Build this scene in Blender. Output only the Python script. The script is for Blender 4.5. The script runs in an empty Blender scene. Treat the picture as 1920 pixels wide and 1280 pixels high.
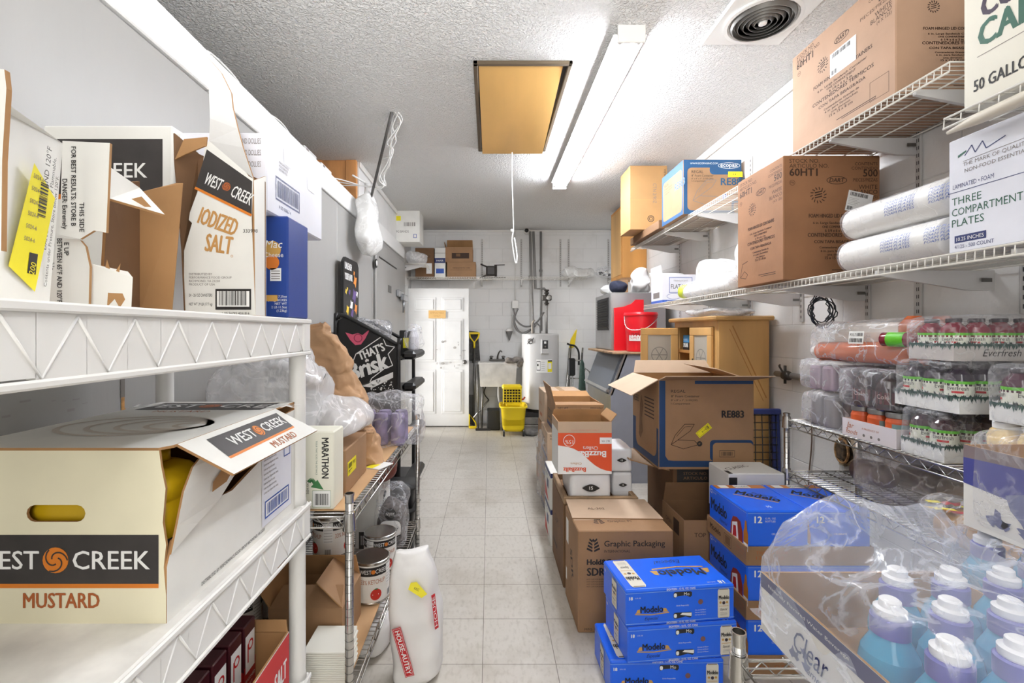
import bpy, math, random
from mathutils import Vector as V, Matrix as MX, noise
from mathutils.geometry import tessellate_polygon
S = bpy.context.scene
COL = S.collection
rnd = random.Random(7)
R = math.radians

# ------------------------------------------------------------------ camera, world, lights
CAMZ, FPX, VPX, VPY = 1.38, 870.0, 917.0, 622.0
cam = bpy.data.cameras.new('camera'); cam_o = bpy.data.objects.new('camera', cam); COL.objects.link(cam_o)
cam_o.location = (0, 0, CAMZ); cam_o.rotation_euler = (R(90), 0, 0)
cam.sensor_width = 36; cam.lens = FPX / 1920 * 36
cam.shift_x = (960 - VPX) / 1920; cam.shift_y = (VPY - 640) / 1920
cam.clip_start = .02
S.camera = cam_o
w = bpy.data.worlds.new('world'); S.world = w; w.use_nodes = True
w.node_tree.nodes['Background'].inputs[0].default_value = (1, .985, .96, 1)
w.node_tree.nodes['Background'].inputs[1].default_value = .18
def area(name, loc, rot, sx, sy, power, col=(1, 1, 1)):
    l = bpy.data.lights.new(name, 'AREA'); l.shape = 'RECTANGLE'; l.size = sx; l.size_y = sy; l.energy = power; l.color = col
    o = bpy.data.objects.new(name, l); COL.objects.link(o); o.location = loc; o.rotation_euler = rot
    return o
# added fill lights, all out of view, to brighten the room
area('overhead_fill', (.35, -.9, 2.8), (0, 0, 0), .3, 1.2, 5, (1, .985, .96))  # added fill from above, behind the camera
area('front_fill', (.1, -1.2, 1.3), (R(90), 0, 0), 1.2, 1.8, 12, (1, .97, .91))  # added frontal fill from behind the camera, strongest on near faces
area('side_doorway_fill', (-1.5, 6.42, 1.05), (0, R(-90), 0), 1.9, .22, 7, (1, .985, .97)).data.spread = R(75)  # light added in the hidden side doorway to lift the back wall
bf = area('ceiling_fill', (-.05, -.3, 1.9), (R(142), 0, 0), .4, .4, 23, (1, .99, .975)); bf.data.spread = R(120)  # added upward fill that brightens the ceiling
TUBE_STRENGTH = 50
S.view_settings.view_transform = 'Standard'; S.view_settings.look = 'None'
S.view_settings.gamma = 1; S.view_settings.use_curve_mapping = False
S.view_settings.exposure = 1.08
S.cycles.use_denoising = True
S.cycles.max_bounces = 10; S.cycles.transparent_max_bounces = 24
S.cycles.caustics_reflective = False; S.cycles.caustics_refractive = False
S.cycles.sample_clamp_indirect = 6

def PX(px, Y): return (px - VPX) * Y / FPX
def PZ(py, Y): return CAMZ - (py - VPY) * Y / FPX
def P(px, py, Y): return V((PX(px, Y), Y, PZ(py, Y)))

# ------------------------------------------------------------------ materials
def lin(c):
    c = c / 255
    return c / 12.92 if c <= .04045 else ((c + .055) / 1.055) ** 2.4
def rgb(c): return (lin(c[0]), lin(c[1]), lin(c[2]), 1)
MATS = {}
def mat(name, c, rough=.55, metal=0, var=0, vs=6, bump=0, bs=80, emit=0, spec=.5, alpha=1, stretch=None):
    if name in MATS: return MATS[name]
    m = bpy.data.materials.new(name); m.use_nodes = True
    nt = m.node_tree; b = nt.nodes['Principled BSDF']
    b.inputs['Base Color'].default_value = rgb(c); b.inputs['Roughness'].default_value = rough
    b.inputs['Metallic'].default_value = metal; b.inputs['Specular IOR Level'].default_value = spec
    if var or bump:
        tc = nt.nodes.new('ShaderNodeTexCoord'); src = tc.outputs['Object']
        if stretch:
            mp = nt.nodes.new('ShaderNodeMapping'); mp.inputs['Scale'].default_value = stretch
            nt.links.new(src, mp.inputs[0]); src = mp.outputs[0]
    if var:
        n = nt.nodes.new('ShaderNodeTexNoise'); n.inputs['Scale'].default_value = vs; n.inputs['Detail'].default_value = 6
        nt.links.new(src, n.inputs['Vector'])
        rp = nt.nodes.new('ShaderNodeValToRGB')
        d = tuple(max(0, x * (1 - var)) for x in c); l2 = tuple(min(255, x * (1 + var * .5)) for x in c)
        rp.color_ramp.elements[0].position = .3; rp.color_ramp.elements[0].color = rgb(d)
        rp.color_ramp.elements[1].position = .65; rp.color_ramp.elements[1].color = rgb(l2)
        nt.links.new(n.outputs[0], rp.inputs[0]); nt.links.new(rp.outputs[0], b.inputs['Base Color'])
    if bump:
        n2 = nt.nodes.new('ShaderNodeTexNoise'); n2.inputs['Scale'].default_value = bs; n2.inputs['Detail'].default_value = 3
        nt.links.new(src, n2.inputs['Vector'])
        bp = nt.nodes.new('ShaderNodeBump'); bp.inputs['Strength'].default_value = bump; bp.inputs['Distance'].default_value = .01
        nt.links.new(n2.outputs[0], bp.inputs['Height']); nt.links.new(bp.outputs[0], b.inputs['Normal'])
    if emit:
        b.inputs['Emission Color'].default_value = rgb(c); b.inputs['Emission Strength'].default_value = emit
    if alpha < 1:
        tr = nt.nodes.new('ShaderNodeBsdfTransparent'); tr.inputs[0].default_value = tuple(min(1, x * .5 + .5) for x in rgb(c)[:3]) + (1,)
        mx = nt.nodes.new('ShaderNodeMixShader'); mx.inputs[0].default_value = alpha
        nt.links.new(tr.outputs[0], mx.inputs[1]); nt.links.new(b.outputs[0], mx.inputs[2])
        nt.links.new(mx.outputs[0], nt.nodes['Material Output'].inputs[0])
    MATS[name] = m; return m
def film(name, base=.06, amp=.28, tint=(245, 245, 250), scale=9):
    m = bpy.data.materials.new(name); m.use_nodes = True; nt = m.node_tree; nt.nodes.clear()
    N = nt.nodes.new; L = nt.links.new
    out = N('ShaderNodeOutputMaterial'); mix = N('ShaderNodeMixShader'); tr = N('ShaderNodeBsdfTransparent')
    pr = N('ShaderNodeBsdfPrincipled'); pr.inputs['Base Color'].default_value = rgb(tint); pr.inputs['Roughness'].default_value = .14
    pr.inputs['Specular IOR Level'].default_value = 1
    tc = N('ShaderNodeTexCoord'); n = N('ShaderNodeTexNoise'); n.inputs['Scale'].default_value = scale; n.inputs['Detail'].default_value = 5
    n.inputs['Distortion'].default_value = 1.2
    L(tc.outputs['Object'], n.inputs['Vector'])
    ab = N('ShaderNodeMath'); ab.operation = 'SUBTRACT'; ab.inputs[1].default_value = .5; L(n.outputs[0], ab.inputs[0])
    ab2 = N('ShaderNodeMath'); ab2.operation = 'ABSOLUTE'; L(ab.outputs[0], ab2.inputs[0])
    mr = N('ShaderNodeMapRange'); mr.inputs[1].default_value = 0; mr.inputs[2].default_value = .035
    mr.inputs[3].default_value = base + amp; mr.inputs[4].default_value = base; L(ab2.outputs[0], mr.inputs[0])
    lw = N('ShaderNodeLayerWeight'); lw.inputs[0].default_value = .25
    ad = N('ShaderNodeMath'); ad.operation = 'MULTIPLY_ADD'; ad.use_clamp = True; ad.inputs[1].default_value = .32
    L(lw.outputs['Facing'], ad.inputs[0]); L(mr.outputs[0], ad.inputs[2])
    bp = N('ShaderNodeBump'); bp.inputs['Strength'].default_value = .6; bp.inputs['Distance'].default_value = .02; L(n.outputs[0], bp.inputs['Height'])
    L(bp.outputs[0], pr.inputs['Normal'])
    L(ad.outputs[0], mix.inputs[0]); L(tr.outputs[0], mix.inputs[1]); L(pr.outputs[0], mix.inputs[2]); L(mix.outputs[0], out.inputs[0])
    return m
FILM = film('clear_film'); FILM2 = film('milky_film', .42, .25, (240, 240, 242), 7); FILM5 = film('grey_shrink_film', .17, .3, (236, 236, 240), 8); FILM3 = film('thin_film', .03, .18, (245, 245, 250), 12)
FILM4 = film('white_poly_film', .6, .15, (242, 242, 240), 6)

WHITE = mat('white_print', (240, 240, 238), .5)
CREAM = mat('white_carton', (232, 231, 226), .55, var=.05, vs=4)
CARTON2 = mat('cool_white_carton', (226, 227, 236), .55, var=.04, vs=4)
KRAFT = mat('kraft_cardboard', (156, 120, 86), .75, var=.07, vs=5, bump=.08, bs=40)
KRAFT_PINK = mat('pale_kraft_cardboard', (176, 142, 116), .75, var=.05, vs=5, bump=.08, bs=40)
KRAFT_IN = mat('kraft_inside', (170, 128, 84), .8, var=.08, vs=5)
KRAFT_DK = mat('dark_kraft_cardboard', (120, 88, 60), .8, var=.08, vs=5)
KRAFT_LT = mat('flap_kraft', (200, 174, 148), .75, var=.04)
INK = mat('black_ink', (34, 31, 30), .6)
CHAR = mat('charcoal_band', (58, 54, 53), .5, var=.12, vs=14)
ORANGE = mat('orange_ink', (219, 125, 35), .5)
RUST = mat('rust_ink', (176, 95, 45), .55)
TAN_INK = mat('tan_ink', (196, 146, 84), .6)
GREY_INK = mat('grey_ink', (120, 112, 108), .6)
FAINT = mat('faint_ink', (205, 196, 186), .6)
BROWN_INK = mat('brown_ink', (58, 36, 22), .7)
YEL = mat('yellow_label', (240, 226, 30), .5)
BLUE_INK = mat('blue_ink', (40, 80, 165), .5)
NAVY = mat('navy_ink', (42, 52, 104), .5)
GREEN_INK = mat('green_ink', (40, 92, 72), .5)
LEAF = mat('leaf_green', (60, 120, 70), .5)
RED = mat('red_ink', (196, 34, 40), .5)
MODB = mat('blue_case', (26, 106, 246), .3, var=.05, vs=3, spec=.6)
MODB2 = mat('light_blue_line', (150, 190, 240), .4)
GOLD = mat('gold_ink', (206, 160, 80), .4)
STEEL = mat('chrome_wire', (200, 198, 194), .22, 1)
STEEL_D = mat('dull_steel', (120, 118, 115), .4, 1)
GALV = mat('galvanised_steel', (170, 172, 176), .35, .8, var=.12, vs=7)
BLACK = mat('black_plastic', (24, 24, 25), .4)
DARK = mat('dark_shadow_plastic', (45, 43, 44), .6)
WPLASTIC = mat('white_plastic', (232, 231, 228), .4)
WWIRE = mat('white_coated_wire', (226, 222, 214), .45)
TAPE = mat('packing_tape', (196, 160, 118), .25)

# ------------------------------------------------------------------ mesh builder
_tx = {}
def text_geo(s, bold, shear):
    bold = 0; k = (s, bold, shear)
    if k in _tx: return _tx[k]
    c = bpy.data.curves.new('t', 'FONT'); c.body = s; c.size = 1; c.resolution_u = 2; c.fill_mode = 'FRONT'
    c.offset = bold; c.shear = shear
    o = bpy.data.objects.new('t', c); me = bpy.data.meshes.new_from_object(o)
    vs = [(v.co.x, v.co.y) for v in me.vertices]; fs = [tuple(p.vertices) for p in me.polygons]
    flip = [f for f in me.polygons if f.normal.z < 0]
    if len(flip) > len(fs) / 2: fs = [f[::-1] for f in fs]
    bpy.data.objects.remove(o); bpy.data.meshes.remove(me); bpy.data.curves.remove(c)
    _tx[k] = (vs, fs); return _tx[k]
_hv = text_geo('H', 0, 0)[0]
CAP = max(v[1] for v in _hv) - min(v[1] for v in _hv)

class MB:
    def __init__(s): s.v = []; s.f = []; s.m = []; s.s = []; s.mats = []
    def mi(s, m):
        if m not in s.mats: s.mats.append(m)
        return s.mats.index(m)
    def add(s, vs, fs, m, smooth=False):
        b = len(s.v); s.v += [tuple(v) for v in vs]; i = s.mi(m)
        for f in fs: s.f.append(tuple(b + k for k in f)); s.m.append(i); s.s.append(smooth)
        return s
    def box(s, x0, x1, y0, y1, z0, z1, m, bev=0):
        if bev <= 0:
            vs = [(x, y, z) for x in (x0, x1) for y in (y0, y1) for z in (z0, z1)]
            return s.add(vs, [(0, 1, 3, 2), (4, 6, 7, 5), (0, 4, 5, 1), (2, 3, 7, 6), (0, 2, 6, 4), (1, 5, 7, 3)], m)
        bev = min(bev, (x1 - x0) / 2.01, (y1 - y0) / 2.01, (z1 - z0) / 2.01)
        c = V(((x0 + x1) / 2, (y0 + y1) / 2, (z0 + z1) / 2)); h = V(((x1 - x0) / 2, (y1 - y0) / 2, (z1 - z0) / 2))
        vs = []; ix = {}
        for sx in (-1, 1):
            for sy in (-1, 1):
                for sz in (-1, 1):
                    sg = (sx, sy, sz)
                    for a in range(3):
                        p = [c[i] + sg[i] * (h[i] - (0 if i == a else bev)) for i in range(3)]
                        ix[(sx, sy, sz, a)] = len(vs); vs.append(p)
        fs = []
        def face(ids):
            ps = [V(vs[i]) for i in ids]; n = (ps[1] - ps[0]).cross(ps[2] - ps[0]); ctr = sum(ps, V()) / len(ps)
            fs.append(tuple(ids) if n.dot(ctr - c) > 0 else tuple(ids[::-1]))
        for a in range(3):
            b, d = (a + 1) % 3, (a + 2) % 3
            for sa in (-1, 1):
                q = []
                for sb, sd in ((-1, -1), (1, -1), (1, 1), (-1, 1)):
                    g = [0, 0, 0]; g[a] = sa; g[b] = sb; g[d] = sd; q.append(ix[(*g, a)])
                face(q)
            for sb in (-1, 1):
                for sd in (-1, 1):
                    q = []
                    for sa, k in ((-1, b), (1, b), (1, d), (-1, d)):
                        g = [0, 0, 0]; g[a] = sa; g[b] = sb; g[d] = sd; q.append(ix[(*g, k)])
                    face(q)
        for sx in (-1, 1):
            for sy in (-1, 1):
                for sz in (-1, 1): face([ix[(sx, sy, sz, a)] for a in range(3)])
        return s.add(vs, fs, m)
    def tube(s, pts, r, m, n=8, cyc=False, caps=True):
        pts = [V(p) for p in pts]; N = len(pts); rs = r if isinstance(r, (list, tuple)) else [r] * N
        vs = []; fs = []; up = None
        for i, p in enumerate(pts):
            a = pts[(i - 1) % N] if (i > 0 or cyc) else p; b = pts[(i + 1) % N] if (i < N - 1 or cyc) else p
            t = (b - a)
            t = t.normalized() if t.length > 1e-9 else V((0, 0, 1))
            if up is None: up = V((0, 0, 1)) if abs(t.z) < .9 else V((1, 0, 0))
            sd = t.cross(up)
            if sd.length < 1e-6: sd = t.orthogonal()
            sd.normalize(); up2 = sd.cross(t).normalized(); up = up2
            for k in range(n):
                a_ = 2 * math.pi * k / n; vs.append(p + (sd * math.cos(a_) + up2 * math.sin(a_)) * rs[i])
        for i in range(N if cyc else N - 1):
            j = (i + 1) % N
            for k in range(n):
                k2 = (k + 1) % n; fs.append((i * n + k, j * n + k, j * n + k2, i * n + k2))
        if caps and not cyc: fs.append(tuple(range(n))); fs.append(tuple((N - 1) * n + k for k in range(n))[::-1])
        return s.add(vs, fs, m, True)
    def cyl(s, a, b, r, m, n=16, r2=None): return s.tube([a, b], [r, r if r2 is None else r2], m, n)
    def lathe(s, prof, mats, n=24, c=(0, 0, 0), squash=1):
        """prof: (r, z) from bottom to top; mats: one material or one per segment"""
        vs = []; N = len(prof)
        for r, z in prof:
            for k in range(n):
                a = 2 * math.pi * k / n; vs.append((c[0] + r * math.cos(a), c[1] + r * math.sin(a) * squash, c[2] + z))
        for i in range(N - 1):
            m = mats[i] if isinstance(mats, (list, tuple)) else mats
            s_f = [(k, (k + 1) % n, n + (k + 1) % n, n + k) for k in range(n)]
            s.add(vs[i * n:(i + 2) * n], s_f, m, True)
        m0 = mats[0] if isinstance(mats, (list, tuple)) else mats; m1 = mats[-1] if isinstance(mats, (list, tuple)) else mats
        if prof[0][0] > 1e-5: s.add(vs[:n], [tuple(range(n))[::-1]], m0)
        if prof[-1][0] > 1e-5: s.add(vs[-n:], [tuple(range(n))], m1)
        return s
    def plate(s, pts, t, m_out, m_in=None, m_edge=None, holes=()):
        """planar-ish polygon (3-D points, counter-clockwise seen from outside) with thickness t behind it"""
        m_in = m_in or m_out; m_edge = m_edge or m_in
        loops = [[V(p) for p in pts]] + [[V(p) for p in h] for h in holes]
        q = loops[0]; n = V()
        for i in range(len(q)):
            n += q[i].cross(q[(i + 1) % len(q)])
        n.normalize()
        fl = [p for l in loops for p in l]
        tri = tessellate_polygon(loops)
        def orient(f, sg):
            a, b, c = (fl[i] for i in f)
            return f if (b - a).cross(c - a).dot(n) * sg > 0 else f[::-1]
        s.add(fl, [orient(tuple(f), 1) for f in tri], m_out)
        bk = [p - n * t for p in fl]
        s.add(bk, [orient(tuple(f), -1) for f in tri], m_in)
        b = 0
        for li, l in enumerate(loops):
            k = len(l); vs = l + [p - n * t for p in l]
            s.add(vs, [((i + 1) % k, i, k + i, k + (i + 1) % k) for i in range(k)], m_edge)
        return s
    def loft(s, secs, m, n=28, caps=True):
        """secs: (center, axis_u, axis_v, exponent) rings"""
        vs = []
        for c, u, v, e in secs:
            c, u, v = V(c), V(u), V(v)
            for k in range(n):
                a = 2 * math.pi * k / n; ca, sa = math.cos(a), math.sin(a)
                vs.append(c + u * math.copysign(abs(ca) ** e, ca) + v * math.copysign(abs(sa) ** e, sa))
        fs = []
        for i in range(len(secs) - 1):
            for k in range(n):
                k2 = (k + 1) % n; fs.append((i * n + k, i * n + k2, (i + 1) * n + k2, (i + 1) * n + k))
        if caps: fs.append(tuple(range(n))[::-1]); fs.append(tuple((len(secs) - 1) * n + k for k in range(n)))
        return s.add(vs, fs, m, True)
    def crumple(s, amp, freq, seed=0, start=0):
        off = V((seed * 3.7, seed * 1.3, seed * 7.1))
        for i in range(start, len(s.v)):
            p = V(s.v[i]); q = p * freq + off
            d = V((noise.noise(q), noise.noise(q + V((31, 0, 0))), noise.noise(q + V((0, 57, 0)))))
            r = 1 - abs(noise.noise(q * 2.1 + V((9, 9, 9)))) * 2
            s.v[i] = tuple(p + d * amp + d.normalized() * (r * amp * .35))
        return s
    def blob(s, c, r, m, seed=1, e1=.5, e2=.5, amp=.02, freq=6, nu=44, nv=26, floor=None):
        c = V(c); vs = []; st = len(s.v)
        def pw(x, e): return math.copysign(abs(x) ** e, x)
        for j in range(nv + 1):
            ph = -math.pi / 2 + math.pi * j / nv
            for i in range(nu):
                th = 2 * math.pi * i / nu
                vs.append(c + V((r[0] * pw(math.cos(ph), e1) * pw(math.cos(th), e2), r[1] * pw(math.cos(ph), e1) * pw(math.sin(th), e2), r[2] * pw(math.sin(ph), e1))))
        fs = []
        for j in range(nv):
            for i in range(nu):
                i2 = (i + 1) % nu; fs.append((j * nu + i, j * nu + i2, (j + 1) * nu + i2, (j + 1) * nu + i))
        s.add(vs, fs, m, True)
        if amp: s.crumple(amp, freq, seed, st)
        if floor is not None:
            for i in range(st, len(s.v)):
                if s.v[i][2] < floor: s.v[i] = (s.v[i][0], s.v[i][1], floor)
        return s
    def move(s, d, start=0):
        for i in range(start, len(s.v)): s.v[i] = (s.v[i][0] + d[0], s.v[i][1] + d[1], s.v[i][2] + d[2])
        return s
    def xf(s, M, start=0):
        for i in range(start, len(s.v)): s.v[i] = tuple(M @ V(s.v[i]))
        return s
    def build(s, name, parent=None, label=None, loc=None, rotz=0, origin=None):
        if origin is not None:
            o_ = V(origin); vs = [tuple(V(v) - o_) for v in s.v]; loc = o_
        else: vs = s.v
        me = bpy.data.meshes.new(name); me.from_pydata(vs, [], s.f)
        for m in s.mats: me.materials.append(m)
        me.polygons.foreach_set('material_index', s.m); me.polygons.foreach_set('use_smooth', s.s); me.update()
        o = bpy.data.objects.new(name, me); COL.objects.link(o)
        if parent is not None: o.parent = parent
        if loc is not None: o.location = loc
        if rotz: o.rotation_euler = (0, 0, rotz)
        if label: o['label'] = label
        return o

class F:
    """a printable rectangle in space: origin, right and up directions"""
    def __init__(s, mb, o, u, v, W=1, H=1):
        s.mb = mb; s.o = V(o); s.u = V(u).normalized(); s.v = V(v).normalized(); s.n = s.u.cross(s.v).normalized(); s.W = W; s.H = H
    def pt(s, a, b, l=1): return s.o + s.u * a + s.v * b + s.n * (.0005 * l)
    def poly(s, pts, m, l=1):
        loop = [V((p[0], p[1], 0)) for p in pts]
        tri = tessellate_polygon([loop]); fs = []
        for f in tri:
            a, b, c = (loop[i] for i in f)
            fs.append(tuple(f) if (b - a).cross(c - a).z > 0 else tuple(f)[::-1])
        s.mb.add([s.pt(p[0], p[1], l) for p in pts], fs, m); return s
    def rect(s, a0, b0, a1, b1, m, l=1, r=0):
        if r:
            pts = []
            for cx, cy, st in ((a1 - r, b1 - r, 0), (a0 + r, b1 - r, 90), (a0 + r, b0 + r, 180), (a1 - r, b0 + r, 270)):
                for k in range(5): t = R(st + k * 22.5); pts.append((cx + r * math.cos(t), cy + r * math.sin(t)))
            return s.poly(pts, m, l)
        s.mb.add([s.pt(a0, b0, l), s.pt(a1, b0, l), s.pt(a1, b1, l), s.pt(a0, b1, l)], [(0, 1, 2, 3)], m); return s
    def frame(s, a0, b0, a1, b1, t, m, l=1):
        s.rect(a0, b0, a1, b0 + t, m, l); s.rect(a0, b1 - t, a1, b1, m, l); s.rect(a0, b0 + t, a0 + t, b1 - t, m, l); s.rect(a1 - t, b0 + t, a1, b1 - t, m, l); return s
    def disc(s, a, b, r, m, l=1, n=20, ry=None):
        ry = ry or r
        return s.poly([(a + r * math.cos(2 * math.pi * k / n), b + ry * math.sin(2 * math.pi * k / n)) for k in range(n)], m, l)
    def ring(s, a, b, r, t, m, l=1, n=24, ry=None):
        ry = ry or r
        for k in range(n):
            t0, t1 = 2 * math.pi * k / n, 2 * math.pi * (k + 1) / n
            q = [(a + rr * math.cos(tt), b + r2 * math.sin(tt)) for rr, r2, tt in ((r - t, ry - t, t0), (r, ry, t0), (r, ry, t1), (r - t, ry - t, t1))]
            s.mb.add([s.pt(*p, l) for p in q], [(0, 1, 2, 3)], m)
        return s
    def line(s, a0, b0, a1, b1, t, m, l=1):
        d = V((a1 - a0, b1 - b0)); d.normalize(); nx, ny = -d.y * t / 2, d.x * t / 2
        s.mb.add([s.pt(a0 - nx, b0 - ny, l), s.pt(a1 - nx, b1 - ny, l), s.pt(a1 + nx, b1 + ny, l), s.pt(a0 + nx, b0 + ny, l)], [(0, 1, 2, 3)], m); return s
    def path(s, pts, t, m, l=1):
        for p, q in zip(pts, pts[1:]): s.line(p[0], p[1], q[0], q[1], t, m, l)
        return s
    def text(s, t, a, b, h, m, al='l', w=None, rot=0, bold=.0, shear=0, l=1):
        """b: baseline; h: cap height; w: fit to this width"""
        vs, fs = text_geo(t, bold, shear)
        if not vs: return s
        x0 = min(v[0] for v in vs); x1 = max(v[0] for v in vs); k = h / CAP; kx = (w / (x1 - x0)) if w else k
        W = (x1 - x0) * kx; sh = {'l': 0, 'c': -W / 2, 'r': -W}[al]; c, sn = math.cos(R(rot)), math.sin(R(rot))
        out = []
        for x, y in vs:
            p, q = (x - x0) * kx + sh, y * k; out.append(s.pt(a + p * c - q * sn, b + p * sn + q * c, l))
        s.mb.add(out, fs, m)
        if bold > 0:   # heavier stroke: a second pass shifted by a fraction of the cap height
            d1, d2 = s.u * (c * h * bold * 3.5) , s.v * (sn * h * bold * 3.5); s.mb.add([p + d1 + d2 + s.n * .00018 for p in out], fs, m)
            d3 = (-s.u * sn + s.v * c) * (h * bold * 1.6); s.mb.add([p + (d1 + d2) * .5 + d3 + s.n * .00036 for p in out], fs, m)
        return s
    def bars(s, a0, b0, a1, b1, m, n=26, seed=1, l=2, vert=False):
        r = random.Random(seed); x = 0.; 
        ws = [r.choice((1, 1, 2, 3)) for _ in range(n * 2)]; tot = sum(ws)
        for i, wv in enumerate(ws):
            if i % 2 == 0:
                if vert: s.rect(a0, b0 + (b1 - b0) * x / tot, a1, b0 + (b1 - b0) * (x + wv) / tot, m, l)
                else: s.rect(a0 + (a1 - a0) * x / tot, b0, a0 + (a1 - a0) * (x + wv) / tot, b1, m, l)
            x += wv
        return s
    def swirl(s, a, b, r, m, m2, l=1):
        s.disc(a, b, r, m, l); 
        for k in range(3):
            pts = [(a + rr * math.cos(t), b + rr * math.sin(t)) for t, rr in ((k * 2.1 + j * .35, r * (.95 - j * .085)) for j in range(9))]
            s.path(pts, r * .11, m2, l + 1)
        return s

def thing(name, label, cat, loc=(0, 0, 0), rotz=0, group=None):
    o = bpy.data.objects.new(name, None); COL.objects.link(o); o.location = loc; o.rotation_euler = (0, 0, rotz)
    o.empty_display_size = .05
    o['label'] = label; o['category'] = cat
    if group: o['group'] = group
    return o
def tag(o, label, cat, group=None):
    o['label'] = label; o['category'] = cat
    if group: o['group'] = group
    return o
def struct(o): o['kind'] = 'structure'; return o
def dup(root, loc, rotz=None, label=None, group=None):
    r = root.copy(); COL.objects.link(r); r.location = loc
    if rotz is not None: r.rotation_euler = (root.rotation_euler[0], root.rotation_euler[1], rotz)
    if label: r['label'] = label
    if group: r['group'] = group
    for ch in list(root.children):
        c = ch.copy(); COL.objects.link(c); c.parent = r
        for g in list(ch.children):
            d = g.copy(); COL.objects.link(d); d.parent = c
    return r
def smooth(pts, k=6, cyc=False):
    pts = [V(p) for p in pts]; out = []; n = len(pts)
    for i in range(n if cyc else n - 1):
        g = (lambda j: pts[j % n]) if cyc else (lambda j: pts[max(0, min(n - 1, j))])
        p0, p1, p2, p3 = g(i - 1), g(i), g(i + 1), g(i + 2)
        for q in range(k):
            t = q / k
            out.append(.5 * ((2 * p1) + (p2 - p0) * t + (2 * p0 - 5 * p1 + 4 * p2 - p3) * t * t + (3 * p1 - p0 - 3 * p2 + p3) * t ** 3))
    if not cyc: out.append(pts[-1])
    return out

# ------------------------------------------------------------------ cardboard boxes
def faceframe(mb, fc, w, d, h):
    if fc == 'front': return F(mb, (-w, -d, 0), (1, 0, 0), (0, 0, 1), 2 * w, h)
    if fc == 'back': return F(mb, (w, d, 0), (-1, 0, 0), (0, 0, 1), 2 * w, h)
    if fc == 'left': return F(mb, (-w, d, 0), (0, -1, 0), (0, 0, 1), 2 * d, h)
    if fc == 'right': return F(mb, (w, -d, 0), (0, 1, 0), (0, 0, 1), 2 * d, h)
    return F(mb, (-w, -d, h), (1, 0, 0), (0, 1, 0), 2 * w, 2 * d)
def carton(label, x0, x1, y0, y1, z0, z1, rot=0, m=None, inner=None, opened=False, flaps={}, pr={}, cat='box', group=None,
           name='cardboard_box', tape=True, body='body', fm=None, bev=.004):
    m = m or KRAFT; inner = inner or KRAFT_IN; fm = fm or inner
    w, d, h = (x1 - x0) / 2, (y1 - y0) / 2, z1 - z0
    root = thing(name, label, cat, ((x0 + x1) / 2, (y0 + y1) / 2, z0), R(rot), group)
    mb = MB()
    if not opened:
        mb.box(-w, w, -d, d, 0, h, m, bev)
        if tape:
            tf = faceframe(mb, 'top', w, d, h)
            if w > d: tf.rect(.003, d - .025, 2 * w - .003, d + .025, TAPE, 1); tf.rect(.003, d - .0012, 2 * w - .003, d + .0012, KRAFT_DK, 2)
            else: tf.rect(w - .025, .003, w + .025, 2 * d - .003, TAPE, 1); tf.rect(w - .0012, .003, w + .0012, 2 * d - .003, KRAFT_DK, 2)
    else:
        t = .005; o = [(-w, -d), (w, -d), (w, d), (-w, d)]; i = [(-w + t, -d + t), (w - t, -d + t), (w - t, d - t), (-w + t, d - t)]
        vs = [(*p, 0) for p in o] + [(*p, h) for p in o] + [(*p, t) for p in i] + [(*p, h) for p in i]
        mb.add(vs, [(0, 1, 5, 4), (1, 2, 6, 5), (2, 3, 7, 6), (3, 0, 4, 7), (3, 2, 1, 0)], m)
        mb.add(vs, [(9, 8, 12, 13), (10, 9, 13, 14), (11, 10, 14, 15), (8, 11, 15, 12), (8, 9, 10, 11), (4, 5, 13, 12), (5, 6, 14, 13), (6, 7, 15, 14), (7, 4, 12, 15)], inner)
    for fc, fn in pr.items():
        if not fc.startswith('flap'): fn(faceframe(mb, fc, w, d, h))
    mb.build(body, root)
    for fc, spec in flaps.items():
        ln, ang = spec[0], R(spec[1]); ta = spec[2] if len(spec) > 2 else .01
        ff = faceframe(MB(), fc, w, d, h); W = ff.W
        hb = ff.o + ff.v * h; dr = ff.v * math.cos(ang) + ff.n * math.sin(ang)
        fb = MB()
        # slightly bowed flap: two strips
        mid = dr * (ln * .5) - ff.v * (.006 if abs(spec[1]) > 40 else 0)
        a0, a1 = hb + ff.u * .003, hb + ff.u * (W - .003)
        e0, e1 = hb + ff.u * ta + dr * ln, hb + ff.u * (W - ta) + dr * ln
        fb.plate([a0, a1, e1, e0], .004, m, fm, fm)
        if 'flap_' + fc in pr: pr['flap_' + fc](F(fb, hb, ff.u, dr, W, ln))
        if 'flapin_' + fc in pr: pr['flapin_' + fc](F(fb, hb + ff.u * W - ff.u.cross(dr) * .004, -ff.u, dr, W, ln))
        fb.build('flap', root)
    return root
def paras(f, lines, a, b, h, m, al='l', gap=1.6, **k):
    for i, t in enumerate(lines): f.text(t, a, b - i * h * gap, h, m, al, **k)
def wc_band(f, a0, a1, b0, b1, txt=WHITE, cen=None, sub=None, subm=RUST, k=1.):
    """dark banner with the two words and the round swirl, orange rule under it"""
    H = b1 - b0; f.rect(a0, b0, a1, b1, CHAR, 1); f.rect(a0, b0 - H * .09, a1, b0, ORANGE, 1)
    c = cen if cen is not None else (a0 + a1) / 2; h = H * .36 * k
    y = b0 + H * .30
    f.text('WEST', c - h * .95, y, h, txt, 'r', bold=.012, l=2); f.text('CREEK', c + h * .95, y, h, txt, 'l', bold=.012, l=2)
    f.swirl(c, y + h / 2, h * .72, ORANGE, CHAR, 2)
# ------------------------------------------------------------------ the room
XR, YB, ZC = 1.86, 7.02, 2.92
def nodemat(name):
    m = bpy.data.materials.new(name); m.use_nodes = True; nt = m.node_tree
    return m, nt, nt.nodes['Principled BSDF'], nt.nodes.new, nt.links.new
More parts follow.
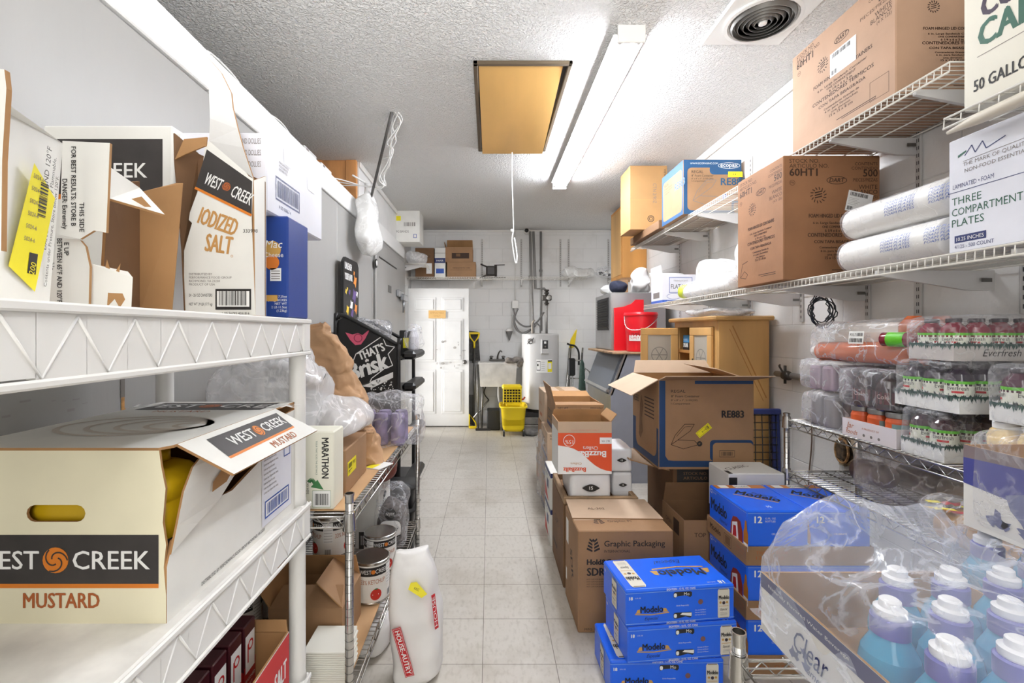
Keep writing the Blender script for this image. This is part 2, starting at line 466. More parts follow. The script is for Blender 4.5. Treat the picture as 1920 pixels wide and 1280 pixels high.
# floor: 12 inch vinyl tiles with thin seams, speckle and scuffs
m, nt, b, N, L = nodemat('vinyl_floor_tiles')
tc = N('ShaderNodeTexCoord'); mp = N('ShaderNodeMapping'); mp.inputs['Location'].default_value = (.027, -2.232 + .3048 * 8, 0)
L(tc.outputs['Object'], mp.inputs[0])
br = N('ShaderNodeTexBrick'); br.offset = 0; br.inputs['Scale'].default_value = 1; br.inputs['Brick Width'].default_value = .3048; br.inputs['Row Height'].default_value = .3048
br.inputs['Mortar Size'].default_value = .0016; br.inputs['Mortar Smooth'].default_value = .2
br.inputs['Color1'].default_value = rgb((202, 197, 188)); br.inputs['Color2'].default_value = rgb((197, 191, 182)); br.inputs['Mortar'].default_value = rgb((122, 116, 106))
L(mp.outputs[0], br.inputs[0])
n1 = N('ShaderNodeTexNoise'); n1.inputs['Scale'].default_value = 55; n1.inputs['Detail'].default_value = 4
mp2 = N('ShaderNodeMapping'); mp2.inputs['Scale'].default_value = (1, .45, 1); L(tc.outputs['Object'], mp2.inputs[0]); L(mp2.outputs[0], n1.inputs[0])
r1 = N('ShaderNodeValToRGB'); r1.color_ramp.elements[0].position = .3; r1.color_ramp.elements[0].color = (.72, .70, .67, 1); r1.color_ramp.elements[1].position = .5; r1.color_ramp.elements[1].color = (1, 1, 1, 1)
L(n1.outputs[0], r1.inputs[0])
n2 = N('ShaderNodeTexNoise'); n2.inputs['Scale'].default_value = 2.2; n2.inputs['Detail'].default_value = 8; n2.inputs['Roughness'].default_value = .65; L(tc.outputs['Object'], n2.inputs[0])
r2 = N('ShaderNodeValToRGB'); r2.color_ramp.elements[0].position = .28; r2.color_ramp.elements[0].color = (.72, .69, .64, 1); r2.color_ramp.elements[1].position = .5; r2.color_ramp.elements[1].color = (1, 1, 1, 1)
L(n2.outputs[0], r2.inputs[0])
mx = N('ShaderNodeMixRGB'); mx.blend_type = 'MULTIPLY'; mx.inputs[0].default_value = .55; L(br.outputs[0], mx.inputs[1]); L(r1.outputs[0], mx.inputs[2])
mx2 = N('ShaderNodeMixRGB'); mx2.blend_type = 'MULTIPLY'; mx2.inputs[0].default_value = .8; L(mx.outputs[0], mx2.inputs[1]); L(r2.outputs[0], mx2.inputs[2])
L(mx2.outputs[0], b.inputs['Base Color']); b.inputs['Roughness'].default_value = .38
FLOOR = m
# stippled ceiling
m, nt, b, N, L = nodemat('stippled_ceiling'); b.inputs['Base Color'].default_value = rgb((238, 238, 237)); b.inputs['Roughness'].default_value = .85
tc = N('ShaderNodeTexCoord'); n1 = N('ShaderNodeTexNoise'); n1.inputs['Scale'].default_value = 70; n1.inputs['Detail'].default_value = 3; n1.inputs['Distortion'].default_value = .6
L(tc.outputs['Object'], n1.inputs[0]); r1 = N('ShaderNodeValToRGB'); r1.color_ramp.elements[0].position = .42; r1.color_ramp.elements[1].position = .62; L(n1.outputs[0], r1.inputs[0])
bp = N('ShaderNodeBump'); bp.inputs['Strength'].default_value = .75; bp.inputs['Distance'].default_value = .015; L(r1.outputs[0], bp.inputs['Height']); L(bp.outputs[0], b.inputs['Normal'])
CEIL = m
# painted block walls
def block(name, c, axis):
    m, nt, b, N, L = nodemat(name); tc = N('ShaderNodeTexCoord'); sp = N('ShaderNodeSeparateXYZ'); cb = N('ShaderNodeCombineXYZ')
    L(tc.outputs['Object'], sp.inputs[0]); L(sp.outputs[axis], cb.inputs[0]); L(sp.outputs[2], cb.inputs[1])
    br = N('ShaderNodeTexBrick'); br.inputs['Scale'].default_value = 1; br.inputs['Brick Width'].default_value = .406; br.inputs['Row Height'].default_value = .203
    br.inputs['Mortar Size'].default_value = .004; br.inputs['Mortar Smooth'].default_value = .6; br.inputs['Color1'].default_value = rgb(c); br.inputs['Color2'].default_value = rgb(tuple(x * .985 for x in c)); br.inputs['Mortar'].default_value = rgb(tuple(x * .95 for x in c))
    L(cb.outputs[0], br.inputs[0])
    n = N('ShaderNodeTexNoise'); n.inputs['Scale'].default_value = 3; n.inputs['Detail'].default_value = 8; L(tc.outputs['Object'], n.inputs[0])
    r = N('ShaderNodeValToRGB'); r.color_ramp.elements[0].position = .25; r.color_ramp.elements[0].color = (.78, .77, .75, 1); r.color_ramp.elements[1].position = .45; r.color_ramp.elements[1].color = (1, 1, 1, 1); L(n.outputs[0], r.inputs[0])
    mx = N('ShaderNodeMixRGB'); mx.blend_type = 'MULTIPLY'; mx.inputs[0].default_value = .5; L(br.outputs[0], mx.inputs[1]); L(r.outputs[0], mx.inputs[2]); L(mx.outputs[0], b.inputs['Base Color'])
    b.inputs['Roughness'].default_value = .6
    n3 = N('ShaderNodeTexNoise'); n3.inputs['Scale'].default_value = 60; L(tc.outputs['Object'], n3.inputs[0])
    ad = N('ShaderNodeMath'); ad.operation = 'MULTIPLY_ADD'; ad.inputs[1].default_value = .25; L(n3.outputs[0], ad.inputs[0]); 
    iv = N('ShaderNodeMath'); iv.operation = 'SUBTRACT'; iv.inputs[0].default_value = 1; L(br.outputs['Fac'], iv.inputs[1]); L(iv.outputs[0], ad.inputs[2])
    bp = N('ShaderNodeBump'); bp.inputs['Strength'].default_value = .5; bp.inputs['Distance'].default_value = .006; L(ad.outputs[0], bp.inputs['Height']); L(bp.outputs[0], b.inputs['Normal'])
    return m
BLOCK_B = block('painted_block_back', (238, 238, 237), 0); BLOCK_R = block('painted_block_right', (236, 235, 233), 1)
PAINT = mat('white_wall_paint', (226, 226, 225), .6, var=.04, vs=3)
TRIMW = mat('white_trim', (236, 235, 232), .5)
struct(MB().box(-2.6, XR + .1, -1.6, YB + .1, -.06, 0, FLOOR).build('floor'))
struct(MB().box(-2.6, XR + .1, -1.6, YB + .1, ZC, ZC + .06, CEIL).build('ceiling'))
struct(MB().box(-1.3, XR + .1, YB, YB + .1, 0, ZC, BLOCK_B).build('wall_back'))
struct(MB().box(XR, XR + .1, -1.6, YB, 0, ZC, BLOCK_R).build('wall_right'))
mb = MB(); mb.box(-1.28, -1.18, 6.74, YB, 0, ZC, PAINT); mb.box(-1.28, -1.18, 6.3, 6.74, 2.05, ZC, PAINT); mb.box(-1.28, -1.18, 4.2, 6.3, 2.53, ZC, PAINT)
struct(mb.build('wall_left'))
struct(MB().box(-2.7, -2.6, -1.6, 4.3, 0, ZC, PAINT).build('wall_far_left'))
struct(MB().box(XR - .02, XR - .001, -1.6, YB - .001, ZC - .065, ZC - .001, TRIMW, .006).build('trim_1'))
struct(MB().box(-1.178, -1.16, 4.2, YB - .001, ZC - .05, ZC - .001, TRIMW, .005).build('trim_2'))
struct(MB().box(-1.16, XR - .02, YB - .018, YB - .001, ZC - .035, ZC - .001, TRIMW, .005).build('trim_3'))
# open timber framing above the cooler
WOOD = mat('rough_timber', (206, 146, 90), .75, var=.25, vs=5, stretch=(1, 1, .2))
mb = MB()
mb.box(-1.28, -1.19, 4.15, 4.195, 2.53, ZC - .002, WOOD); mb.box(-1.50, -1.285, 4.16, 4.195, 2.53, ZC - .002, WOOD); mb.box(-2.5, -1.50, 4.15, 4.195, 2.80, ZC - .002, WOOD)
mb.box(-1.56, -1.50, 4.15, 4.2, 2.53, 2.8, WOOD); mb.box(-2.6, -1.5, 4.4, 4.42, 2.5, 2.8, mat('dark_timber', (176, 120, 72), .8, var=.3, vs=4))
struct(mb.build('wall_timber'))

# ------------------------------------------------------------------ walk-in cooler along the left
COOL = mat('cooler_panel', (158, 157, 154), .42, var=.025, vs=2.5, bump=.05, bs=60, stretch=(1, 1, .15))
COOL2 = mat('cooler_trim_band', (236, 236, 235), .5, bump=.25, bs=45)
SEAM = mat('dark_seam', (70, 66, 62), .7)
ck = thing('walk_in_cooler', 'white walk-in cooler whose panelled wall runs along the left side', 'cooler', (-1.15, 3, 0))
cx = -1.15
def lp(x, y, z): return (x + 1.15, y - 3, z)
seams = [-1.5, .1, 3.51, 4.55, 6.25]
for a, b2 in zip(seams, seams[1:]):
    mb = MB(); p0 = lp(cx - .1, a + .003, 0); p1 = lp(cx, b2 - .003, 2.36); mb.box(p0[0], p1[0], p0[1], p1[1], 0, 2.36, COOL, .004); mb.build('wall_panel', ck)
mb = MB(); p0 = lp(cx - .08, -1.5, 0); p1 = lp(cx - .03, 6.2, 0); mb.box(p0[0], p1[0], p0[1], p1[1], 0, 2.4, SEAM); mb.build('panel_core', ck)
for a, b2 in ((-1.5, 1.9), (1.905, 3.51), (3.514, 6.25)):
    mb = MB(); p0 = lp(cx - .1, a, 0); p1 = lp(cx + .012, b2, 0); mb.box(p0[0], p1[0], p0[1], p1[1], 2.365, 2.52, COOL2, .005); mb.build('trim_band', ck)
mb = MB(); p0 = lp(-2.55, -1.5, 0); p1 = lp(cx - .1, 6.25, 0); mb.box(p0[0], p1[0], p0[1], p1[1], 2.42, 2.5, mat('cooler_roof', (150, 148, 145), .7)); mb.build('roof_panel', ck)
mb = MB(); p0 = lp(-2.5, 6.2, 0); p1 = lp(cx - .1, 6.25, 0); mb.box(p0[0], p1[0], p0[1], p1[1], 0, 2.42, COOL); mb.build('end_panel', ck)
# door of the cooler: handle, hinge plate, nameplate, gasket line
mb = MB(); p0 = lp(cx, 4.62, 0); p1 = lp(cx + .03, 6.2, 0); mb.box(p0[0], p1[0], p0[1], p1[1], .05, 2.30, COOL, .01)
dr = mb.build('door', ck)
g = MB(); g.box(.031, .034, 1.72, 2.62, 2.135, 2.15, BLACK); g.build('gasket_strip', dr)
g = MB(); g.box(.03, .036, 2.15, 2.3, 1.82, 1.9, STEEL_D, .002); g.build('name_plate', dr)
g = MB(); g.box(.03, .07, 2.58, 2.9, 1.81, 1.89, GALV, .01); g.box(.05, .10, 2.74, 3.02, 1.77, 1.85, GALV, .01); g.cyl((.08, 2.82, 1.62), (.08, 2.82, 1.80), .016, GALV, 10); g.build('latch_handle', dr)
g = MB(); g.cyl((.03, 1.6, 2.06), (.036, 1.6, 2.06), .045, BLACK, 18); g.cyl((.036, 1.6, 2.06), (.039, 1.6, 2.06), .028, WHITE, 18); g.build('round_emblem', dr)
# rust stain down a panel seam and scuffs (real wear on the near panel)
mb = MB(); f = F(mb, (cx + .0008, 1.456, 0), (0, 1, 0), (0, 0, 1))
RUSTY = mat('rust_stain', (176, 130, 74), .8, var=.3, vs=40)
r2_ = random.Random(3)
f.rect(-.003, .4, .003, 1.38, SEAM, 0)
for k in range(9):
    z = 1.0 + k * .035; f.rect(-.006 - r2_.random() * .004, z, .005 + r2_.random() * .006, z + .035, RUSTY if k < 5 else mat('dark_scuff', (120, 114, 108), .8), 1)
f2 = F(mb, (cx + .0008, 1.0, 0), (0, 1, 0), (0, 0, 1))
for k in range(26):
    a, z = r2_.uniform(-.1, .32), r2_.uniform(1.02, 1.32)
    f2.rect(a, z, a + r2_.uniform(.003, .03), z + r2_.uniform(.002, .008), mat('grey_scuff', (150, 147, 144), .8), 1)
mb.move((1.15, -3, 0)); mb.build('stain', ck)

# ------------------------------------------------------------------ six panel door standing open at the back
DOORP = mat('door_paint', (236, 236, 235), .45, var=.03, vs=3, bump=.04, bs=50)
dt = struct(MB().box(0, .885, 0, .04, 0, 2.0, DOORP, .004).build('door_1', loc=(-1.178, 6.74, .012)))
SCUFF = mat('door_scuff', (188, 185, 182), .7, var=.2, vs=20)
for ax in (.09, .49):
    for z0, z1 in ((1.66, 1.87), (.93, 1.56), (.18, .82)):
        mb = MB(); f = F(mb, (ax, 0, z0), (1, 0, 0), (0, 0, 1)); W_, H_ = .31, z1 - z0
        mb.box(ax, ax + W_, -.007, 0, z0, z1, DOORP, .006); mb.box(ax + .03, ax + W_ - .03, -.015, -.004, z0 + .03, z1 - .03, DOORP, .007)
        mb.build('raised_panel', dt)
mb = MB(); mb.cyl((.825, -.03, .93), (.825, 0, .93), .03, STEEL_D, 14); mb.lathe([(.01, 0), (.028, .012), (.03, .03), (.02, .042), (0, .045)], STEEL_D, 14)
st = len(mb.v) - 5 * 14 * 0
mb2 = MB(); mb2.cyl((.825, 0, .93), (.825, -.012, .93), .032, STEEL_D, 16); mb2.cyl((.825, -.012, .93), (.825, -.04, .93), .012, STEEL_D, 12); mb2.blob((.825, -.055, .93), (.028, .022, .028), STEEL_D, 1, 1, 1, 0, 1, 16, 10)
mb2.build('door_knob', dt)
mb = MB(); f = F(mb, (0, -.016, 0), (1, 0, 0), (0, 0, 1)); rr = random.Random(5)
for k in range(16):
    a, z = rr.uniform(.42, .84), rr.uniform(.82, 1.25); f.disc(a, z, rr.uniform(.006, .03), SCUFF, 1, 9, rr.uniform(.004, .02))
mb.build('scuff_mark', dt)
mb = MB(); mb.box(.30, .55, -.012, -.008, 1.565, 1.68, mat('masking_paper', (226, 184, 118), .7), .001); f = F(mb, (.30, -.012, 1.565), (1, 0, 0), (0, 0, 1))
f.text('EMPLOYEES', .125, .068, .026, TAN_INK, 'c'); f.text('ONLY', .125, .022, .026, TAN_INK, 'c'); mb.build('paper_sign', dt)

# ------------------------------------------------------------------ ceiling: light, hatch, vent, cords
TUBE = mat('lit_tube', (244, 248, 255), .4, emit=TUBE_STRENGTH)
lt = thing('fluorescent_light', 'long twin tube fluorescent light on the ceiling', 'ceiling light', (.715, 3.52, ZC - .062))
mb = MB(); mb.plate([(-.055, -1.19, .0), (-.055, 1.19, .0), (-.03, 1.19, .084), (-.03, -1.19, .084)][::-1], .002, WPLASTIC)
mb = MB(); mb.box(-.04, .04, -1.19, 1.19, .028, .061, WPLASTIC, .006); mb.plate([(-.085, -1.17, .024), (-.085, 1.17, .024), (.085, 1.17, .024), (.085, -1.17, .024)], .004, WPLASTIC); mb.build('housing', lt)
mb = MB(); mb.box(-.07, .07, -1.2, -1.185, -.03, .061, WPLASTIC, .004); mb.build('end_cap', lt); mb = MB(); mb.box(-.07, .07, 1.185, 1.2, -.03, .061, WPLASTIC, .004); mb.build('end_cap', lt)
for sx in (-.045, .045):
    mb = MB(); mb.cyl((sx, -1.18, 0), (sx, -1.2 + .07, 0), .015, WPLASTIC, 12); mb.cyl((sx, 1.18, 0), (sx, 1.13, 0), .015, WPLASTIC, 12); mb.build('lamp_holder', lt)
    mb = MB(); mb.cyl((sx, -1.13, 0), (sx, 1.13, 0), .019, TUBE, 14); mb.build('tube', lt)
mb = MB(); mb.tube([(-.045 + .03 * math.cos(t), .25, .03 * math.sin(t)) for t in [k * .5236 for k in range(12)]], .004, mat('purple_tie', (120, 110, 150), .5), 6, True); mb.build('tube_tie', lt)

PLY = mat('varnished_plywood', (222, 176, 104), .45, var=.08, vs=2.5, stretch=(1, .3, 1))
hk = thing('attic_hatch', 'varnished plywood attic hatch in the ceiling with pull cord', 'attic hatch', (.19, 3.27, ZC))
mb = MB(); mb.plate([(-.245, .6, -.055), (.255, .6, -.055), (.235, -.6, -.012), (-.25, -.6, -.012)], .012, PLY); mb.build('panel', hk)
mb = MB()
for b_ in ((-.28, -.255, -.64, .64), (.262, .285, -.64, .64), (-.28, .285, -.64, -.615), (-.28, .285, .615, .64)): mb.box(b_[0], b_[1], b_[2], b_[3], -.022, -.0005, mat('dark_hatch_frame', (96, 82, 64), .7), .003)
mb.build('frame', hk)
mb = MB(); mb.box(-.255, .262, -.615, .615, -.004, -.0008, DARK); mb.build('opening', hk)
f_b = MB(); f = F(f_b, (-.25, -.6, -.0125), (0, 1, 0), (1, 0, 0))
cord = mat('white_cord', (236, 236, 234), .6)
mb = MB(); mb.tube(smooth([(-.0, .56, -.06), (.0, .57, -.3), (.01, .57, -.62), (.012, .58, -.70)]), .005, cord, 6); mb.tube(smooth([(.012, .58, -.70), (.0, .58, -.78), (.02, .58, -.93), (.035, .58, -.97), (.04, .58, -.9), (.02, .58, -.76)]), .006, cord, 6)
mb.blob((.0, .58, -.70), (.016, .012, .014), cord, 1, 1, 1, 0, 1, 10, 8); mb.build('pull_cord', hk)

vk = thing('ceiling_vent', 'round slatted air vent with square white plate in the ceiling', 'air vent', (1.33, 2.255, ZC))
VW = mat('vent_white', (236, 236, 234), .4)
mb = MB(); mb.box(-.21, .21, -.21, .21, -.02, -.0005, VW, .008); mb.build('plate', vk)
mb = MB(); mb.lathe([(.165, -.02), (.172, -.034), (.155, -.036), (.15, -.022)], VW, 32); mb.build('rim', vk)
mb = MB(); mb.cyl((0, 0, -.021), (0, 0, -.0215), .15, DARK, 32); mb.build('duct', vk)
for k in range(5):
    r_ = .145 - k * .024; mb = MB(); mb.lathe([(r_, -.03), (r_ - .012, -.046), (r_ - .014, -.046), (r_ - .003, -.028)], mat('vent_ring', (120, 118, 114), .35, .5), 32); mb.build('ring', vk)
mb = MB(); mb.lathe([(0, -.05), (.018, -.046), (.022, -.03)], VW, 20); mb.build('boss', vk)

# leaning metal conduit with loose white wires from the ceiling to the top of the cooler
A, B = P(735, 208, 3.25), V((-1.0, 3.94, 2.53))
ck2 = thing('wire_conduit', 'thin dark conduit with loose white wires dropping from ceiling', 'conduit', A)
mb = MB(); mb.cyl((0, 0, -.003), B - A, .011, mat('dark_conduit', (88, 86, 84), .5, .3), 8); mb.build('pipe', ck2)
for k in range(4):
    rr = random.Random(k); pts = [V((.02 + .01 * k, 0, -.004))]
    for j in range(1, 7): pts.append((B - A) * (j / 7) + V((.03 + rr.uniform(-.02, .07), 0, rr.uniform(-.03, .03))))
    if k < 3: pts += [B - A + V((-.05, -.1, .06)), B - A + V((-.25, -.2 - .1 * k, .03)), B - A + V((-.4 - .1 * k, -.3, .0))]
    mb = MB(); mb.tube(smooth(pts, 5), .0045, cord, 6); mb.build('wire', ck2)
mb = MB(); mb.box(-.01, .06, -.03, .03, -.004, -.0006, DARK); mb.build('ceiling_hole', ck2)
for i, pts in enumerate(([(390, 100, 1.90), (430, 125, 2.0), (465, 160, 2.2), (470, 175, 2.3)], [(480, 200, 2.4), (520, 225, 2.6), (545, 250, 2.75), (548, 248, 2.9)])):
    mb = MB(); q = [V((-1.2, p[2], 2.53 + (.05 if 0 < j < 3 else 0))) for j, p in enumerate(pts)]
    mb.tube(smooth(q, 6), .005, cord, 6); o = mb.build('loose_wire', origin=q[0])
    tag(o, ('loose white wire on top of the cooler, the nearer one', 'loose white wire on top of the cooler, the farther one')[i], 'wire')
# scraps on the cooler roof edge
for i, (y, c) in enumerate(((3.05, (200, 200, 198)), (3.35, (225, 224, 222)))):
    mb = MB(); mb.box(-.1, .0, -.1, .1, 0, .05, mat('roof_box%d' % i, c, .6), .006); f = F(mb, (0.0, -.1, 0), (0, 1, 0), (0, 0, 1)); f.rect(.02, .01, .06, .04, GREY_INK)
    o = mb.build('small_box', loc=(-1.17, y, 2.5201)); tag(o, ('small grey box on the cooler roof edge', 'small white box on the cooler roof nearer the timber framing')[i], 'box')
# ------------------------------------------------------------------ shelving
# white plastic shelf unit, left foreground
SX0, SX1, SY0, SY1 = -1.0, -.55, .42, 1.42
DIRTY = mat('dirty_white_plastic', (228, 226, 222), .45, var=.22, vs=4)
pk = thing('plastic_shelf_unit', 'white moulded plastic shelf unit in the left foreground', 'shelf unit', ((SX0 + SX1) / 2, (SY0 + SY1) / 2, 0))
W_, D_ = (SX1 - SX0) / 2, (SY1 - SY0) / 2
for zt in (1.416, .861, .340):
    mb = MB(); mb.box(-W_, W_, -D_, D_, zt - .018, zt, DIRTY, .006)
    # skirt, slightly bowed, with raised zigzag ribs
    for sx in (1, -1):
        n = 14; q = []
        for k in range(n + 1):
            y = -D_ + 2 * D_ * k / n; bow = .012 * math.cos(math.pi * (k / n - .5)); q.append((y, bow))
        for (ya, ba), (yb, bb) in zip(q, q[1:]):
            xo = sx * W_; xi = sx * (W_ - .012); lo = zt - .088 - (ba + bb) * .5
            mb.box(min(xo, xi), max(xo, xi), ya, yb + .0005, lo, zt - .004, WPLASTIC)
        mb.box(min(sx * W_, sx * (W_ + .008)), max(sx * W_, sx * (W_ + .008)), -D_, D_, zt - .012, zt + .002, WPLASTIC, .003)
        mb.box(min(sx * W_, sx * (W_ + .007)), max(sx * W_, sx * (W_ + .007)), -D_, D_, zt - .106, zt - .094, WPLASTIC, .003)
        for k in range(10):
            y0 = -D_ + .1 * k + .0; a = (sx * (W_ - .0006), y0, zt - .016); b_ = (sx * (W_ - .0006), y0 + .05, zt - .094); c_ = (sx * (W_ - .0006), y0 + .1, zt - .016)
            mb.tube([a, b_, c_], .0028, WPLASTIC, 6)
    for sy in (1, -1): mb.box(-W_, W_, min(sy * D_, sy * (D_ - .012)), max(sy * D_, sy * (D_ - .012)), zt - .095, zt - .003, WPLASTIC, .004)
    for sx in (1, -1):
        for sy in (1, -1): mb.box(sx * W_ - .03 - sx * .026, sx * W_ + .03 - sx * .026, sy * D_ - .03 - sy * .026, sy * D_ + .03 - sy * .026, zt - .10, zt + .003, WPLASTIC, .008)
    mb.build('shelf', pk)
for sx in (1, -1):
    for sy in (1, -1):
        x, y = sx * (W_ - .026), sy * (D_ - .026)
        for z0, z1 in ((0, .245), (.343, .765), (.864, 1.32)):
            mb = MB(); mb.tube([(x, y, z0), (x, y, z0 + .02), (x, y, z1 - .02), (x, y, z1)], [.027, .0235, .0235, .026], WPLASTIC, 16); mb.build('post', pk)

def chrome_rack(label, x0, x1, y0, y1, zs, top, group=None, deck=True, name='wire_rack'):
    """chrome wire rack: four ringed posts, shelves with zigzag rims"""
    c = V(((x0 + x1) / 2, (y0 + y1) / 2, 0)); root = thing(name, label, 'rack', c)
    w_, d_ = (x1 - x0) / 2, (y1 - y0) / 2
    for sx in (-1, 1):
        for sy in (-1, 1):
            mb = MB(); p = (sx * w_, sy * d_)
            mb.cyl((*p, 0), (*p, top - .03), .0135, STEEL, 16); mb.lathe([(.0135, top - .03), (.0135, top - .008), (.0155, top - .007), (.0155, top), (.0125, top), (.012, top - .028), (0, top - .029)], STEEL, 20, (*p, 0))
            z = .03
            while z < top - .02: mb.cyl((*p, z), (*p, z + .0015), .0139, STEEL_D, 16); z += .0254
            mb.build('post', root)
            for zt in zs:
                if True:
                    mb = MB(); mb.lathe([(.015, zt - .045), (.021, zt - .043), (.0175, zt + .012), (.015, zt + .012)], STEEL, 18, (*p, 0)); mb.build('collar', root)
    for zt in zs:
        mb = MB()
        def rim(a, b, off):
            a, b, off = V(a), V(b), V(off)
            for dz, r_ in ((0, .0035), (-.033, .0033)): mb.tube([a + V((0, 0, dz - .004)), b + V((0, 0, dz - .004))], r_, STEEL, 6)
            L_ = (b - a).length; n = max(4, int(L_ / .032)); n += n % 2
            mb.tube([a + (b - a) * (k / n) + V((0, 0, -.004 if k % 2 else -.035)) + off for k in range(n + 1)], .0021, STEEL, 5)
        for sy in (-1, 1): rim((-w_ + .016, sy * d_, zt), (w_ - .016, sy * d_, zt), (0, -sy * .004, 0))
        for sx in (-1, 1): rim((sx * w_, -d_ + .016, zt), (sx * w_, d_ - .016, zt), (-sx * .004, 0, 0))
        mb.build('shelf_rim', root)
        if deck:
            mb = MB(); n = int(2 * d_ / .026)
            for k in range(1, n): y = -d_ + 2 * d_ * k / n; mb.tube([(-w_, y, zt - .002), (w_, y, zt - .002)], .002, STEEL, 5)
            for k in (-1, 0, 1): mb.tube([(k * w_ * .5, -d_, zt - .006), (k * w_ * .5, d_, zt - .006)], .003, STEEL, 5)
            mb.build('wire_deck', root)
    return root
RX0, RX1, RY0, RY1 = -1.03, -.44, 1.462, 2.85
LZ1, LZ2 = .80, .22
lrack = chrome_rack('low chrome wire rack on the left behind the white plastic shelf unit', RX0, RX1, RY0, RY1, (LZ1, LZ2), .872)
QX0, QX1, QY0, QY1 = 1.45, 1.80, .5, 2.26
QZ1, QZ2 = .957, .706
qrack = chrome_rack('chrome wire rack against the right wall holding the juice cases', QX0, QX1, QY0, QY1, (QZ1, QZ2), .985)
FX0, FX1, FY0, FY1, FZ = .538, 1.38, .25, 1.0, .676
frack = chrome_rack('chrome wire rack end at the bottom right holding the bottle cases', FX0, FX1, FY0, FY1, (FZ, .2), .735)
mb = MB(); h0 = V((FX0 + .13 - .959, FY1 - .625 + .006, FZ - .01)); mb.tube([h0 + V((-.03, .0, .005)), h0 + V((-.015, .02, -.014)), h0 + V((.0, .02, -.016)), h0 + V((.03, .02, .014)), h0 + V((.05, 0, .02))], .004, STEEL, 6); mb.build('hook', frack)

# white ventilated wall shelves, right
def wire_shelf(label, x0, x1, y0, y1, z, brackets, wall='right', step=.0254, name='wire_wall_shelf', lip=True, lab2=None):
    """white coated wire shelf against a wall; wires run from wall to lip"""
    ax = wall in ('right', 'left')
    root = thing(name, label, 'wall shelf', ((x0 + x1) / 2, (y0 + y1) / 2, z))
    cxx, cyy = (x0 + x1) / 2, (y0 + y1) / 2
    L_ = (y1 - y0) if ax else (x1 - x0); Dp = (x1 - x0) if ax else (y1 - y0)
    sg = -1 if wall in ('right', 'back') else 1      # direction from wall to the lip
    def p(t, d, dz):   # t along, d: 0 at wall .. Dp at lip
        if ax: return (sg * (d - Dp / 2), t - L_ / 2, dz)
        return (t - L_ / 2, sg * (d - Dp / 2), dz)
    mb = MB(); n = int(L_ / step)
    for k in range(n + 1):
        t = L_ * k / n
        mb.tube([p(t, 0, -.002), p(t, Dp, -.002)] + ([p(t, Dp + .002, -.034)] if lip else []), .0019, WWIRE, 5)
    for d in (.01, Dp * .36, Dp * .7): mb.tube([p(0, d, -.0065), p(L_, d, -.0065)], .003, WWIRE, 6)
    mb.build('wire_deck', root)
    mb = MB(); mb.tube([p(0, Dp, -.003), p(L_, Dp, -.003)], .0034, WWIRE, 6); mb.tube([p(0, Dp + .003, -.034), p(L_, Dp + .003, -.034)], .0036, WWIRE, 6)
    for e in (0, L_): mb.tube([p(e, 0, -.003), p(e, Dp, -.003)], .003, WWIRE, 6)
    mb.build('front_lip', root)
    for t in brackets:
        t = t - (y0 if ax else x0)
        q = [p(t, -.02, -.012), p(t, Dp - .03, -.012), p(t, Dp - .03, -.03), p(t, .08, -.085), p(t, -.02, -.085)]
        mb = MB(); off = V((0, .007, 0)) if ax else V((.007, 0, 0))
        a = [V(x) + off for x in q]; mb.plate(a, .014, BRK)
        o = mb.build('bracket', root)
        fm = MB(); qq = a[-1]
        c0 = V(p(t, .03, -.05)) - off * 1.15; uu = V((1, 0, 0)) if ax else V((0, 1, 0))
        f = F(fm, c0 - uu * .02, uu, (0, 0, 1)); f.rect(0, -.006, .04, .008, STEEL_D, 0)
        fm.build('slot', o)
    return root
BRK = mat('bracket_paint', (206, 204, 202), .45)
WX0, WX1 = 1.40, 1.845
US, MS = 2.232, 1.618
upper = wire_shelf('upper white wire shelf on the right wall, below the ceiling', WX0 + .05, WX1, 1.46, 4.74, US, (1.60, 2.0, 2.5, 3.28, 3.9, 4.5))
middle = wire_shelf('long lower white wire shelf on the right wall, under the big brown boxes', WX0, WX1, .75, 4.19, MS, (1.25, 1.7, 2.27, 2.75, 3.3, 3.9))
near = wire_shelf('near white wire shelf at the top right corner under the can liner box', 1.385, 1.845, .6, 1.412, 2.03, (.9,), step=.05)
mb = MB(); mb.tube([(-.235, .39, -.052), (-.238, .30, -.05), (-.238, .0, -.045), (-.238, -.38, -.04)], [.005, .016, .02, .021], mat('beige_rail', (214, 206, 190), .5), 12); mb.build('support_rail', near)
STD = mat('slotted_strip', (200, 198, 195), .45)
def standard(label, x, y, z0, z1, face, group):
    mb = MB(); h = z1 - z0
    if face == 'x': mb.box(-.012, -.001, -.013, .013, 0, h, STD, .002); f = F(mb, (-.012, .013, 0), (0, -1, 0), (0, 0, 1))
    else: mb.box(-.013, .013, -.012, -.001, 0, h, STD, .002); f = F(mb, (-.013, -.012, 0), (1, 0, 0), (0, 0, 1))
    z = .02
    while z < h - .03: f.rect(.007, z, .0105, z + .016, DARK); f.rect(.0155, z, .019, z + .016, DARK); z += .032
    o = mb.build('shelf_standard', loc=(x, y, z0)); tag(o, label, 'shelf strip', group); return o
for i, y in enumerate((1.25, 1.6, 2.0, 2.27, 2.75, 3.28, 3.9, 4.5)):
    standard('slotted metal shelf strip screwed upright to the white right wall', XR, y, 1.44, 2.62, 'x', 'slotted strips on the right wall')
for i, px in enumerate((904, 977.5, 1051, 1066.5, 1141)):
    standard('slotted metal shelf strip screwed upright to the back wall', PX(px, 7.0), YB, 2.06, 2.78, 'y', 'slotted strips on the back wall')
back_shelf = wire_shelf('white wire shelf high across the back wall', -1.17, 1.4, 6.62, 7.0, 2.165, (PX(904, 7), PX(977.5, 7), PX(1066, 7), PX(1141, 7)), 'back', step=.035)
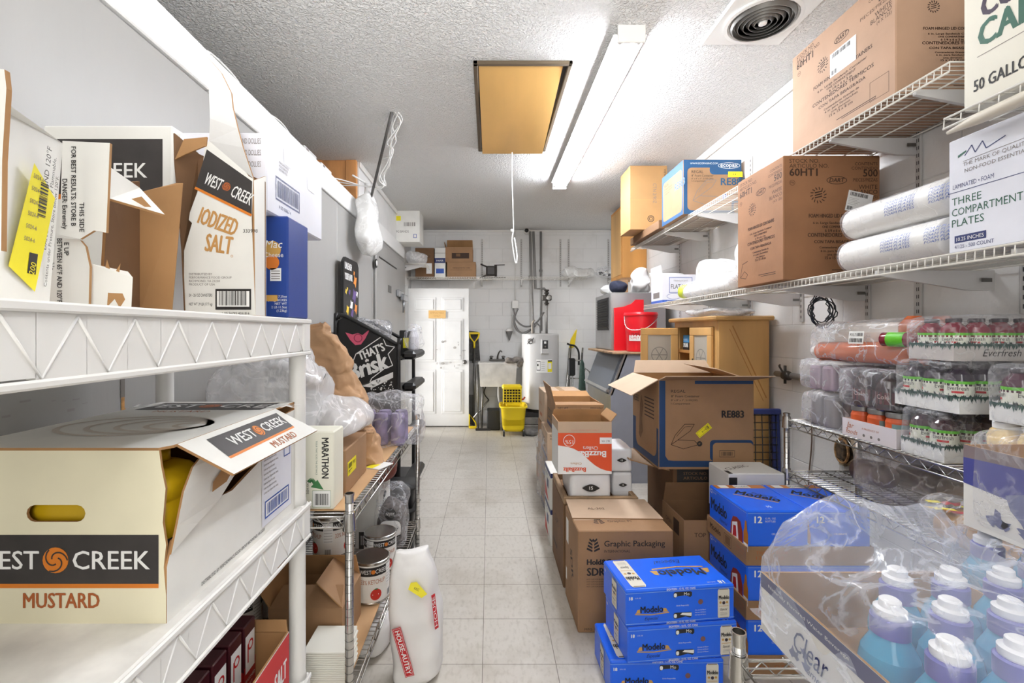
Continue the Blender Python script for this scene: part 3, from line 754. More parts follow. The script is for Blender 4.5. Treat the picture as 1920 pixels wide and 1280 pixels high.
left_shelf = wire_shelf('short white wire shelf on the left wall beyond the cooler', -1.172, -.85, 6.2, 6.6, 2.30, (6.3,), 'left', step=.03)

# ------------------------------------------------------------------ back wall
# laundry tub
TUB = mat('tub_plastic', (214, 212, 208), .5, var=.1, vs=6)
sk = thing('utility_sink', 'stained white laundry sink on legs at the back wall', 'sink', (PX(933, 6.78), 6.78, 0))
w_, d_ = .27, .20
mb = MB()
o4 = [(-w_, -d_), (w_, -d_), (w_, d_), (-w_, d_)]
def ring4(k, z): return [(x * k, y * k, z) for x, y in o4]
vs = ring4(.93, .60) + ring4(1, .92) + ring4(1.04, .92) + ring4(1.04, .945) + ring4(.93, .945) + ring4(.84, .64)
fs = [(3, 2, 1, 0)]
for r_ in range(5):
    for k in range(4): k2 = (k + 1) % 4; fs.append((r_ * 4 + k, r_ * 4 + k2, r_ * 4 + 4 + k2, r_ * 4 + 4 + k))
fs.append((20, 21, 22, 23)); mb.add(vs, fs, TUB); mb.build('basin', sk)
for sx in (-1, 1):
    for sy in (-1, 1): mb = MB(); mb.tube([(sx * .22, sy * .15, .61), (sx * .23, sy * .16, 0)], .014, STEEL_D, 8); mb.build('leg', sk)
mb = MB(); mb.tube(smooth([(.02, 0, .6), (.02, 0, .42), (.05, .05, .33), (.05, .15, .38), (.05, .2, .38)]), .022, mat('drain_pvc', (190, 188, 184), .4), 10); mb.build('drain_pipe', sk)
mb = MB(); mb.box(-.12, .12, .16, .2, .945, .975, STEEL_D, .008)
for sx in (-.09, .09): mb.cyl((sx, .18, .97), (sx, .17, 1.02), .018, STEEL_D, 10); mb.box(sx - .03, sx + .03, .16, .17, 1.0, 1.015, STEEL_D, .004)
mb.tube(smooth([(0, .18, .97), (.01, .16, 1.04), (.04, .06, 1.10), (.06, .0, 1.09)]), .011, STEEL_D, 8); mb.build('faucet', sk)
RAG = mat('grey_rag', (120, 114, 108), .9, var=.3, vs=18)
mb = MB(); mb.blob((0, 0, .0), (.13, .10, .045), RAG, 4, .8, .8, .02, 12); mb.blob((.10, -.02, -.03), (.07, .07, .06), RAG, 9, .8, .8, .02, 14); o = mb.build('cleaning_rag', loc=(PX(963, 6.62), 6.62, .975)); tag(o, 'grey crumpled rag hanging over the right rim of the sink', 'rag')

# mop bucket with wringer
YP = mat('yellow_bucket_plastic', (244, 214, 20), .4)
bk = thing('mop_bucket', 'yellow wheeled mop bucket with a wringer in front of the sink', 'mop bucket', (PX(962, 6.3), 6.3, 0))
mb = MB()
def rr(w, d, z, e=.35): return ((0, 0, z), (w, 0, 0), (0, d, 0), e)
mb.loft([rr(.13, .16, .06), rr(.145, .175, .1), rr(.165, .20, .36), rr(.19, .225, .38), rr(.185, .22, .40), rr(.165, .2, .385), rr(.15, .18, .14)], YP, 32)
f = F(mb, (-.15, -.188, .1), (1, 0, 0), (0, .1, 1))
f.text('CAUTION', .15, .1, .02, mat('faded_print', (190, 160, 30), .5), 'c')
mb.build('tub', bk)
for sx in (-1, 1):
    for sy in (-1, 1):
        mb = MB(); mb.cyl((sx * .13 - .012, sy * .17, .035), (sx * .13 + .012, sy * .17, .035), .035, BLACK, 16); mb.cyl((sx * .13, sy * .17, .04), (sx * .13, sy * .17, .085), .012, STEEL_D, 8); mb.build('caster', bk)
mb = MB()
mb.box(-.15, .12, -.06, .12, .60, .66, YP, .02); mb.box(-.13, .10, .10, .12, .40, .6, YP, .006)
for k in range(7): x = -.13 + k * .0383; mb.box(x - .004, x + .004, -.062, -.05, .43, .62, YP)
for k in range(6): z = .43 + k * .036; mb.box(-.13, .10, -.062, -.05, z - .004, z + .005, YP)
for sx in (-.135, .1): mb.box(sx, sx + .012, -.06, .12, .41, .62, YP, .004)
mb.box(-.1, .08, -.08, -.05, .385, .42, YP, .005)
mb.build('wringer', bk)
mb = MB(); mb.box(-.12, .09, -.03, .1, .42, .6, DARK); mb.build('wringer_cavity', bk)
mb = MB(); mb.tube([(.10, 0, .46), (.14, -.02, .47), (.16, -.02, .5)], .012, mat('red_lever', (190, 70, 40), .5), 8); mb.build('lever', bk)
BLK = mat('black_case', (30, 30, 31), .5)
o = MB().box(-.09, .09, -.12, .12, 0, .28, BLK, .01).build('black_crate', loc=(PX(925, 6.6), 6.62, 0)); tag(o, 'black box on the floor behind the yellow mop bucket', 'crate')
o = MB().blob((0, 0, .04), (.11, .08, .05), mat('grey_rubble_cloth', (110, 108, 106), .9, var=.3, vs=20), 3, .7, .7, .02, 10, floor=0).build('floor_rag', loc=(PX(997, 6.15), 6.2, 0)); tag(o, 'grey rag lying on the floor right of the yellow bucket', 'rag')
# push broom and long tools left of the sink
t = thing('floor_squeegee', 'upturned long handled tool with yellow triangular bracket behind the open door', 'squeegee', (PX(889, 6.82), 6.82, 0))
hx = 0
mb = MB(); mb.cyl((.0, -.02, .0), (.0, .06, 1.18), .011, STEEL_D, 10); mb.build('handle', t)
mb = MB(); mb.tube([(-.075, .06, 1.36), (-.06, .06, 1.3), (0, .06, 1.22), (.06, .06, 1.3), (.075, .06, 1.36)], .012, YP, 8); mb.box(-.08, .08, .045, .075, 1.345, 1.375, YP, .006); mb.cyl((0, .06, 1.14), (0, .06, 1.24), .016, YP, 10); mb.build('bracket', t)
t = thing('dust_mop', 'dark cloth dust mop leaning on the back wall beside the door', 'mop', (PX(884, 6.95), 6.95, 0))
mb = MB(); mb.plate([(-.06, 0, .95), (.13, 0, .95), (.1, 0, 1.38), (-.05, 0, 1.4)], .03, mat('dark_mop_cloth', (72, 70, 68), .9, var=.3, vs=30)); mb.build('mop_head', t)
mb = MB(); mb.cyl((.02, -.015, 0), (.02, -.015, .96), .011, STEEL_D, 8); mb.build('handle', t)
t = thing('grey_dustpan', 'grey metal dustpan shape leaning under the dust mop by the sink', 'dustpan', (PX(885, 6.85), 6.88, 0))
mb = MB(); mb.plate([(-.1, 0, .45), (.02, -.01, .45), (.1, 0, .92), (-.05, 0, .92)], .012, mat('smoked_grey_panel', (128, 126, 124), .5, var=.15, vs=5)); mb.build('panel', t)
mb = MB(); mb.plate([(-.1, 0, .02), (.03, 0, .0), (.03, 0, .45), (-.1, 0, .45)], .012, mat('dark_panel', (70, 68, 66), .6, var=.2, vs=8)); mb.build('lower_panel', t)
mb = MB(); tri_ = [(0, 0, 0), (.10, 0, .02), (.085, .0, .08), (.0, 0, .19)]
mb.tube([V(p) for p in tri_], .012, YP, 8, True); mb.box(.0, .1, -.02, .02, -.012, .02, YP, .005); o = mb.build('broom_bracket', loc=(PX(880, 6.6), 6.63, .013)); tag(o, 'yellow triangular broom bracket on the floor by the open door', 'broom bracket')
t = thing('metal_pole', 'bare metal pole lying slanted under the sink', 'pole', (PX(888, 6.7), 6.7, .02))
mb = MB(); mb.cyl((0, 0, .12), (.22, .12, .36), .013, STEEL, 10); mb.build('shaft', t)
mb = MB(); mb.tube(smooth([(.22, .12, .36), (.15, .2, .45), (.18, .25, .55)]), .008, DARK, 8); mb.build('hose', t)
t = thing('upright_pole', 'thin grey pole standing upright at the left front of the sink', 'pole', (PX(897, 6.55), 6.5, 0))
MB().cyl((0, 0, .0), (-.02, .04, .92), .011, STEEL_D, 8).build('shaft', t); mb = MB(); mb.box(-.04, .17, -.02, .02, .0, .03, DARK, .005); mb.build('foot', t)
# wall cone lamp shaped holder
mb = MB(); mb.lathe([(.006, -.13), (.02, -.09), (.05, .0), (.052, .012)], mat('grey_cone', (120, 118, 116), .6), 18); mb.lathe([(.052, .012), (.045, .045), (.02, .06), (0, .062)], WPLASTIC, 18)
o = mb.build('wall_cone', loc=(PX(955, 6.95), 6.965, PZ(622, 6.95))); tag(o, 'small grey cone with white dome fixed on the back wall above the sink', 'holder')

# water heater
HGR = mat('heater_grey', (196, 195, 194), .4)
hx, hy = PX(1013, 6.62), 6.62
wh = thing('water_heater', 'grey cylindrical electric water heater on blocks at the back', 'water heater', (hx, hy, 0))
mb = MB(); mb.lathe([(.255, .31), (.262, .315), (.262, 1.335), (.255, 1.352), (.0, 1.36)], HGR, 40); mb.build('tank', wh)
mb = MB(); mb.lathe([(.235, .27), (.24, .31)], BLACK, 30); mb.box(-.25, .25, -.22, .25, .2, .27, BLACK, .01); mb.build('base', wh)
def curved(mb, a0, a1, z0, z1, m, r=.2635, n=8):
    pts0 = [(r * math.sin(a0 + (a1 - a0) * k / n), -r * math.cos(a0 + (a1 - a0) * k / n)) for k in range(n + 1)]
    mb.add([(x, y, z0) for x, y in pts0] + [(x, y, z1) for x, y in pts0], [(k, k + 1, n + 2 + k, n + 1 + k) for k in range(n)], m, True)
mb = MB(); curved(mb, -.32, .55, .82, 1.0, WHITE); curved(mb, -.30, -.10, .85, .98, INK, .2638, 4); curved(mb, -.285, -.115, .86, .97, WHITE, .2641, 4); curved(mb, -.27, -.2, .91, .94, INK, .2644, 3)
for k in range(5): curved(mb, -.05, .12, .85 + k * .028, .853 + k * .028, GREY_INK, .2638, 3)
curved(mb, .28, .55, .83, .99, YEL, .2638, 4); curved(mb, .31, .5, .87, .95, WHITE, .2641, 4); curved(mb, .3, .55, .97, .99, INK, .2641, 4); mb.build('labels', wh)
mb = MB(); mb.box(-.02, .09, -.285, -.25, 1.08, 1.28, HGR, .006); mb.box(.0, .075, -.29, -.284, 1.15, 1.265, BLACK, .003); f = F(mb, (0, -.2905, 1.15), (1, 0, 0), (0, 0, 1)); f.rect(.02, .07, .05, .1, WHITE); f.disc(.036, .03, .012, GREY_INK); mb.build('thermostat', wh)
mb = MB(); mb.box(-.03, .09, -.275, -.25, .40, .66, HGR, .008); mb.build('access_panel', wh)
mb = MB(); f = F(mb, (-.16, -.212, 1.25), (.79, -.61, 0), (0, 0, 1)); f.ring(.0, 0, .045, .012, INK, 1, 20, .038); f.path([(-.05, -.04), (-.02, .0), (.03, .02), (.055, .05)], .012, INK, 2); f.path([(-.04, .035), (.0, .01), (.045, -.02)], .01, GREY_INK, 2); mb.move((0, -.005, 0)); mb.build('emblem', wh)
o = MB().box(-.27, .27, -.24, .28, 0, .1, mat('concrete_block', (128, 124, 118), .9, var=.2, vs=8), .01).build('concrete_block', loc=(hx, hy, 0)); tag(o, 'lower grey concrete block under the water heater', 'block', )
o = MB().box(-.26, .26, -.23, .27, 0, .1, mat('concrete_block', (128, 124, 118), .9), .01).build('concrete_block', loc=(hx, hy, .1)); tag(o, 'upper grey concrete block directly under the water heater', 'block')
# pipes, valves and hoses above it
PIPE = mat('grey_pipe', (146, 144, 142), .5, .2)
def pipe(name, label, pts, r, m=PIPE, cat='pipe', extra=None, k=0, group=None):
    q = smooth(pts, k) if k else [V(p) for p in pts]
    mb = MB(); o0 = q[0]; mb.tube([p - o0 for p in q], r, m, 10)
    if extra: extra(mb, o0)
    o = mb.build(name, loc=o0); tag(o, label, cat, group); return o
YQ = 6.9
def clamps(*zs):
    def fn(mb, o0):
        for z in zs: mb.cyl((0, 0, z - o0.z - .015), (0, 0, z - o0.z + .015), .026, PIPE, 10)
    return fn
pipe('water_pipe', 'left long grey water pipe down the back wall to the heater', [P(994, 434, YQ), P(996, 520, YQ), P(999, 600, 6.75), P(1000, 624, 6.7)], .02, extra=clamps(2.2))
pipe('water_pipe', 'middle grey water pipe ending at the elbow by the valve', [P(1000, 434, YQ), P(1004, 541, YQ), P(1020, 541, YQ), P(1024, 545, YQ)], .02)
pipe('water_pipe', 'right dark grey pipe from the ceiling behind the gauge valve', [P(1014, 434, 6.97), P(1015, 620, 6.97)], .018, extra=clamps(2.3))
t = thing('mixing_valve', 'dark brass mixing valve with round gauge above the heater', 'valve', P(1025, 628, 6.75))
BRS = mat('dark_brass', (72, 68, 64), .4, .6)
mb = MB(); mb.cyl((0, 0, 0), (0, 0, .6), .018, PIPE, 10); mb.build('pipe', t)
mb = MB(); mb.cyl((0, 0, .43), (0, 0, .66), .022, BRS, 12); mb.box(-.07, .07, -.03, .03, .50, .58, BRS, .012)
for z in (.45, .5, .6, .64): mb.cyl((0, 0, z), (0, 0, z + .02), .035, BRS, 8)
mb.build('body', t)
mb = MB(); mb.cyl((.025, -.03, .54), (.025, -.055, .54), .042, BRS, 18); mb.cyl((.025, -.055, .54), (.025, -.057, .54), .034, mat('gauge_face', (180, 178, 174), .4), 18); mb.build('gauge', t)
t = thing('junction_box', 'white electrical box with hanging grey hoses on the back wall', 'junction box', P(966, 578, 6.99))
mb = MB(); mb.box(-.05, .05, -.05, .02, .0, .12, WPLASTIC, .008); mb.build('cover', t)
mb = MB(); mb.cyl((0, .0, .12), (0, 0, 1.16), .009, WPLASTIC, 8); mb.build('conduit', t)
o0 = P(966, 578, 6.99)
HOSE = mat('grey_hose', (108, 106, 104), .5)
for j, q in enumerate(([(962, 578), (968, 600), (985, 612), (1005, 605), (1020, 585)], [(971, 578), (964, 600), (972, 620), (985, 624), (1000, 614), (1006, 606)], [(963, 590), (964, 612), (978, 624), (994, 618)])):
    mb = MB(); mb.tube(smooth([P(x, y, 6.86) - o0 for x, y in q], 8), .013, HOSE, 8); mb.build('hose', t)
pipe('drain_hose', 'grey hose loop joining the pipes on top of the heater', [P(1006, 606, 6.7), P(1012, 612, 6.7), P(1013, 624, 6.68)], .012, HOSE, 'hose', k=6)
pipe('brass_stub', 'pale copper stub rising from the heater top', [P(998, 628, 6.66), P(998, 606, 6.66), P(1003, 600, 6.66)], .012, mat('pale_copper', (178, 168, 156), .4, .4), 'pipe', k=4)
t = thing('security_camera', 'small round security camera at the top of the back wall', 'camera', P(988, 432, 6.93))
mb = MB(); mb.cyl((0, .08, .0), (0, 0, 0), .045, WPLASTIC, 18); mb.build('housing', t); mb = MB(); mb.cyl((-.005, 0, 0), (-.005, -.012, 0), .03, BLACK, 16); mb.build('lens', t)

# boxes and oddments on the high back shelf
BZ = 2.1655
BY = 6.64
carton('brown box at the left end of the high back shelf beside the white box', -1.06, -.79, BY + .02, 6.98, BZ, BZ + .42, m=KRAFT_DK, pr={'front': lambda f: (f.text('OFFICE', .08, .28, .03, INK), f.rect(.16, .05, .24, .2, WHITE))})
carton('white lidded box with navy print on the high back shelf', PX(815, BY), PX(835, BY), BY, 6.95, BZ, BZ + .42, m=CREAM, tape=False, pr={'front': lambda f: (f.rect(0, .2, f.W, .27, NAVY), f.text('PAPER', f.W / 2, .22, .025, WHITE, 'c', l=2), f.rect(.02, .05, f.W - .02, .12, BLUE_INK), f.rect(0, .34, f.W, .345, GREY_INK))})
carton('closed brown box under the open box on the back shelf', PX(838, BY), PX(892, BY), BY, 6.95, BZ, BZ + .215, m=KRAFT, pr={'front': lambda f: (f.text('HANDLE WITH CARE', f.W / 2, .12, .018, BROWN_INK, 'c'), f.line(.05, .1, f.W - .05, .1, .003, BROWN_INK))})
carton('open brown box topmost on the back shelf stack, its front cut open', PX(834, BY), PX(886, BY), BY + .01, 6.95, BZ + .2155, BZ + .43, m=KRAFT, opened=True, flaps={'back': (.16, -25), 'left': (.08, 10)}, pr={'front': lambda f: (f.rect(.10, .05, f.W - .05, .13, BROWN_INK), f.rect(.16, .08, .22, .12, KRAFT_DK, 2))})
t = thing('clamp_stand', 'black metal clamp stand lying on the high back shelf', 'clamp', (PX(923, 6.75), 6.75, BZ))
IRON = mat('black_iron', (62, 58, 56), .5, .3)
mb = MB(); mb.box(-.09, .05, -.05, .05, .03, .17, IRON, .02); mb.cyl((.05, 0, .02), (.05, 0, .18), .02, IRON, 10); mb.build('body', t)
mb = MB(); mb.cyl((-.17, 0, .2), (-.05, 0, .15), .011, IRON, 8); mb.cyl((-.18, 0, .0), (-.06, 0, .05), .011, IRON, 8); mb.cyl((.03, 0, .185), (.18, 0, .19), .007, IRON, 8); mb.cyl((-.18, 0, .008), (.2, 0, .008), .008, IRON, 8); mb.build('arms', t)
BAGM = FILM2
mb = MB(); mb.blob((0, 0, .075), (.22, .12, .075), FILM4, 3, .7, .7, .03, 9, floor=0); o = mb.build('plastic_bag', loc=(PX(1085, 6.72), 6.75, BZ)); tag(o, 'crumpled pale plastic bag on the high back shelf, the left one', 'bag')
mb = MB(); mb.blob((0, 0, .055), (.12, .10, .06), FILM4, 8, .5, .5, .02, 9, floor=0); f = F(mb, (-.1, -.103, .04), (1, 0, 0), (0, 0, 1)); f.text('DO NOT FREEZE', 0, 0, .015, GREY_INK, w=.18); o = mb.build('bag_pack', loc=(PX(1095, 6.5), 6.70, BZ - .0)); tag(o, 'flat pack of white bags hanging over the high back shelf edge', 'pack')
mb = MB(); mb.blob((0, 0, .07), (.16, .13, .08), FILM, 5, .8, .8, .03, 9, floor=0); rr_ = random.Random(2)
for k in range(26): mb.blob((rr_.uniform(-.11, .11), rr_.uniform(-.09, .09), rr_.uniform(.03, .1)), (.022, .016, .012), DARK if k % 2 else WHITE, k, 1, 1, 0, 1, 8, 6)
o = mb.build('candy_bag', loc=(PX(1140, 6.7), 6.74, BZ)); tag(o, 'clear bag of black and white pieces on the high back shelf', 'bag')
# ------------------------------------------------------------------ left foreground: mustard carton
LZ = .861
YJ = mat('mustard_jug_plastic', (214, 176, 24), .35)
def rslot(cx_, cz_, w_, h_, n=6):
    r = h_ / 2; pts = []
    for c_, st in ((cx_ + w_ / 2 - r, -90), (cx_ - w_ / 2 + r, 90)):
        for k in range(n + 1): a = R(st + 180 * k / n); pts.append((c_ + r * math.cos(a), cz_ + r * math.sin(a)))
    return pts
mx0, mx1, my0, my1, mh = -.967, -.575, .826, 1.37, .312
t = thing('mustard_carton', 'large white mustard carton with torn open side and orange swirl emblem, in the left foreground', 'box', ((mx0 + mx1) / 2, (my0 + my1) / 2, LZ))
w_, d_ = (mx1 - mx0) / 2, (my1 - my0) / 2
WARM = mat('warm_white_carton', (236, 229, 200), .55, var=.04, vs=4)
mb = MB(); TH = .005
front = [(-w_, -d_, 0), (w_, -d_, 0), (w_, -d_, .05), (w_ - .004, -d_, .10), (w_, -d_, .14), (w_ - .006, -d_, .18), (w_ - .001, -d_, .24), (w_ - .009, -d_, .28), (w_ - .013, -d_, mh), (-w_, -d_, mh)]
slot = [(x, -d_, z) for x, z in rslot(-.0, .196, .105, .03)]
mb.plate(front, TH, WARM, KRAFT_IN, KRAFT_IN, holes=[slot])
mb.plate([(w_, d_, 0), (-w_, d_, 0), (-w_, d_, mh), (w_, d_, mh)], TH, CREAM, KRAFT_IN)
mb.plate([(-w_, d_, 0), (-w_, -d_, 0), (-w_, -d_, mh), (-w_, d_, mh)], TH, CREAM, KRAFT_IN)
mb.plate([(-w_, -d_ - .0005, mh + .0008), (w_ - .013, -d_ - .0005, mh + .0008), (w_, -d_ + .02, mh + .0008), (w_, d_, mh + .0008), (-w_, d_, mh + .0008)], TH, CREAM, KRAFT_IN)
mb.plate([(-w_, d_, 0.0), (w_, d_, 0.0), (w_, -d_, 0.0), (-w_, -d_, 0.0)][::1], -TH, CREAM, KRAFT_IN)
f = F(mb, (-w_, -d_, 0), (1, 0, 0), (0, 0, 1), 2 * w_, mh)
wc_band(f, .0, 2 * w_ - .013, .071, .158, cen=.196, k=1.02)
f.text('MUSTARD', .205, .028, .026, RUST, 'c', w=.135, bold=.02)
ft = F(mb, (-w_, -d_, mh + .0008), (1, 0, 0), (0, 1, 0), 2 * w_, 2 * d_)
ft.rect(.03, .40, 2 * w_ - .03, .52, CHAR); ft.text('WEST', .165, .435, .05, WHITE, 'r', bold=.012, l=2); ft.text('CREEK', .225, .435, .05, WHITE, 'l', bold=.012, l=2); ft.swirl(.195, .46, .028, RUST, CHAR, 2); ft.text('MUSTARD', .10, .365, .022, RUST, 'l')
for k in range(5): ft.ring(.19 + .03 * k, .20, .16 - k * .03, .012, FAINT, 1, 30, .11 - k * .02)
mb.build('body', t)
# lower side panel with its torn upper edge, and the address line and label
mb = MB()
side = [(w_, -d_, 0), (w_, d_, 0), (w_, d_, .29), (w_, .17, .285), (w_, .17, .20), (w_, .06, .195), (w_, -.06, .165), (w_, -.14, .17), (w_, -.22, .145), (w_, -.255, .14), (w_, -d_, .10)]
side = [(x + .0008, max(y, -d_ + .0008), z) for x, y, z in side]
mb.plate(side, .006, CREAM, KRAFT_IN, KRAFT_IN)
f = F(mb, (w_ + .0008, -d_, 0), (0, 1, 0), (0, 0, 1), 2 * d_, mh)
f.text('DISTRIBUTED BY PERFORMANCE FOOD GROUP RICHMOND, VA 23238', .10, .012, .0075, INK, w=.26)
f.rect(.345, .022, .52, .235, CARTON2); f.frame(.345, .022, .52, .235, .0012, FAINT, 2)
for k in range(9): f.text('Contents keep refrigerated after opening', .355, .20 - k * .012, .0055, GREY_INK, w=.06 + (k % 3) * .01, l=2)
f.rect(.36, .04, .50, .085, WHITE, 2); f.frame(.36, .04, .50, .085, .004, BLUE_INK, 3); f.bars(.372, .048, .49, .077, BLUE_INK, 30, 4, 3); f.frame(.47, .17, .51, .215, .003, BLUE_INK, 3)
mb.build('side_panel', t)
mb = MB()   # torn tongue folded outwards
mb.plate([(w_ + .005, -.266, .12), (w_ + .012, -.20, .15), (w_ + .006, -.12, .165), (w_ + .012, .02, .255), (w_ + .0, .04, .285), (w_ - .01, -.06, .288), (w_ + .004, -.15, .285), (w_ + .012, -.215, .262), (w_ + .014, -.245, .225), (w_ + .012, -.26, .17)], .004, CREAM, KRAFT_IN)
f = F(mb, (w_ + .0165, -.16, .185), (.0, 1, .35), (-.06, -.3, 1)); f.poly([(0, .012), (.05, .0), (.12, .02), (.13, .03), (.06, .035), (.01, .028)], KRAFT_IN, 3)
mb.build('torn_tongue', t)
mb = MB()   # side flap folded out from the top
a0, a1 = V((w_, -d_ + .03, mh)), V((w_, d_ - .12, mh)); dr = V((.088, 0, -.068))
mb.plate([a0, a0 + dr * .97 + V((0, .035, 0)), a1 + dr * 1.03 + V((0, .06, 0)), a1], .005, CREAM, KRAFT_IN, KRAFT_IN)
f = F(mb, a0 + dr + V((0, .0, 0)), (0, 1, 0), -dr, 1, .111)
L0 = (a1 - a0).y
f.rect(.07, .042, L0 - .02, .098, CHAR); f.rect(.07, .036, L0 - .02, .042, ORANGE); f.text('WEST', .215, .058, .026, WHITE, 'r', bold=.012, l=2); f.text('CREEK', .255, .058, .026, WHITE, 'l', bold=.012, l=2); f.swirl(.235, .07, .017, ORANGE, CHAR, 2)
f.text('MUSTARD', .22, .010, .019, RUST, 'l', bold=.01)
mb.build('side_flap', t)
for i, (jx, jy) in enumerate(((-.652, .908), (-.786, .908))):
    j = thing('mustard_jug', ('yellow mustard jug showing through the torn side of the carton', 'yellow mustard jug filling the hand hole of the carton')[i], 'jug', (jx, jy, LZ + .0055))
    mb = MB(); e = .3
    mb.loft([((0, 0, z), (r_, 0, 0), (0, r_, 0), e) for r_, z in ((.055, 0), (.064, .01), (.064, .13), (.065, .135), (.065, .19), (.062, .196), (.062, .20), (.065, .206), (.062, .232), (.045, .252), (.026, .262))], YJ, 24); mb.build('bottle', j)
    mb = MB(); mb.cyl((0, 0, .263), (0, 0, .284), .024, YJ, 20); mb.build('cap', j)
    mb = MB(); mb.loft([((0, 0, z), (.0645, 0, 0), (0, .0645, 0), e) for z in (.09, .14)], CHAR, 24, False); f = F(mb, (.0652, -.04, .095), (0, 1, 0), (0, 0, 1)); f.text('CREEK', .04, .012, .018, WHITE, 'c', w=.07, bold=.01); mb.build('label_band', j)

# ------------------------------------------------------------------ top shelf of the plastic unit
TZ = 1.418
t = thing('torn_white_carton', 'torn white carton with warning print and yellow price label at the far left edge', 'box', P(60, 560, .72).to_3d())
t.location.z = TZ; o0 = V(t.location)
def pl(lst, th, mo, mi=None, nm='panel', prints=None):
    mb = MB(); pts = [P(*p) - o0 for p in lst]; mb.plate(pts, th, mo, mi or KRAFT_IN, KRAFT_IN)
    if prints: prints(mb, pts)
    return mb.build(nm, t)
def g(z): return TZ + z
def Q(px, Y, z): return (px, VPY - (z - CAMZ) * FPX / Y, Y)
def pr1(mb, p):
    u = (p[1] - p[0]); v = (p[3] - p[0]); v = v - u.normalized() * v.dot(u.normalized()); W = u.length
    f = F(mb, p[0], u, v, W, v.length)
    # vertical lines of print and the yellow label
    f.text('BETWEEN 65°F AND 120°F', W * .80, .235, .011, INK, 'r', rot=90, w=.15); f.text('DANGER: Extremely Flammable.', W * .87, .225, .008, INK, 'r', rot=90, w=.14); f.text('Contents under Pressure, Store Below 120°F.', W * .93, .20, .0075, INK, 'r', rot=90, w=.17)
    f.poly([(W * .45, .05), (W * .78, .02), (W * .90, .165), (W * .6, .20)], YEL, 3); f.bars(W * .70, .13, W * .80, .18, INK, 16, 3, 4, True); f.rect(W * .66, .045, W * .76, .075, INK, 4); f.text('1200', W * .74, .05, .012, YEL, 'c', rot=80, l=5, w=.022)
    for k in range(6): f.text('5024-6', W * .58 + k * .001, .09 + k * .018, .006, GREY_INK, l=4)
pl([Q(-90, .54, g(.001)), Q(92, .72, g(.001)), Q(118, .74, g(.262)), (18, 197, .60), (-80, 160, .54)], .005, CREAM, prints=pr1, nm='left_panel')
def pr3(mb, p):
    f = F(mb, p[0], (1, 0, 0), (0, 0, 1)); 
    f.text('FOR BEST RESULTS: STORE B', .02, .15, .008, INK, 'l', rot=-90, w=.135, bold=.01); f.text('DANGER: Extremely', .005, .095, .008, INK, 'l', rot=-90, w=.085, bold=.01); f.text('THIS SIDE', .034, .055, .008, INK, 'l', rot=-90, w=.05, bold=.01)
pl([(112, 440, .79), (150, 448, .79), (176, 432, .79), (199, 436, .79), (206, 268, .79), (117, 264, .79)], .005, CREAM, prints=pr3, nm='front_panel')
def pr4(mb, p):
    f = F(mb, p[0], (1, 0, 0), (0, 0, 1)); f.text('BETWEEN 65°F AND 120°F', .018, .122, .0085, INK, 'l', rot=-90, w=.11, bold=.01); f.text('Flammable.', .006, .115, .0075, INK, 'l', rot=-90, w=.05); f.text('E UP', .03, .115, .008, INK, 'l', rot=-90, w=.022, bold=.01)
pl([Q(88, .80, g(.001)), Q(166, .80, g(.001)), (168, 500, .80), (160, 462, .80), (150, 450, .80), (108, 444, .80)], .005, CREAM, prints=pr4, nm='lower_panel')
def pr5(mb, p):
    f = F(mb, p[0], p[1] - p[0], (0, 0, 1)); W = (p[1] - p[0]).length
    f.poly([(W * .42, .005), (W * .6, .02), (W * .72, .004), (W * .85, .02), (W * .68, .05), (W * .74, .085), (W * .55, .06), (W * .42, .09), (W * .34, .06), (W * .45, .04)], KRAFT_IN, 2)
pl([Q(166, .81, g(.001)), Q(246, .85, g(.001)), (249, 520, .85), (240, 509, .85), (170, 494, .81)], .005, CREAM, prints=pr5, nm='torn_piece')
pl([(205, 312, .80), (206, 372, .80), (309, 402, .86), (262, 352, .90)], .005, CREAM, nm='inner_flap', prints=lambda mb, p: F(mb, p[1], p[2] - p[1], (0, 0, 1)).poly([(.03, .01), (.05, .003), (.06, .006), (.045, .02)], KRAFT_IN, 2))
pl([Q(262, .98, g(.001)), Q(322, 1.01, g(.001)), (343, 343, 1.01), (330, 343, 1.01), (262, 360, .98)], .005, KRAFT_IN, KRAFT_IN, nm='back_panel')
pl([Q(190, .86, g(.001)), Q(262, .979, g(.001)), (262, 340, .979), (204, 345, .86)], .005, KRAFT_DK, KRAFT_IN, nm='inside_panel')
pl([Q(-40, .60, g(.001)), Q(88, .80, g(.001)), Q(262, .98, g(.001)), Q(-60, .98, g(.001))], .004, KRAFT_IN, KRAFT_IN, nm='base_panel')
pl([(-70, 120, .50), (2, 470, .50), (4, 300, .50), (12, 165, .50), (8, 130, .50)], .006, CREAM, nm='edge_flap')

def ekp(f):
    wc_band(f, .03, f.W - .025, f.H - .175, f.H - .035, cen=.075, k=.72)
    f.rect(f.W - .155, f.H - .20, f.W - .10, f.H - .145, YEL, 4); f.text('OTTO', f.W - .128, f.H - .185, .016, INK, 'c', l=5, w=.05); f.rect(f.W - .152, f.H - .198, f.W - .104, f.H - .193, INK, 5)
carton('tall white carton with dark banner standing behind the torn carton', -1.135, -.805, 1.18, 1.40, TZ, 1.905, m=CREAM, tape=False, pr={'front': ekp}, inner=CREAM)
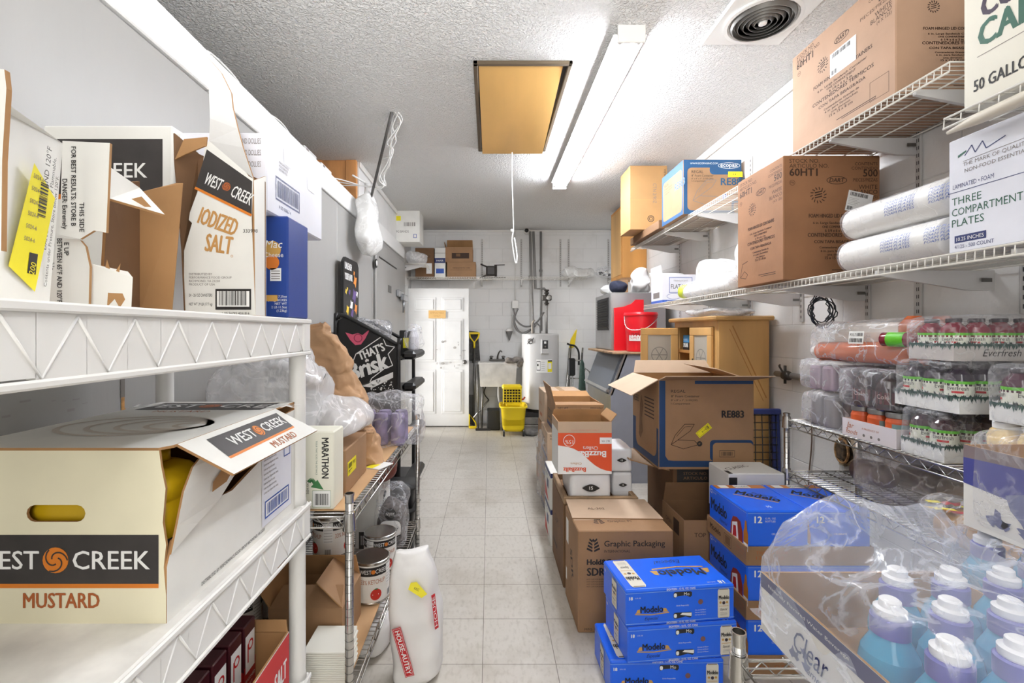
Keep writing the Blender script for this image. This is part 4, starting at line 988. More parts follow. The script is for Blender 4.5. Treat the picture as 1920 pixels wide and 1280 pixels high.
# salt carton
sx0, sx1, sy0, sy1 = PX(345, 1.09), PX(479, 1.09), 1.09, 1.175
t = thing('salt_carton', 'white iodized salt carton with a tall torn flap, right end of the top shelf', 'box', (sx0, sy0, TZ))
def rel(px, py, Y=1.09): return P(px, py, Y) - V(t.location)
zb = .001; W_ = sx1 - sx0
mb = MB()
face = [(0, 0, zb), (W_, 0, zb), rel(472, 410), rel(475, 335), rel(466, 330), rel(450, 306), rel(392, 264), rel(385, 272), rel(380, 310), rel(370, 360), rel(356, 398), rel(354, 412), rel(360, 418), rel(345, 470)]
face = [V(p) for p in face]
mb.plate(face, .005, CREAM, KRAFT_IN, KRAFT_IN)
bn = [rel(388, 280), rel(366, 352), rel(472, 404), rel(473, 340)]
f = F(mb, (0, 0, 0), (1, 0, 0), (0, 0, 1), W_, .4)
q = [(p.x, p.z) for p in bn]; f.poly(q, CHAR, 1)
p1, p2 = bn[1], bn[2]; f.line(p1.x, p1.z, p2.x, p2.z, .006, ORANGE, 2)
ang = math.degrees(math.atan2(p2.z - p1.z, p2.x - p1.x)); m1 = rel(381, 343); m2 = rel(431, 367); c_ = rel(425, 350)
f.text('WEST', m1.x, m1.z, .027, WHITE, 'l', rot=ang, w=.042, bold=.01, l=2); f.text('CREEK', m2.x, m2.z, .027, WHITE, 'l', rot=ang, w=.052, bold=.01, l=2); f.swirl(c_.x, c_.z, .010, RUST, CHAR, 2)
a = rel(369, 417); f.text('IODIZED', a.x, a.z, .038, TAN_INK, 'l', rot=-20, w=.092, bold=.02); a = rel(383, 470); f.text('SALT', a.x, a.z, .04, TAN_INK, 'l', rot=-8, w=.062, bold=.02); a = rel(435, 480); f.ring(a.x, a.z, .003, .001, TAN_INK, 1, 10)
paras(f, ['DISTRIBUTED BY', 'PERFORMANCE FOOD GROUP', 'RICHMOND, VA 23238', 'PRODUCT OF USA'], .012, .095, .005, GREY_INK)
f.text('24 - 26 OZ CANISTERS', .012, .045, .0065, INK, w=.055); f.text('NET WT 39 LB (17.7 kg)', .012, .024, .0065, INK, w=.055)
f.rect(.074, .014, .158, .063, INK); f.rect(.078, .021, .154, .058, WHITE, 2); f.bars(.083, .024, .149, .058, INK, 30, 5, 3); f.text('1 00 56795 42618 6', .09, .003, .0055, INK)
a = rel(456, 436); f.text('333998', a.x, a.z, .008, INK)
mb.build('front_panel', t)
mb = MB(); mb.plate([(W_, 0, zb), (W_, .052, zb), (W_, .052, .2), (W_, .052, .345), rel(476, 338)], .004, CREAM, KRAFT_IN); mb.build('side_panel', t)
mb = MB()
fl = [rel(392, 264), rel(398, 225), rel(394, 140), rel(389, 108), rel(399, 118), rel(418, 140), rel(437, 178), rel(440, 205), rel(450, 245), rel(460, 280), rel(475, 335)]
fl = [V((p.x, p.y - .012 * (1 - abs(p.z - .35) * 2), p.z)) for p in fl]; fl[0] = rel(392, 264); fl[-1] = rel(475, 335)
mb.plate([fl[0], fl[-1], fl[-2], fl[-3], fl[-4], fl[-5], fl[-6], fl[-7], fl[3], fl[2], fl[1]], .005, mat('flap_white', (214, 213, 212), .6, bump=.1, bs=30), KRAFT_IN, KRAFT_IN); mb.build('torn_flap', t)
mb = MB(); mb.plate([(0, .0, zb), (0, .05, zb), (W_, .05, zb), (W_ , .0, zb)][::-1], .003, KRAFT_IN)
mb.plate([(W_, .05, zb), (0, .05, zb), (0, .05, .40), (W_, .05, .33)], .004, CREAM, KRAFT_DK)
mb.plate([(0, .05, zb), (0, 0, zb), rel(340, 470), rel(326, 300), rel(325, 250), (0, .05, .40)], .004, KRAFT_DK, KRAFT_DK); mb.build('inside', t)
mb = MB(); mb.plate([rel(330, 300), rel(347, 262), rel(390, 258), rel(388, 274), rel(350, 290)], .004, CREAM, KRAFT_IN); mb.build('rear_flap', t)
DBL = mat('deep_blue_carton', (28, 62, 140), .35)
def bl(f):
    f.disc(.035, .185, .024, GOLD, 1); f.disc(.035, .15, .02, mat('orange_print', (214, 120, 40), .4), 2); f.text('Mac', .04, .19, .02, WHITE, 'c', l=3, shear=.2); f.text('Cheese', .04, .165, .012, WHITE, 'c', l=3); f.rect(.03, .10, .06, .135, WHITE, 2)
    for k in range(4): f.rect(.033, .105 + k * .007, .057, .107 + k * .007, GREY_INK, 3)
    f.rect(.02, .045, .05, .062, GOLD, 2); paras(f, ['6 - 7.25oz', '(206g) BOXES', 'NET WT', '2 LB 11.5oz', '(1.23kg)'], f.W - .003, .055, .006, WHITE, 'r')
carton('dark blue pasta carton standing right of the salt carton', PX(455, 1.26), PX(540, 1.26), 1.26, 1.40, TZ, 1.695, m=DBL, tape=False, pr={'front': lambda f: bl(F(f.mb, f.o + V((.045, 0, 0)), f.u, f.v, f.W - .045, f.H)), 'right': lambda f: None})
def gw(f):
    f.bars(.06, .055, .20, .10, NAVY, 30, 8); f.frame(.05, .045, .21, .11, .005, NAVY); f.text('4 00 00867 4', .07, .025, .01, NAVY)
    f.rect(.10, .16, .15, .20, WHITE, 2); f.rect(.27, .14, .33, .18, WHITE, 2); paras(f, ['PERFORMANCE', 'FOODSERVICE', 'DISTRIBUTED'], .07, .15, .006, GREY_INK)
def gl(f):
    for k in range(3): f.text('HAND DOLLIES', .01, .175 - k * .03, .014, GREY_INK, w=.06)
    f.text('PACKED', .015, .06, .012, GREY_INK, w=.05); f.rect(.02, .01, .05, .05, NAVY)
carton('pale grey carton lying on the blue carton, sticking out over the shelf end', -.86, -.58, 1.21, 1.61, 1.6955, 1.90, m=CARTON2, inner=CARTON2, tape=False, pr={'right': gw, 'front': lambda f: gl(F(f.mb, f.o + V((f.W - .085, 0, 0)), f.u, f.v, .085, f.H))})

# ------------------------------------------------------------------ third shelf: seasoned salt carton
SRED = mat('salt_box_red', (168, 30, 34), .35); SDK = mat('salt_box_maroon', (70, 24, 34), .35)
t = carton('open white carton of red seasoned salt boxes on the lowest plastic shelf', -.80, -.565, 1.0, 1.31, .342, .535, m=CREAM, inner=KRAFT_IN, opened=True, tape=False,
  flaps={'left': (.12, -12), 'back': (.03, 15)}, pr={'right': lambda f: (f.rect(.0, .0, f.W, .19, RED), f.text('SEASONED SALT', .05, .08, .05, WHITE, w=.24, bold=.02, l=2), f.rect(0, .0, .04, .15, WHITE, 2), f.rect(.02, .03, .03, .13, BLUE_INK, 3)), 'front': lambda f: (f.rect(.12, .02, .14, .16, BLUE_INK),)})
sb = thing('salt_box', 'red and maroon seasoned salt box in the open carton, the nearest one', 'salt box', (-.70, 1.06, .348))
def saltbox(root):
    mb = MB(); mb.box(-.045, .045, -.03, .03, 0, .24, SDK, .003); f = F(mb, (-.045, -.03, 0), (1, 0, 0), (0, 0, 1))
    f.rect(.0, 0, .09, .12, SRED); f.rect(.012, .10, .078, .21, WHITE, 2); f.ring(.048, .175, .018, .006, RED, 3, 16); f.rect(.026, .125, .034, .185, RED, 3); f.text('SEASONED', .045, .075, .012, WHITE, 'c', w=.075, l=2); f.text('SALT', .045, .055, .012, WHITE, 'c', l=2)
    f2 = F(mb, (.045, -.03, 0), (0, 1, 0), (0, 0, 1)); f2.rect(0, 0, .06, .13, SRED); f2.rect(.006, .11, .054, .21, WHITE, 2); f2.ring(.032, .178, .014, .005, RED, 3, 14); f2.rect(.016, .135, .021, .185, RED, 3); f2.text('SEASONED', .03, .085, .008, WHITE, 'c', w=.05, l=2); f2.text('SALT', .03, .068, .008, WHITE, 'c', l=2)
    mb.build('carton', root)
saltbox(sb)
for i, (x, y, lb) in enumerate(((-.70, 1.13, 'second from the front'), (-.70, 1.20, 'third from the front'), (-.70, 1.27, 'at the back'))):
    dup(sb, (x, y, .348), label='red and maroon seasoned salt box in the open carton, ' + lb)

# ------------------------------------------------------------------ left chrome rack contents
D1 = LZ1 + .001; D2 = LZ2 + .001
BOARD = mat('brown_board', (196, 158, 116), .8, var=.06, vs=4)
o = MB().box(-.28, .275, -.66, .66, 0, .004, BOARD).build('cardboard_sheet', loc=(-.735, 2.16, D1)); tag(o, 'flat cardboard sheet covering the upper deck of the left wire rack', 'cardboard sheet')
o = MB().box(-.27, .27, -.32, .32, 0, .004, BOARD).build('cardboard_sheet', loc=(-.735, 1.80, D2)); tag(o, 'flat cardboard sheet on the lower deck under the tins', 'cardboard sheet')
def mara(f):
    f.text('MARATHON', f.W * .72, f.H - .02, .022, INK, 'l', rot=-90, w=.13, bold=.02); f.text('TISSUE THAT GOES THE DISTANCE', f.W * .58, f.H - .03, .005, GREEN_INK, 'l', rot=-90, w=.11); f.text('Flushable & Septic Safe', f.W * .15, f.H - .02, .009, INK, 'l', rot=-90, w=.12)
    a, b = f.W * .62, .085; f.path([(a - .03 + .002 * k, b + .0 + .012 * math.sin(k * .3)) for k in range(1, 14)], .012, LEAF); f.poly([(a, b + .012), (a + .02, b - .02), (a - .022, b - .012)], LEAF, 2)
    f.text('SCAN HERE', f.W * .36, .095, .008, INK, 'l', rot=-90, w=.045); f.rect(f.W * .5, .008, f.W * .93, .062, WHITE, 1, .006); f.frame(f.W * .5, .008, f.W * .93, .062, .0008, LEAF, 2); f.bars(f.W * .56, .015, f.W * .88, .052, INK, 22, 6, 3)
carton('cream toilet tissue carton with green arrow on the left wire rack', -.64, -.502, 1.50, 1.60, D1 + .0045, 1.058, m=mat('cream_board', (232, 230, 214), .55), tape=False, pr={'front': mara})
def ybl(f, a, b, w_=.11, h_=.05): f.rect(a, b, a + w_, b + h_, YEL, 2); f.text('FREE', a + w_ * .75, b + h_ * .55, .012, INK, 'c', l=3); f.rect(a + .01, b + h_ * .3, a + w_ * .5, b + h_ * .36, INK, 3); f.bars(a + .01, b + h_ * .5, a + w_ * .5, b + h_ * .85, INK, 14, 3, 3); f.text('10/24', a + .01, b + .008, .007, INK, l=3)
carton('brown carton with a yellow label behind the tissue carton on the left rack', -.74, -.505, 1.625, 1.92, D1 + .0045, D1 + .165, rot=1, m=KRAFT, pr={'right': lambda f: ybl(f, .02, .06)})
# crumpled clear film and a brown paper sack
def cloud(name, label, c, r, m, seed, amp=.04, freq=5, e=.8, fl=None, cat='plastic film'):
    mb = MB(); mb.blob((0, 0, r[2]), r, m, seed, e, e, amp, freq, 54, 32, floor=0); o = mb.build(name, loc=(c[0], c[1], c[2])); tag(o, label, cat); return o
cloud('plastic_bag', 'big heap of clear plastic bags behind the mustard carton', (-.80, 1.72, .97), (.20, .16, .17), FILM2, 2, .05, 6)
cloud('plastic_bag', 'clear plastic bag sagging between the white shelf post and the paper sack', (-.60, 1.78, .967), (.15, .14, .085), FILM2, 5, .035, 7)
mb = MB(); mb.box(-.07, .07, -.06, .06, 0, .18, BLK, .01); f = F(mb, (-.07, -.06, 0), (1, 0, 0), (0, 0, 1)); f.rect(.02, .05, .1, .13, WHITE); f.bars(.03, .08, .09, .12, INK, 12, 2); o = mb.build('black_box', loc=(-.92, 2.1, D1 + .0045 + .0)); o.location.z = D1 + .0045; o.scale = (1, 1, 2.75); tag(o, 'black box with a white label standing behind the clear plastic bags', 'box')
PAPER = mat('brown_paper', (176, 138, 102), .8, var=.1, vs=7, bump=.5, bs=10)
t = thing('paper_sack', 'large brown paper sack leaning behind the white shelf post', 'paper sack', (-.63, 2.06, D1 + .0045))
mb = MB(); secs = []
for k in range(73):
    q = k / 72; z = .60 * q; cx_ = .03 - .19 * q ** 1.1; cy_ = .0 + .04 * q; wd = .125 * (1 - .35 * q ** 2) if q < .93 else .075; dp = .10 * (1 - .55 * q) if q < .97 else .02
    secs.append(((cx_, cy_, z), (wd, 0, 0), (0, dp, 0), .6))
mb.loft(secs, PAPER, 90); mb.crumple(.020, 11, 3); mb.crumple(.009, 26, 8)
mb.v = [(x, y, max(z, .0)) for x, y, z in mb.v]
mb.build('sack', t)
mb = MB(); f = F(mb, (.035, -.09, .10), (.93, .25, 0), (-.3, .05, 1))
for k in range(12): f.text('ingredients wheat flour malted barley', .02, .20 - k * .014, .006, BROWN_INK, w=.07)
mb.move((0.035, -.03, 0)); mb.build('printed_text', t)
# wrapped purple pack
t = thing('wrapped_pack', 'plastic wrapped purple pack with white price label on the left rack', 'pack', (-.535, 2.42, D1 + .0045))
mb = MB()
for i in range(3):
    for j in range(2): mb.lathe([(.03, 0), (.036, .01), (.036, .14), (.03, .16)], mat('purple_grey_print', (128, 118, 150), .5, var=.3, vs=20), 14, (-.10 + i * .085, -.05 + j * .09, .0))
mb.build('contents', t)
mb = MB(); mb.blob((0.0, 0, .12), (.19, .16, .135), FILM, 4, .5, .5, .03, 8, floor=.0); mb.build('wrapping', t)
mb = MB(); f = F(mb, (-.14, -.175, .02), (1, -.05, 0), (.04, .25, 1)); f.rect(0, 0, .10, .125, WHITE); f.rect(.0, .04, .04, .12, YEL, 2); f.bars(.035, .09, .09, .12, INK, 18, 5, 3); f.rect(.07, .055, .09, .072, INK, 3); f.text('05', .08, .058, .011, WHITE, 'c', l=4)
for k in range(4): f.rect(.03, .01 + k * .012, .085, .012 + k * .012, GREY_INK, 3)
mb.build('price_label', t)
mb = MB(); mb.box(-.035, .035, -.05, .05, 0, .003, WHITE); F(mb, (-.035, -.05, .003), (1, 0, 0), (0, 1, 0)).rect(.0, .0, .035, .06, YEL); o = mb.build('label_card', loc=(-.49, 2.02, D1 + .0045), rotz=-.4); o.location = (-.47, 1.99, D1 + .0045); tag(o, 'small white and yellow card lying on the cardboard sheet', 'card')

# tins of ketchup
TINW = mat('tin_label', (238, 236, 230), .4); TINM = mat('tin_metal', (190, 188, 184), .25, 1); TOM = mat('tomato_red', (204, 50, 38), .4)
def wrap_geo(mb, txt, r, ang, z, h, m, w=None, l=1):
    """text bent round a cylinder, centred at angle ang (from -Y towards +X)"""
    vs, fs = text_geo(txt, .01, 0); x0 = min(v[0] for v in vs); x1 = max(v[0] for v in vs); k = h / CAP; kx = (w / (x1 - x0)) if w else k
    out = []
    for x, y in vs:
        a = ang + ((x - x0) * kx - (x1 - x0) * kx / 2) / r; rr_ = r + .0004 * l; out.append((rr_ * math.sin(a), -rr_ * math.cos(a), z + y * k))
    mb.add(out, fs, m)
def cyl_patch(mb, r, a0, a1, z0, z1, m, l=1, n=10):
    rr_ = r + .0004 * l; ps = [(rr_ * math.sin(a0 + (a1 - a0) * k / n), -rr_ * math.cos(a0 + (a1 - a0) * k / n)) for k in range(n + 1)]
    mb.add([(x, y, z0) for x, y in ps] + [(x, y, z1) for x, y in ps], [(k, k + 1, n + 2 + k, n + 1 + k) for k in range(n)], m, True)
def cyl_disc(mb, r, ang, z, rad, m, l=1, n=16, rz=None):
    rz = rz or rad; rr_ = r + .0004 * l; vs = [(rr_ * math.sin(ang), -rr_ * math.cos(ang), z)]
    for k in range(n): a = ang + rad * math.cos(2 * math.pi * k / n) / r; vs.append((rr_ * math.sin(a), -rr_ * math.cos(a), z + rz * math.sin(2 * math.pi * k / n)))
    mb.add(vs, [(0, k + 1, (k + 1) % n + 1) for k in range(n)], m)
def tin(label, loc, rz=0, h=.178, r=.078):
    t = thing('ketchup_tin', label, 'tin', loc, rz, None)
    mb = MB(); mb.lathe([(r - .002, 0), (r, .004), (r, .008), (r - .001, .01), (r - .001, h - .01), (r, h - .008), (r, h - .002), (r - .003, h), (r - .006, h - .001)], TINM, 36)
    for k in range(5): rr_ = r - .01 - k * .013; mb.lathe([(rr_, h - .006), (rr_ - .004, h - .003), (rr_ - .008, h - .006)], TINM, 32)
    mb.lathe([(r - .006, h - .007), (0, h - .007)], TINM, 32); mb.build('can', t)
    mb = MB(); rl = r - .0003; mb.lathe([(rl, .012), (rl, h - .012)], TINW, 40)
    mb.f = [f for f in mb.f if len(f) == 4]; n_ = len(mb.f); mb.m = mb.m[:n_]; mb.s = mb.s[:n_]
    rb = rl
    cyl_patch(mb, rb, -3.14, 3.14, h - .055, h - .018, INK, 1, 40)
    for a in (.35, 2.45, 4.55):
        wrap_geo(mb, 'WEST', rb, a - .42, h - .045, .017, WHITE, .05, 3); wrap_geo(mb, 'CREEK', rb, a + .5, h - .045, .017, WHITE, .06, 3); cyl_disc(mb, rb, a, h - .037, .009, ORANGE, 3)
        wrap_geo(mb, '33% KETCHUP', rb, a, h - .088, .018, RUST, .105, 2); cyl_disc(mb, rb, a + .15, .045, .024, TOM, 2); cyl_disc(mb, rb, a + .15, .068, .008, LEAF, 3, 8, .003)
        if a > 1 or True:
            a2 = a + 1.05; cyl_patch(mb, rb, a2 - .26, a2 + .26, h - .105, h - .02, WHITE, 2); cyl_patch(mb, rb, a2 - .2, a2 + .2, .02, .05, WHITE, 2)
            for k in range(6): cyl_patch(mb, rb, a2 - .22, a2 + .22, h - .10 + k * .012, h - .0985 + k * .012, GREY_INK, 3, 4)
            for k in range(9): cyl_patch(mb, rb, a2 - .16 + k * .036, a2 - .16 + k * .036 + .016, .022, .046, INK, 3, 1)
    mb.build('label', t); return t
D3 = D2 + .0045
tin('ketchup tin nearest the aisle, in front of its twin on the lower rack deck', (-.515, 2.03, D3), .0)
tin('ketchup tin behind the nearest one, by the pepper bag', (-.535, 2.28, D3), .25)
tin('ketchup tin showing left of the white shelf post on the lower deck', (-.885, 1.93, D3), -.1)
tin('lower ketchup tin of the stack seen between the two posts', (-.70, 2.06, D3), -1.25)
tin('upper ketchup tin of the stack seen between the two posts', (-.70, 2.06, D3 + .1785), -1.25)
tin('ketchup tin at the far left of the lower deck by the wall', (-.945, 1.76, D3), 2)
carton('open brown carton between the posts on the lower rack deck', -.79, -.525, 1.66, 1.90, D3, D3 + .165, m=KRAFT, opened=True, flaps={'front': (.09, -62, .02), 'left': (.13, 35), 'right': (.13, -50, .02), 'back': (.1, -20)}, pr={'flap_left': lambda f: (f.text('OPEN', .05, .04, .03, INK, rot=40),)})
PSTK = mat('paper_stack', (232, 230, 220), .7, bump=.3, bs=3, stretch=(.5, .5, 60))
mb = MB()
for k in range(16): j = rnd.uniform(-.003, .003); mb.box(-.07 + j, .07 + j, -.07, .07, k * .0072, k * .0072 + .0066, PSTK, .002)
o = mb.build('foam_tray_stack', loc=(-.535, 1.575, D3)); o['label'] = 'stack of white foam trays low down between the two front posts'; o['category'] = 'tray stack'
# pepper bag and carton
def eye(f, a, b, w_, m=INK, m2=WHITE, t15=None, l=1):
    n = 14; f.poly([(a - w_ + 2 * w_ * k / n, b - w_ * .42 * math.sin(math.pi * k / n)) for k in range(n + 1)] + [(a + w_ - 2 * w_ * k / n, b + w_ * .42 * math.sin(math.pi * k / n)) for k in range(1, n)], m, l)
    if t15: f.text(t15, a, b - w_ * .18, w_ * .36, m2, 'c', bold=.02, l=l + 1)
carton('white carton beside the clear pepper bag on the lower rack deck', PX(668, 2.5), PX(713, 2.5), 2.48, 2.75, D2, D2 + .33, m=CREAM, tape=False, pr={'front': lambda f: (f.rect(.02, .0, .12, .09, CHAR), f.bars(.03, .02, .1, .07, WHITE, 12, 2, 2)), 'right': lambda f: (f.text('pepper', .05, .12, .04, INK, rot=60, shear=.2), eye(f, .13, .25, .04, INK, WHITE, 'N'))})
t = thing('pepper_bag', 'clear bag of black pepper packets with round emblem on the rack', 'bag', (-.525, 2.53, D2))
mb = MB(); mb.blob((0, 0, .13), (.07, .07, .12), mat('dark_pepper', (90, 84, 82), .7, var=.4, vs=60), 6, .7, .7, .02, 9, floor=0); mb.build('contents', t)
mb = MB(); mb.blob((0, 0, .16), (.085, .085, .17), FILM, 9, .6, .6, .02, 9, floor=0); mb.build('wrapping', t)
mb = MB(); f = F(mb, (-.05, -.095, .05), (1, .1, 0), (0, .02, 1)); f.disc(.055, .15, .03, INK, 2); f.text("N'JOY", .055, .143, .014, WHITE, 'c', w=.045, l=3); f.rect(.0, .03, .11, .115, WHITE, 1, .03); f.text('pepper', .055, .06, .028, INK, 'c', w=.09, shear=.3, l=3); f.path([(.0, .04), (.055, .02), (.11, .04)], .006, INK, 3); mb.build('label', t)
o = MB().blob((0, 0, .06), (.09, .1, .06), mat('dark_red_bag', (120, 60, 48), .5), 4, .6, .6, .015, 8, floor=0).build('red_bag', loc=(-.56, 2.62, D2 + .332)); o.location = (-.605, 2.62, D2 + .331); tag(o, 'dark red bag lying on the white carton under the upper deck', 'bag')
for i, z in enumerate((0, .14, .28)):
    mb = MB(); mb.loft([((0, 0, 0), (.12, 0, 0), (0, .09, 0), .25), ((0, 0, .12), (.14, 0, 0), (0, .11, 0), .25), ((0, 0, .135), (.15, 0, 0), (0, .12, 0), .25)], BLK, 28); o = mb.build('black_tub', loc=(-.60, 2.97, .0 + z)); tag(o, 'black plastic tub beyond the rack end, ' + ('lowest', 'middle', 'topmost')[i] + ' of its stack', 'tub')
# flour sacks on the floor
SACK = mat('white_sack_paper', (236, 234, 232), .55, var=.04, vs=4, bump=.15, bs=10)
t = thing('flour_sack', 'white breading flour sack with red print standing on the aisle floor', 'sack', (-.285, 1.87, 0))
mb = MB(); secs = []
for q, wx, dy, cx_ in ((0, .07, .06, 0), (.03, .093, .08, 0), (.12, .098, .09, 0), (.25, .097, .09, -.008), (.36, .092, .078, -.018), (.44, .08, .055, -.025), (.47, .07, .04, -.03), (.495, .064, .022, -.03), (.50, .05, .01, -.03)):
    secs.append(((cx_, .0 + .02 * q, q), (wx, .02, 0), (0, dy, 0), .62))
secs = [s_ for a_, b_ in zip(secs, secs[1:]) for s_ in [tuple(tuple(V(a_[i]).lerp(V(b_[i]), k_ / 4)) for i in range(3)) + (.62,) for k_ in range(4)]] + [secs[-1]]
mb.loft(secs, SACK, 52); mb.crumple(.009, 12, 5); mb.v = [(x, y, max(z, 0)) for x, y, z in mb.v]; mb.build('sack', t)
mb = MB(); f = F(mb, (-.085, -.108, .25), (.29, -.0, -1), (1, 0, .29))
f.rect(.0, .0, .19, .035, RED); f.text('HOUSE-AUTRY', .095, .009, .018, WHITE, 'c', w=.17, bold=.02, l=2); f.frame(.003, .003, .187, .032, .001, WHITE, 3); mb.build('front_print', t)
mb = MB(); f = F(mb, (.066, -.07, .23), (.62, .78, .0), (-.12, .05, 1)); f.rect(0, .0, .02, .13, RED); f.text('HOUSE', .016, .01, .014, WHITE, 'l', rot=90, w=.11, l=2); mb.move((.01, -.008, 0)); mb.build('side_print', t)
mb = MB(); f = F(mb, (-.03, -.075, .38), (1, .0, -.4), (.4, .35, 1)); f.poly([(0, .01), (.06, 0), (.075, .02), (.02, .045), (.0, .035)], YEL); f.text('REC', .03, .018, .008, INK, 'c', l=2); mb.move((0, -.012, 0)); mb.build('yellow_tag', t)
t = thing('flour_sack', 'white sack with red stripe slumped under the lower rack deck', 'sack', (-.52, 2.12, 0))
mb = MB(); mb.blob((0, 0, .085), (.10, .2, .09), SACK, 8, .6, .6, .012, 8, floor=0); mb.build('sack', t)
mb = MB(); f = F(mb, (.085, -.16, .03), (0, 1, 0), (-.1, 0, 1)); f.rect(.05, .0, .06, .11, RED); f.rect(.12, .02, .17, .09, BROWN_INK); mb.move((.02, 0, 0)); mb.build('print', t)

# drink display rack against the cooler
t = thing('display_rack', 'black wire drink display rack with white slogan panel by the cooler', 'display rack', (-.87, 3.45, 0))
bx0, bx1 = PX(630, 3.25) + .87, PX(748, 3.25) + .87; yn = 3.25 - 3.45
zt0, zt1 = PZ(598, 3.25), PZ(642, 3.25)
mb = MB(); pan = [(bx0, yn, .1), (bx1, yn, .1), (bx1, yn, zt1 - .06), (bx1 - .02, yn, zt1 - .01), (bx0 + .07, yn, zt0 + .02), (bx0 + .015, yn, zt0 - .01), (bx0, yn, zt0 - .07)]
mb.plate(pan, .012, BLACK, BLACK); f = F(mb, (bx0, yn, 0), (1, 0, 0), (0, 0, 1))
zr = 1.08
f.text("THAT'S", .255, zr + .135, .055, WHITE, 'c', rot=22, w=.19, bold=.03, l=3); f.text('Brisk', .235, zr + .0, .115, WHITE, 'c', rot=20, w=.28, bold=.035, shear=.15, l=3)
out_ = [(.06, zr + .03), (.10, zr + .13), (.13, zr + .20), (.33, zr + .325), (.36, zr + .26), (.425, zr + .25), (.375, zr + .20), (.41, zr + .12), (.35, zr + .10), (.25, zr + .03), (.235, zr + .0), (.1, zr - .05)]
out_ = [(a * .92 + .02, b - .055) for a, b in out_]; f.path(out_ + [out_[0]], .006, WHITE, 2)
PINK = mat('pink_print', (214, 90, 120), .5)
cx_, cz_ = .155, zr + .262
f.poly([(cx_ - .09, cz_ + .035), (cx_ - .04, cz_ + .02), (cx_, cz_ + .03), (cx_ + .03, cz_ + .015), (cx_ + .085, cz_ + .06), (cx_ + .05, cz_ - .01), (cx_ + .02, cz_ - .05), (cx_ - .02, cz_ - .055), (cx_ - .055, cz_ - .02)], PINK, 2); f.ring(cx_, cz_ - .005, .03, .006, mat('dark_pink', (150, 40, 74), .5), 3)
f.poly([(.17, zr - .08), (.40, zr + .02), (.40, zr - .02), (.26, zr - .09)], WHITE, 2); rr_ = random.Random(4)
for k in range(40): f.disc(rr_.uniform(.24, .40), zr - .11 + rr_.uniform(0, .07), rr_.uniform(.002, .007), WHITE, 2, 7)
mb.build('side_panel', t)
mb = MB(); fr = [(bx0, yn - .012, .05), (bx0, yn - .012, zt0 - .07), (bx0 + .015, yn - .012, zt0 - .01), (bx0 + .07, yn - .012, zt0 + .02), (bx1 - .02, yn - .012, zt1 - .01), (bx1, yn - .012, zt1 - .06), (bx1, yn - .012, .05)]
mb.tube(smooth(fr, 4), .014, BLACK, 8); mb.build('side_frame', t)
mb = MB(); mb.tube(smooth([(x, .42, z - .02) for x, y, z in fr], 4), .014, BLACK, 8); mb.build('side_frame', t)
for z in (.25, .6, .95, 1.18):
    mb = MB(); mb.box(bx0, bx1 + .02, yn + .012, .40, z, z + .012, BLACK); mb.box(bx1 + .0, bx1 + .1, yn + .1, .40, z, z + .06, BLACK, .02); mb.build('shelf', t)
mb = MB(); mb.box(bx0 - .0, bx0 + .012, yn + .012, .4, .1, zt0 - .03, BLACK); mb.build('back_panel', t)
YPR = mat('art_yellow', (232, 196, 60), .5); APR = mat('art_purple', (96, 76, 130), .5); OPR = mat('art_orange', (226, 140, 60), .5)
hz = PZ(590, 3.45)
mb = MB(); hd = [(bx0 - .01, -.0, hz - .02), (bx0 - .01, .40, hz - .02), (bx0 - .01, .40, hz + .40), (bx0 - .01, .36, hz + .44), (bx0 - .01, .05, hz + .44), (bx0 - .01, .0, hz + .40)]
mb.plate(hd, .02, BLACK); f = F(mb, (bx0 - .01, 0, hz - .02), (0, 1, 0), (0, 0, 1)); f.text('UNLEASH', .03, .37, .05, WHITE, w=.17, bold=.02); f.text('YOUR FLAVOR', .03, .29, .05, WHITE, w=.19, bold=.02)
for a, b, s_, m_ in ((.30, .30, .055, OPR), (.28, .18, .07, APR), (.2, .1, .05, WHITE), (.1, .06, .045, YPR), (.32, .08, .05, OPR), (.15, .2, .03, APR), (.06, .2, .025, YPR), (.09, .22, .02, YPR), (.22, .04, .05, APR), (.35, .2, .03, WHITE), (.27, .36, .025, OPR)):
    q = [(max(.005, min(.385, a + s_ * (1 if j % 2 else .55) * math.cos(j * .7))), max(.005, b + s_ * (1 if j % 2 else .55) * math.sin(j * .7))) for j in range(9)]; f.poly(q, m_, 2)
mb.build('header_board', t)
for y in (.03, .37):
    mb = MB(); mb.cyl((bx0 - .015, y, zt0 - .2), (bx0 - .015, y, hz + .02), .008, BLACK, 8); mb.build('header_post', t)
DIS = (bx0 - .87, bx1 - .87)
cloud('wrapped_bundle', 'clear wrapped bundle of dark cups on top of the black display rack', (-.87, 3.42, PZ(655, 3.4)), (.15, .13, .115), film('dark_film', .2, .5, (180, 180, 184), 8), 7, .02, 8, .7, cat='bundle')
o = [x for x in COL.objects if x.name.startswith('wrapped_bundle')][0]; 
mb = MB(); mb.blob((0, 0, .08), (.12, .10, .08), mat('dark_cups', (70, 68, 70), .5), 3, .8, .8, .01, 8, floor=0); mb.build('contents', o)
t = thing('wrapped_bottles', 'clear wrapped pack of bottles on the outer lip of the display rack', 'pack', (bx1 - .87 + .05, 3.62, 1.2425))
mb = MB()
for k in range(3): mb.lathe([(.022, 0), (.026, .01), (.026, .10), (.012, .14), (.012, .16)], mat('pale_plastic', (190, 190, 196), .3), 12, (0, -.12 + k * .09, 0))
mb.build('contents', t); mb = MB(); mb.blob((0, 0, .09), (.055, .18, .095), FILM, 5, .6, .6, .02, 9, floor=0); mb.build('wrapping', t)
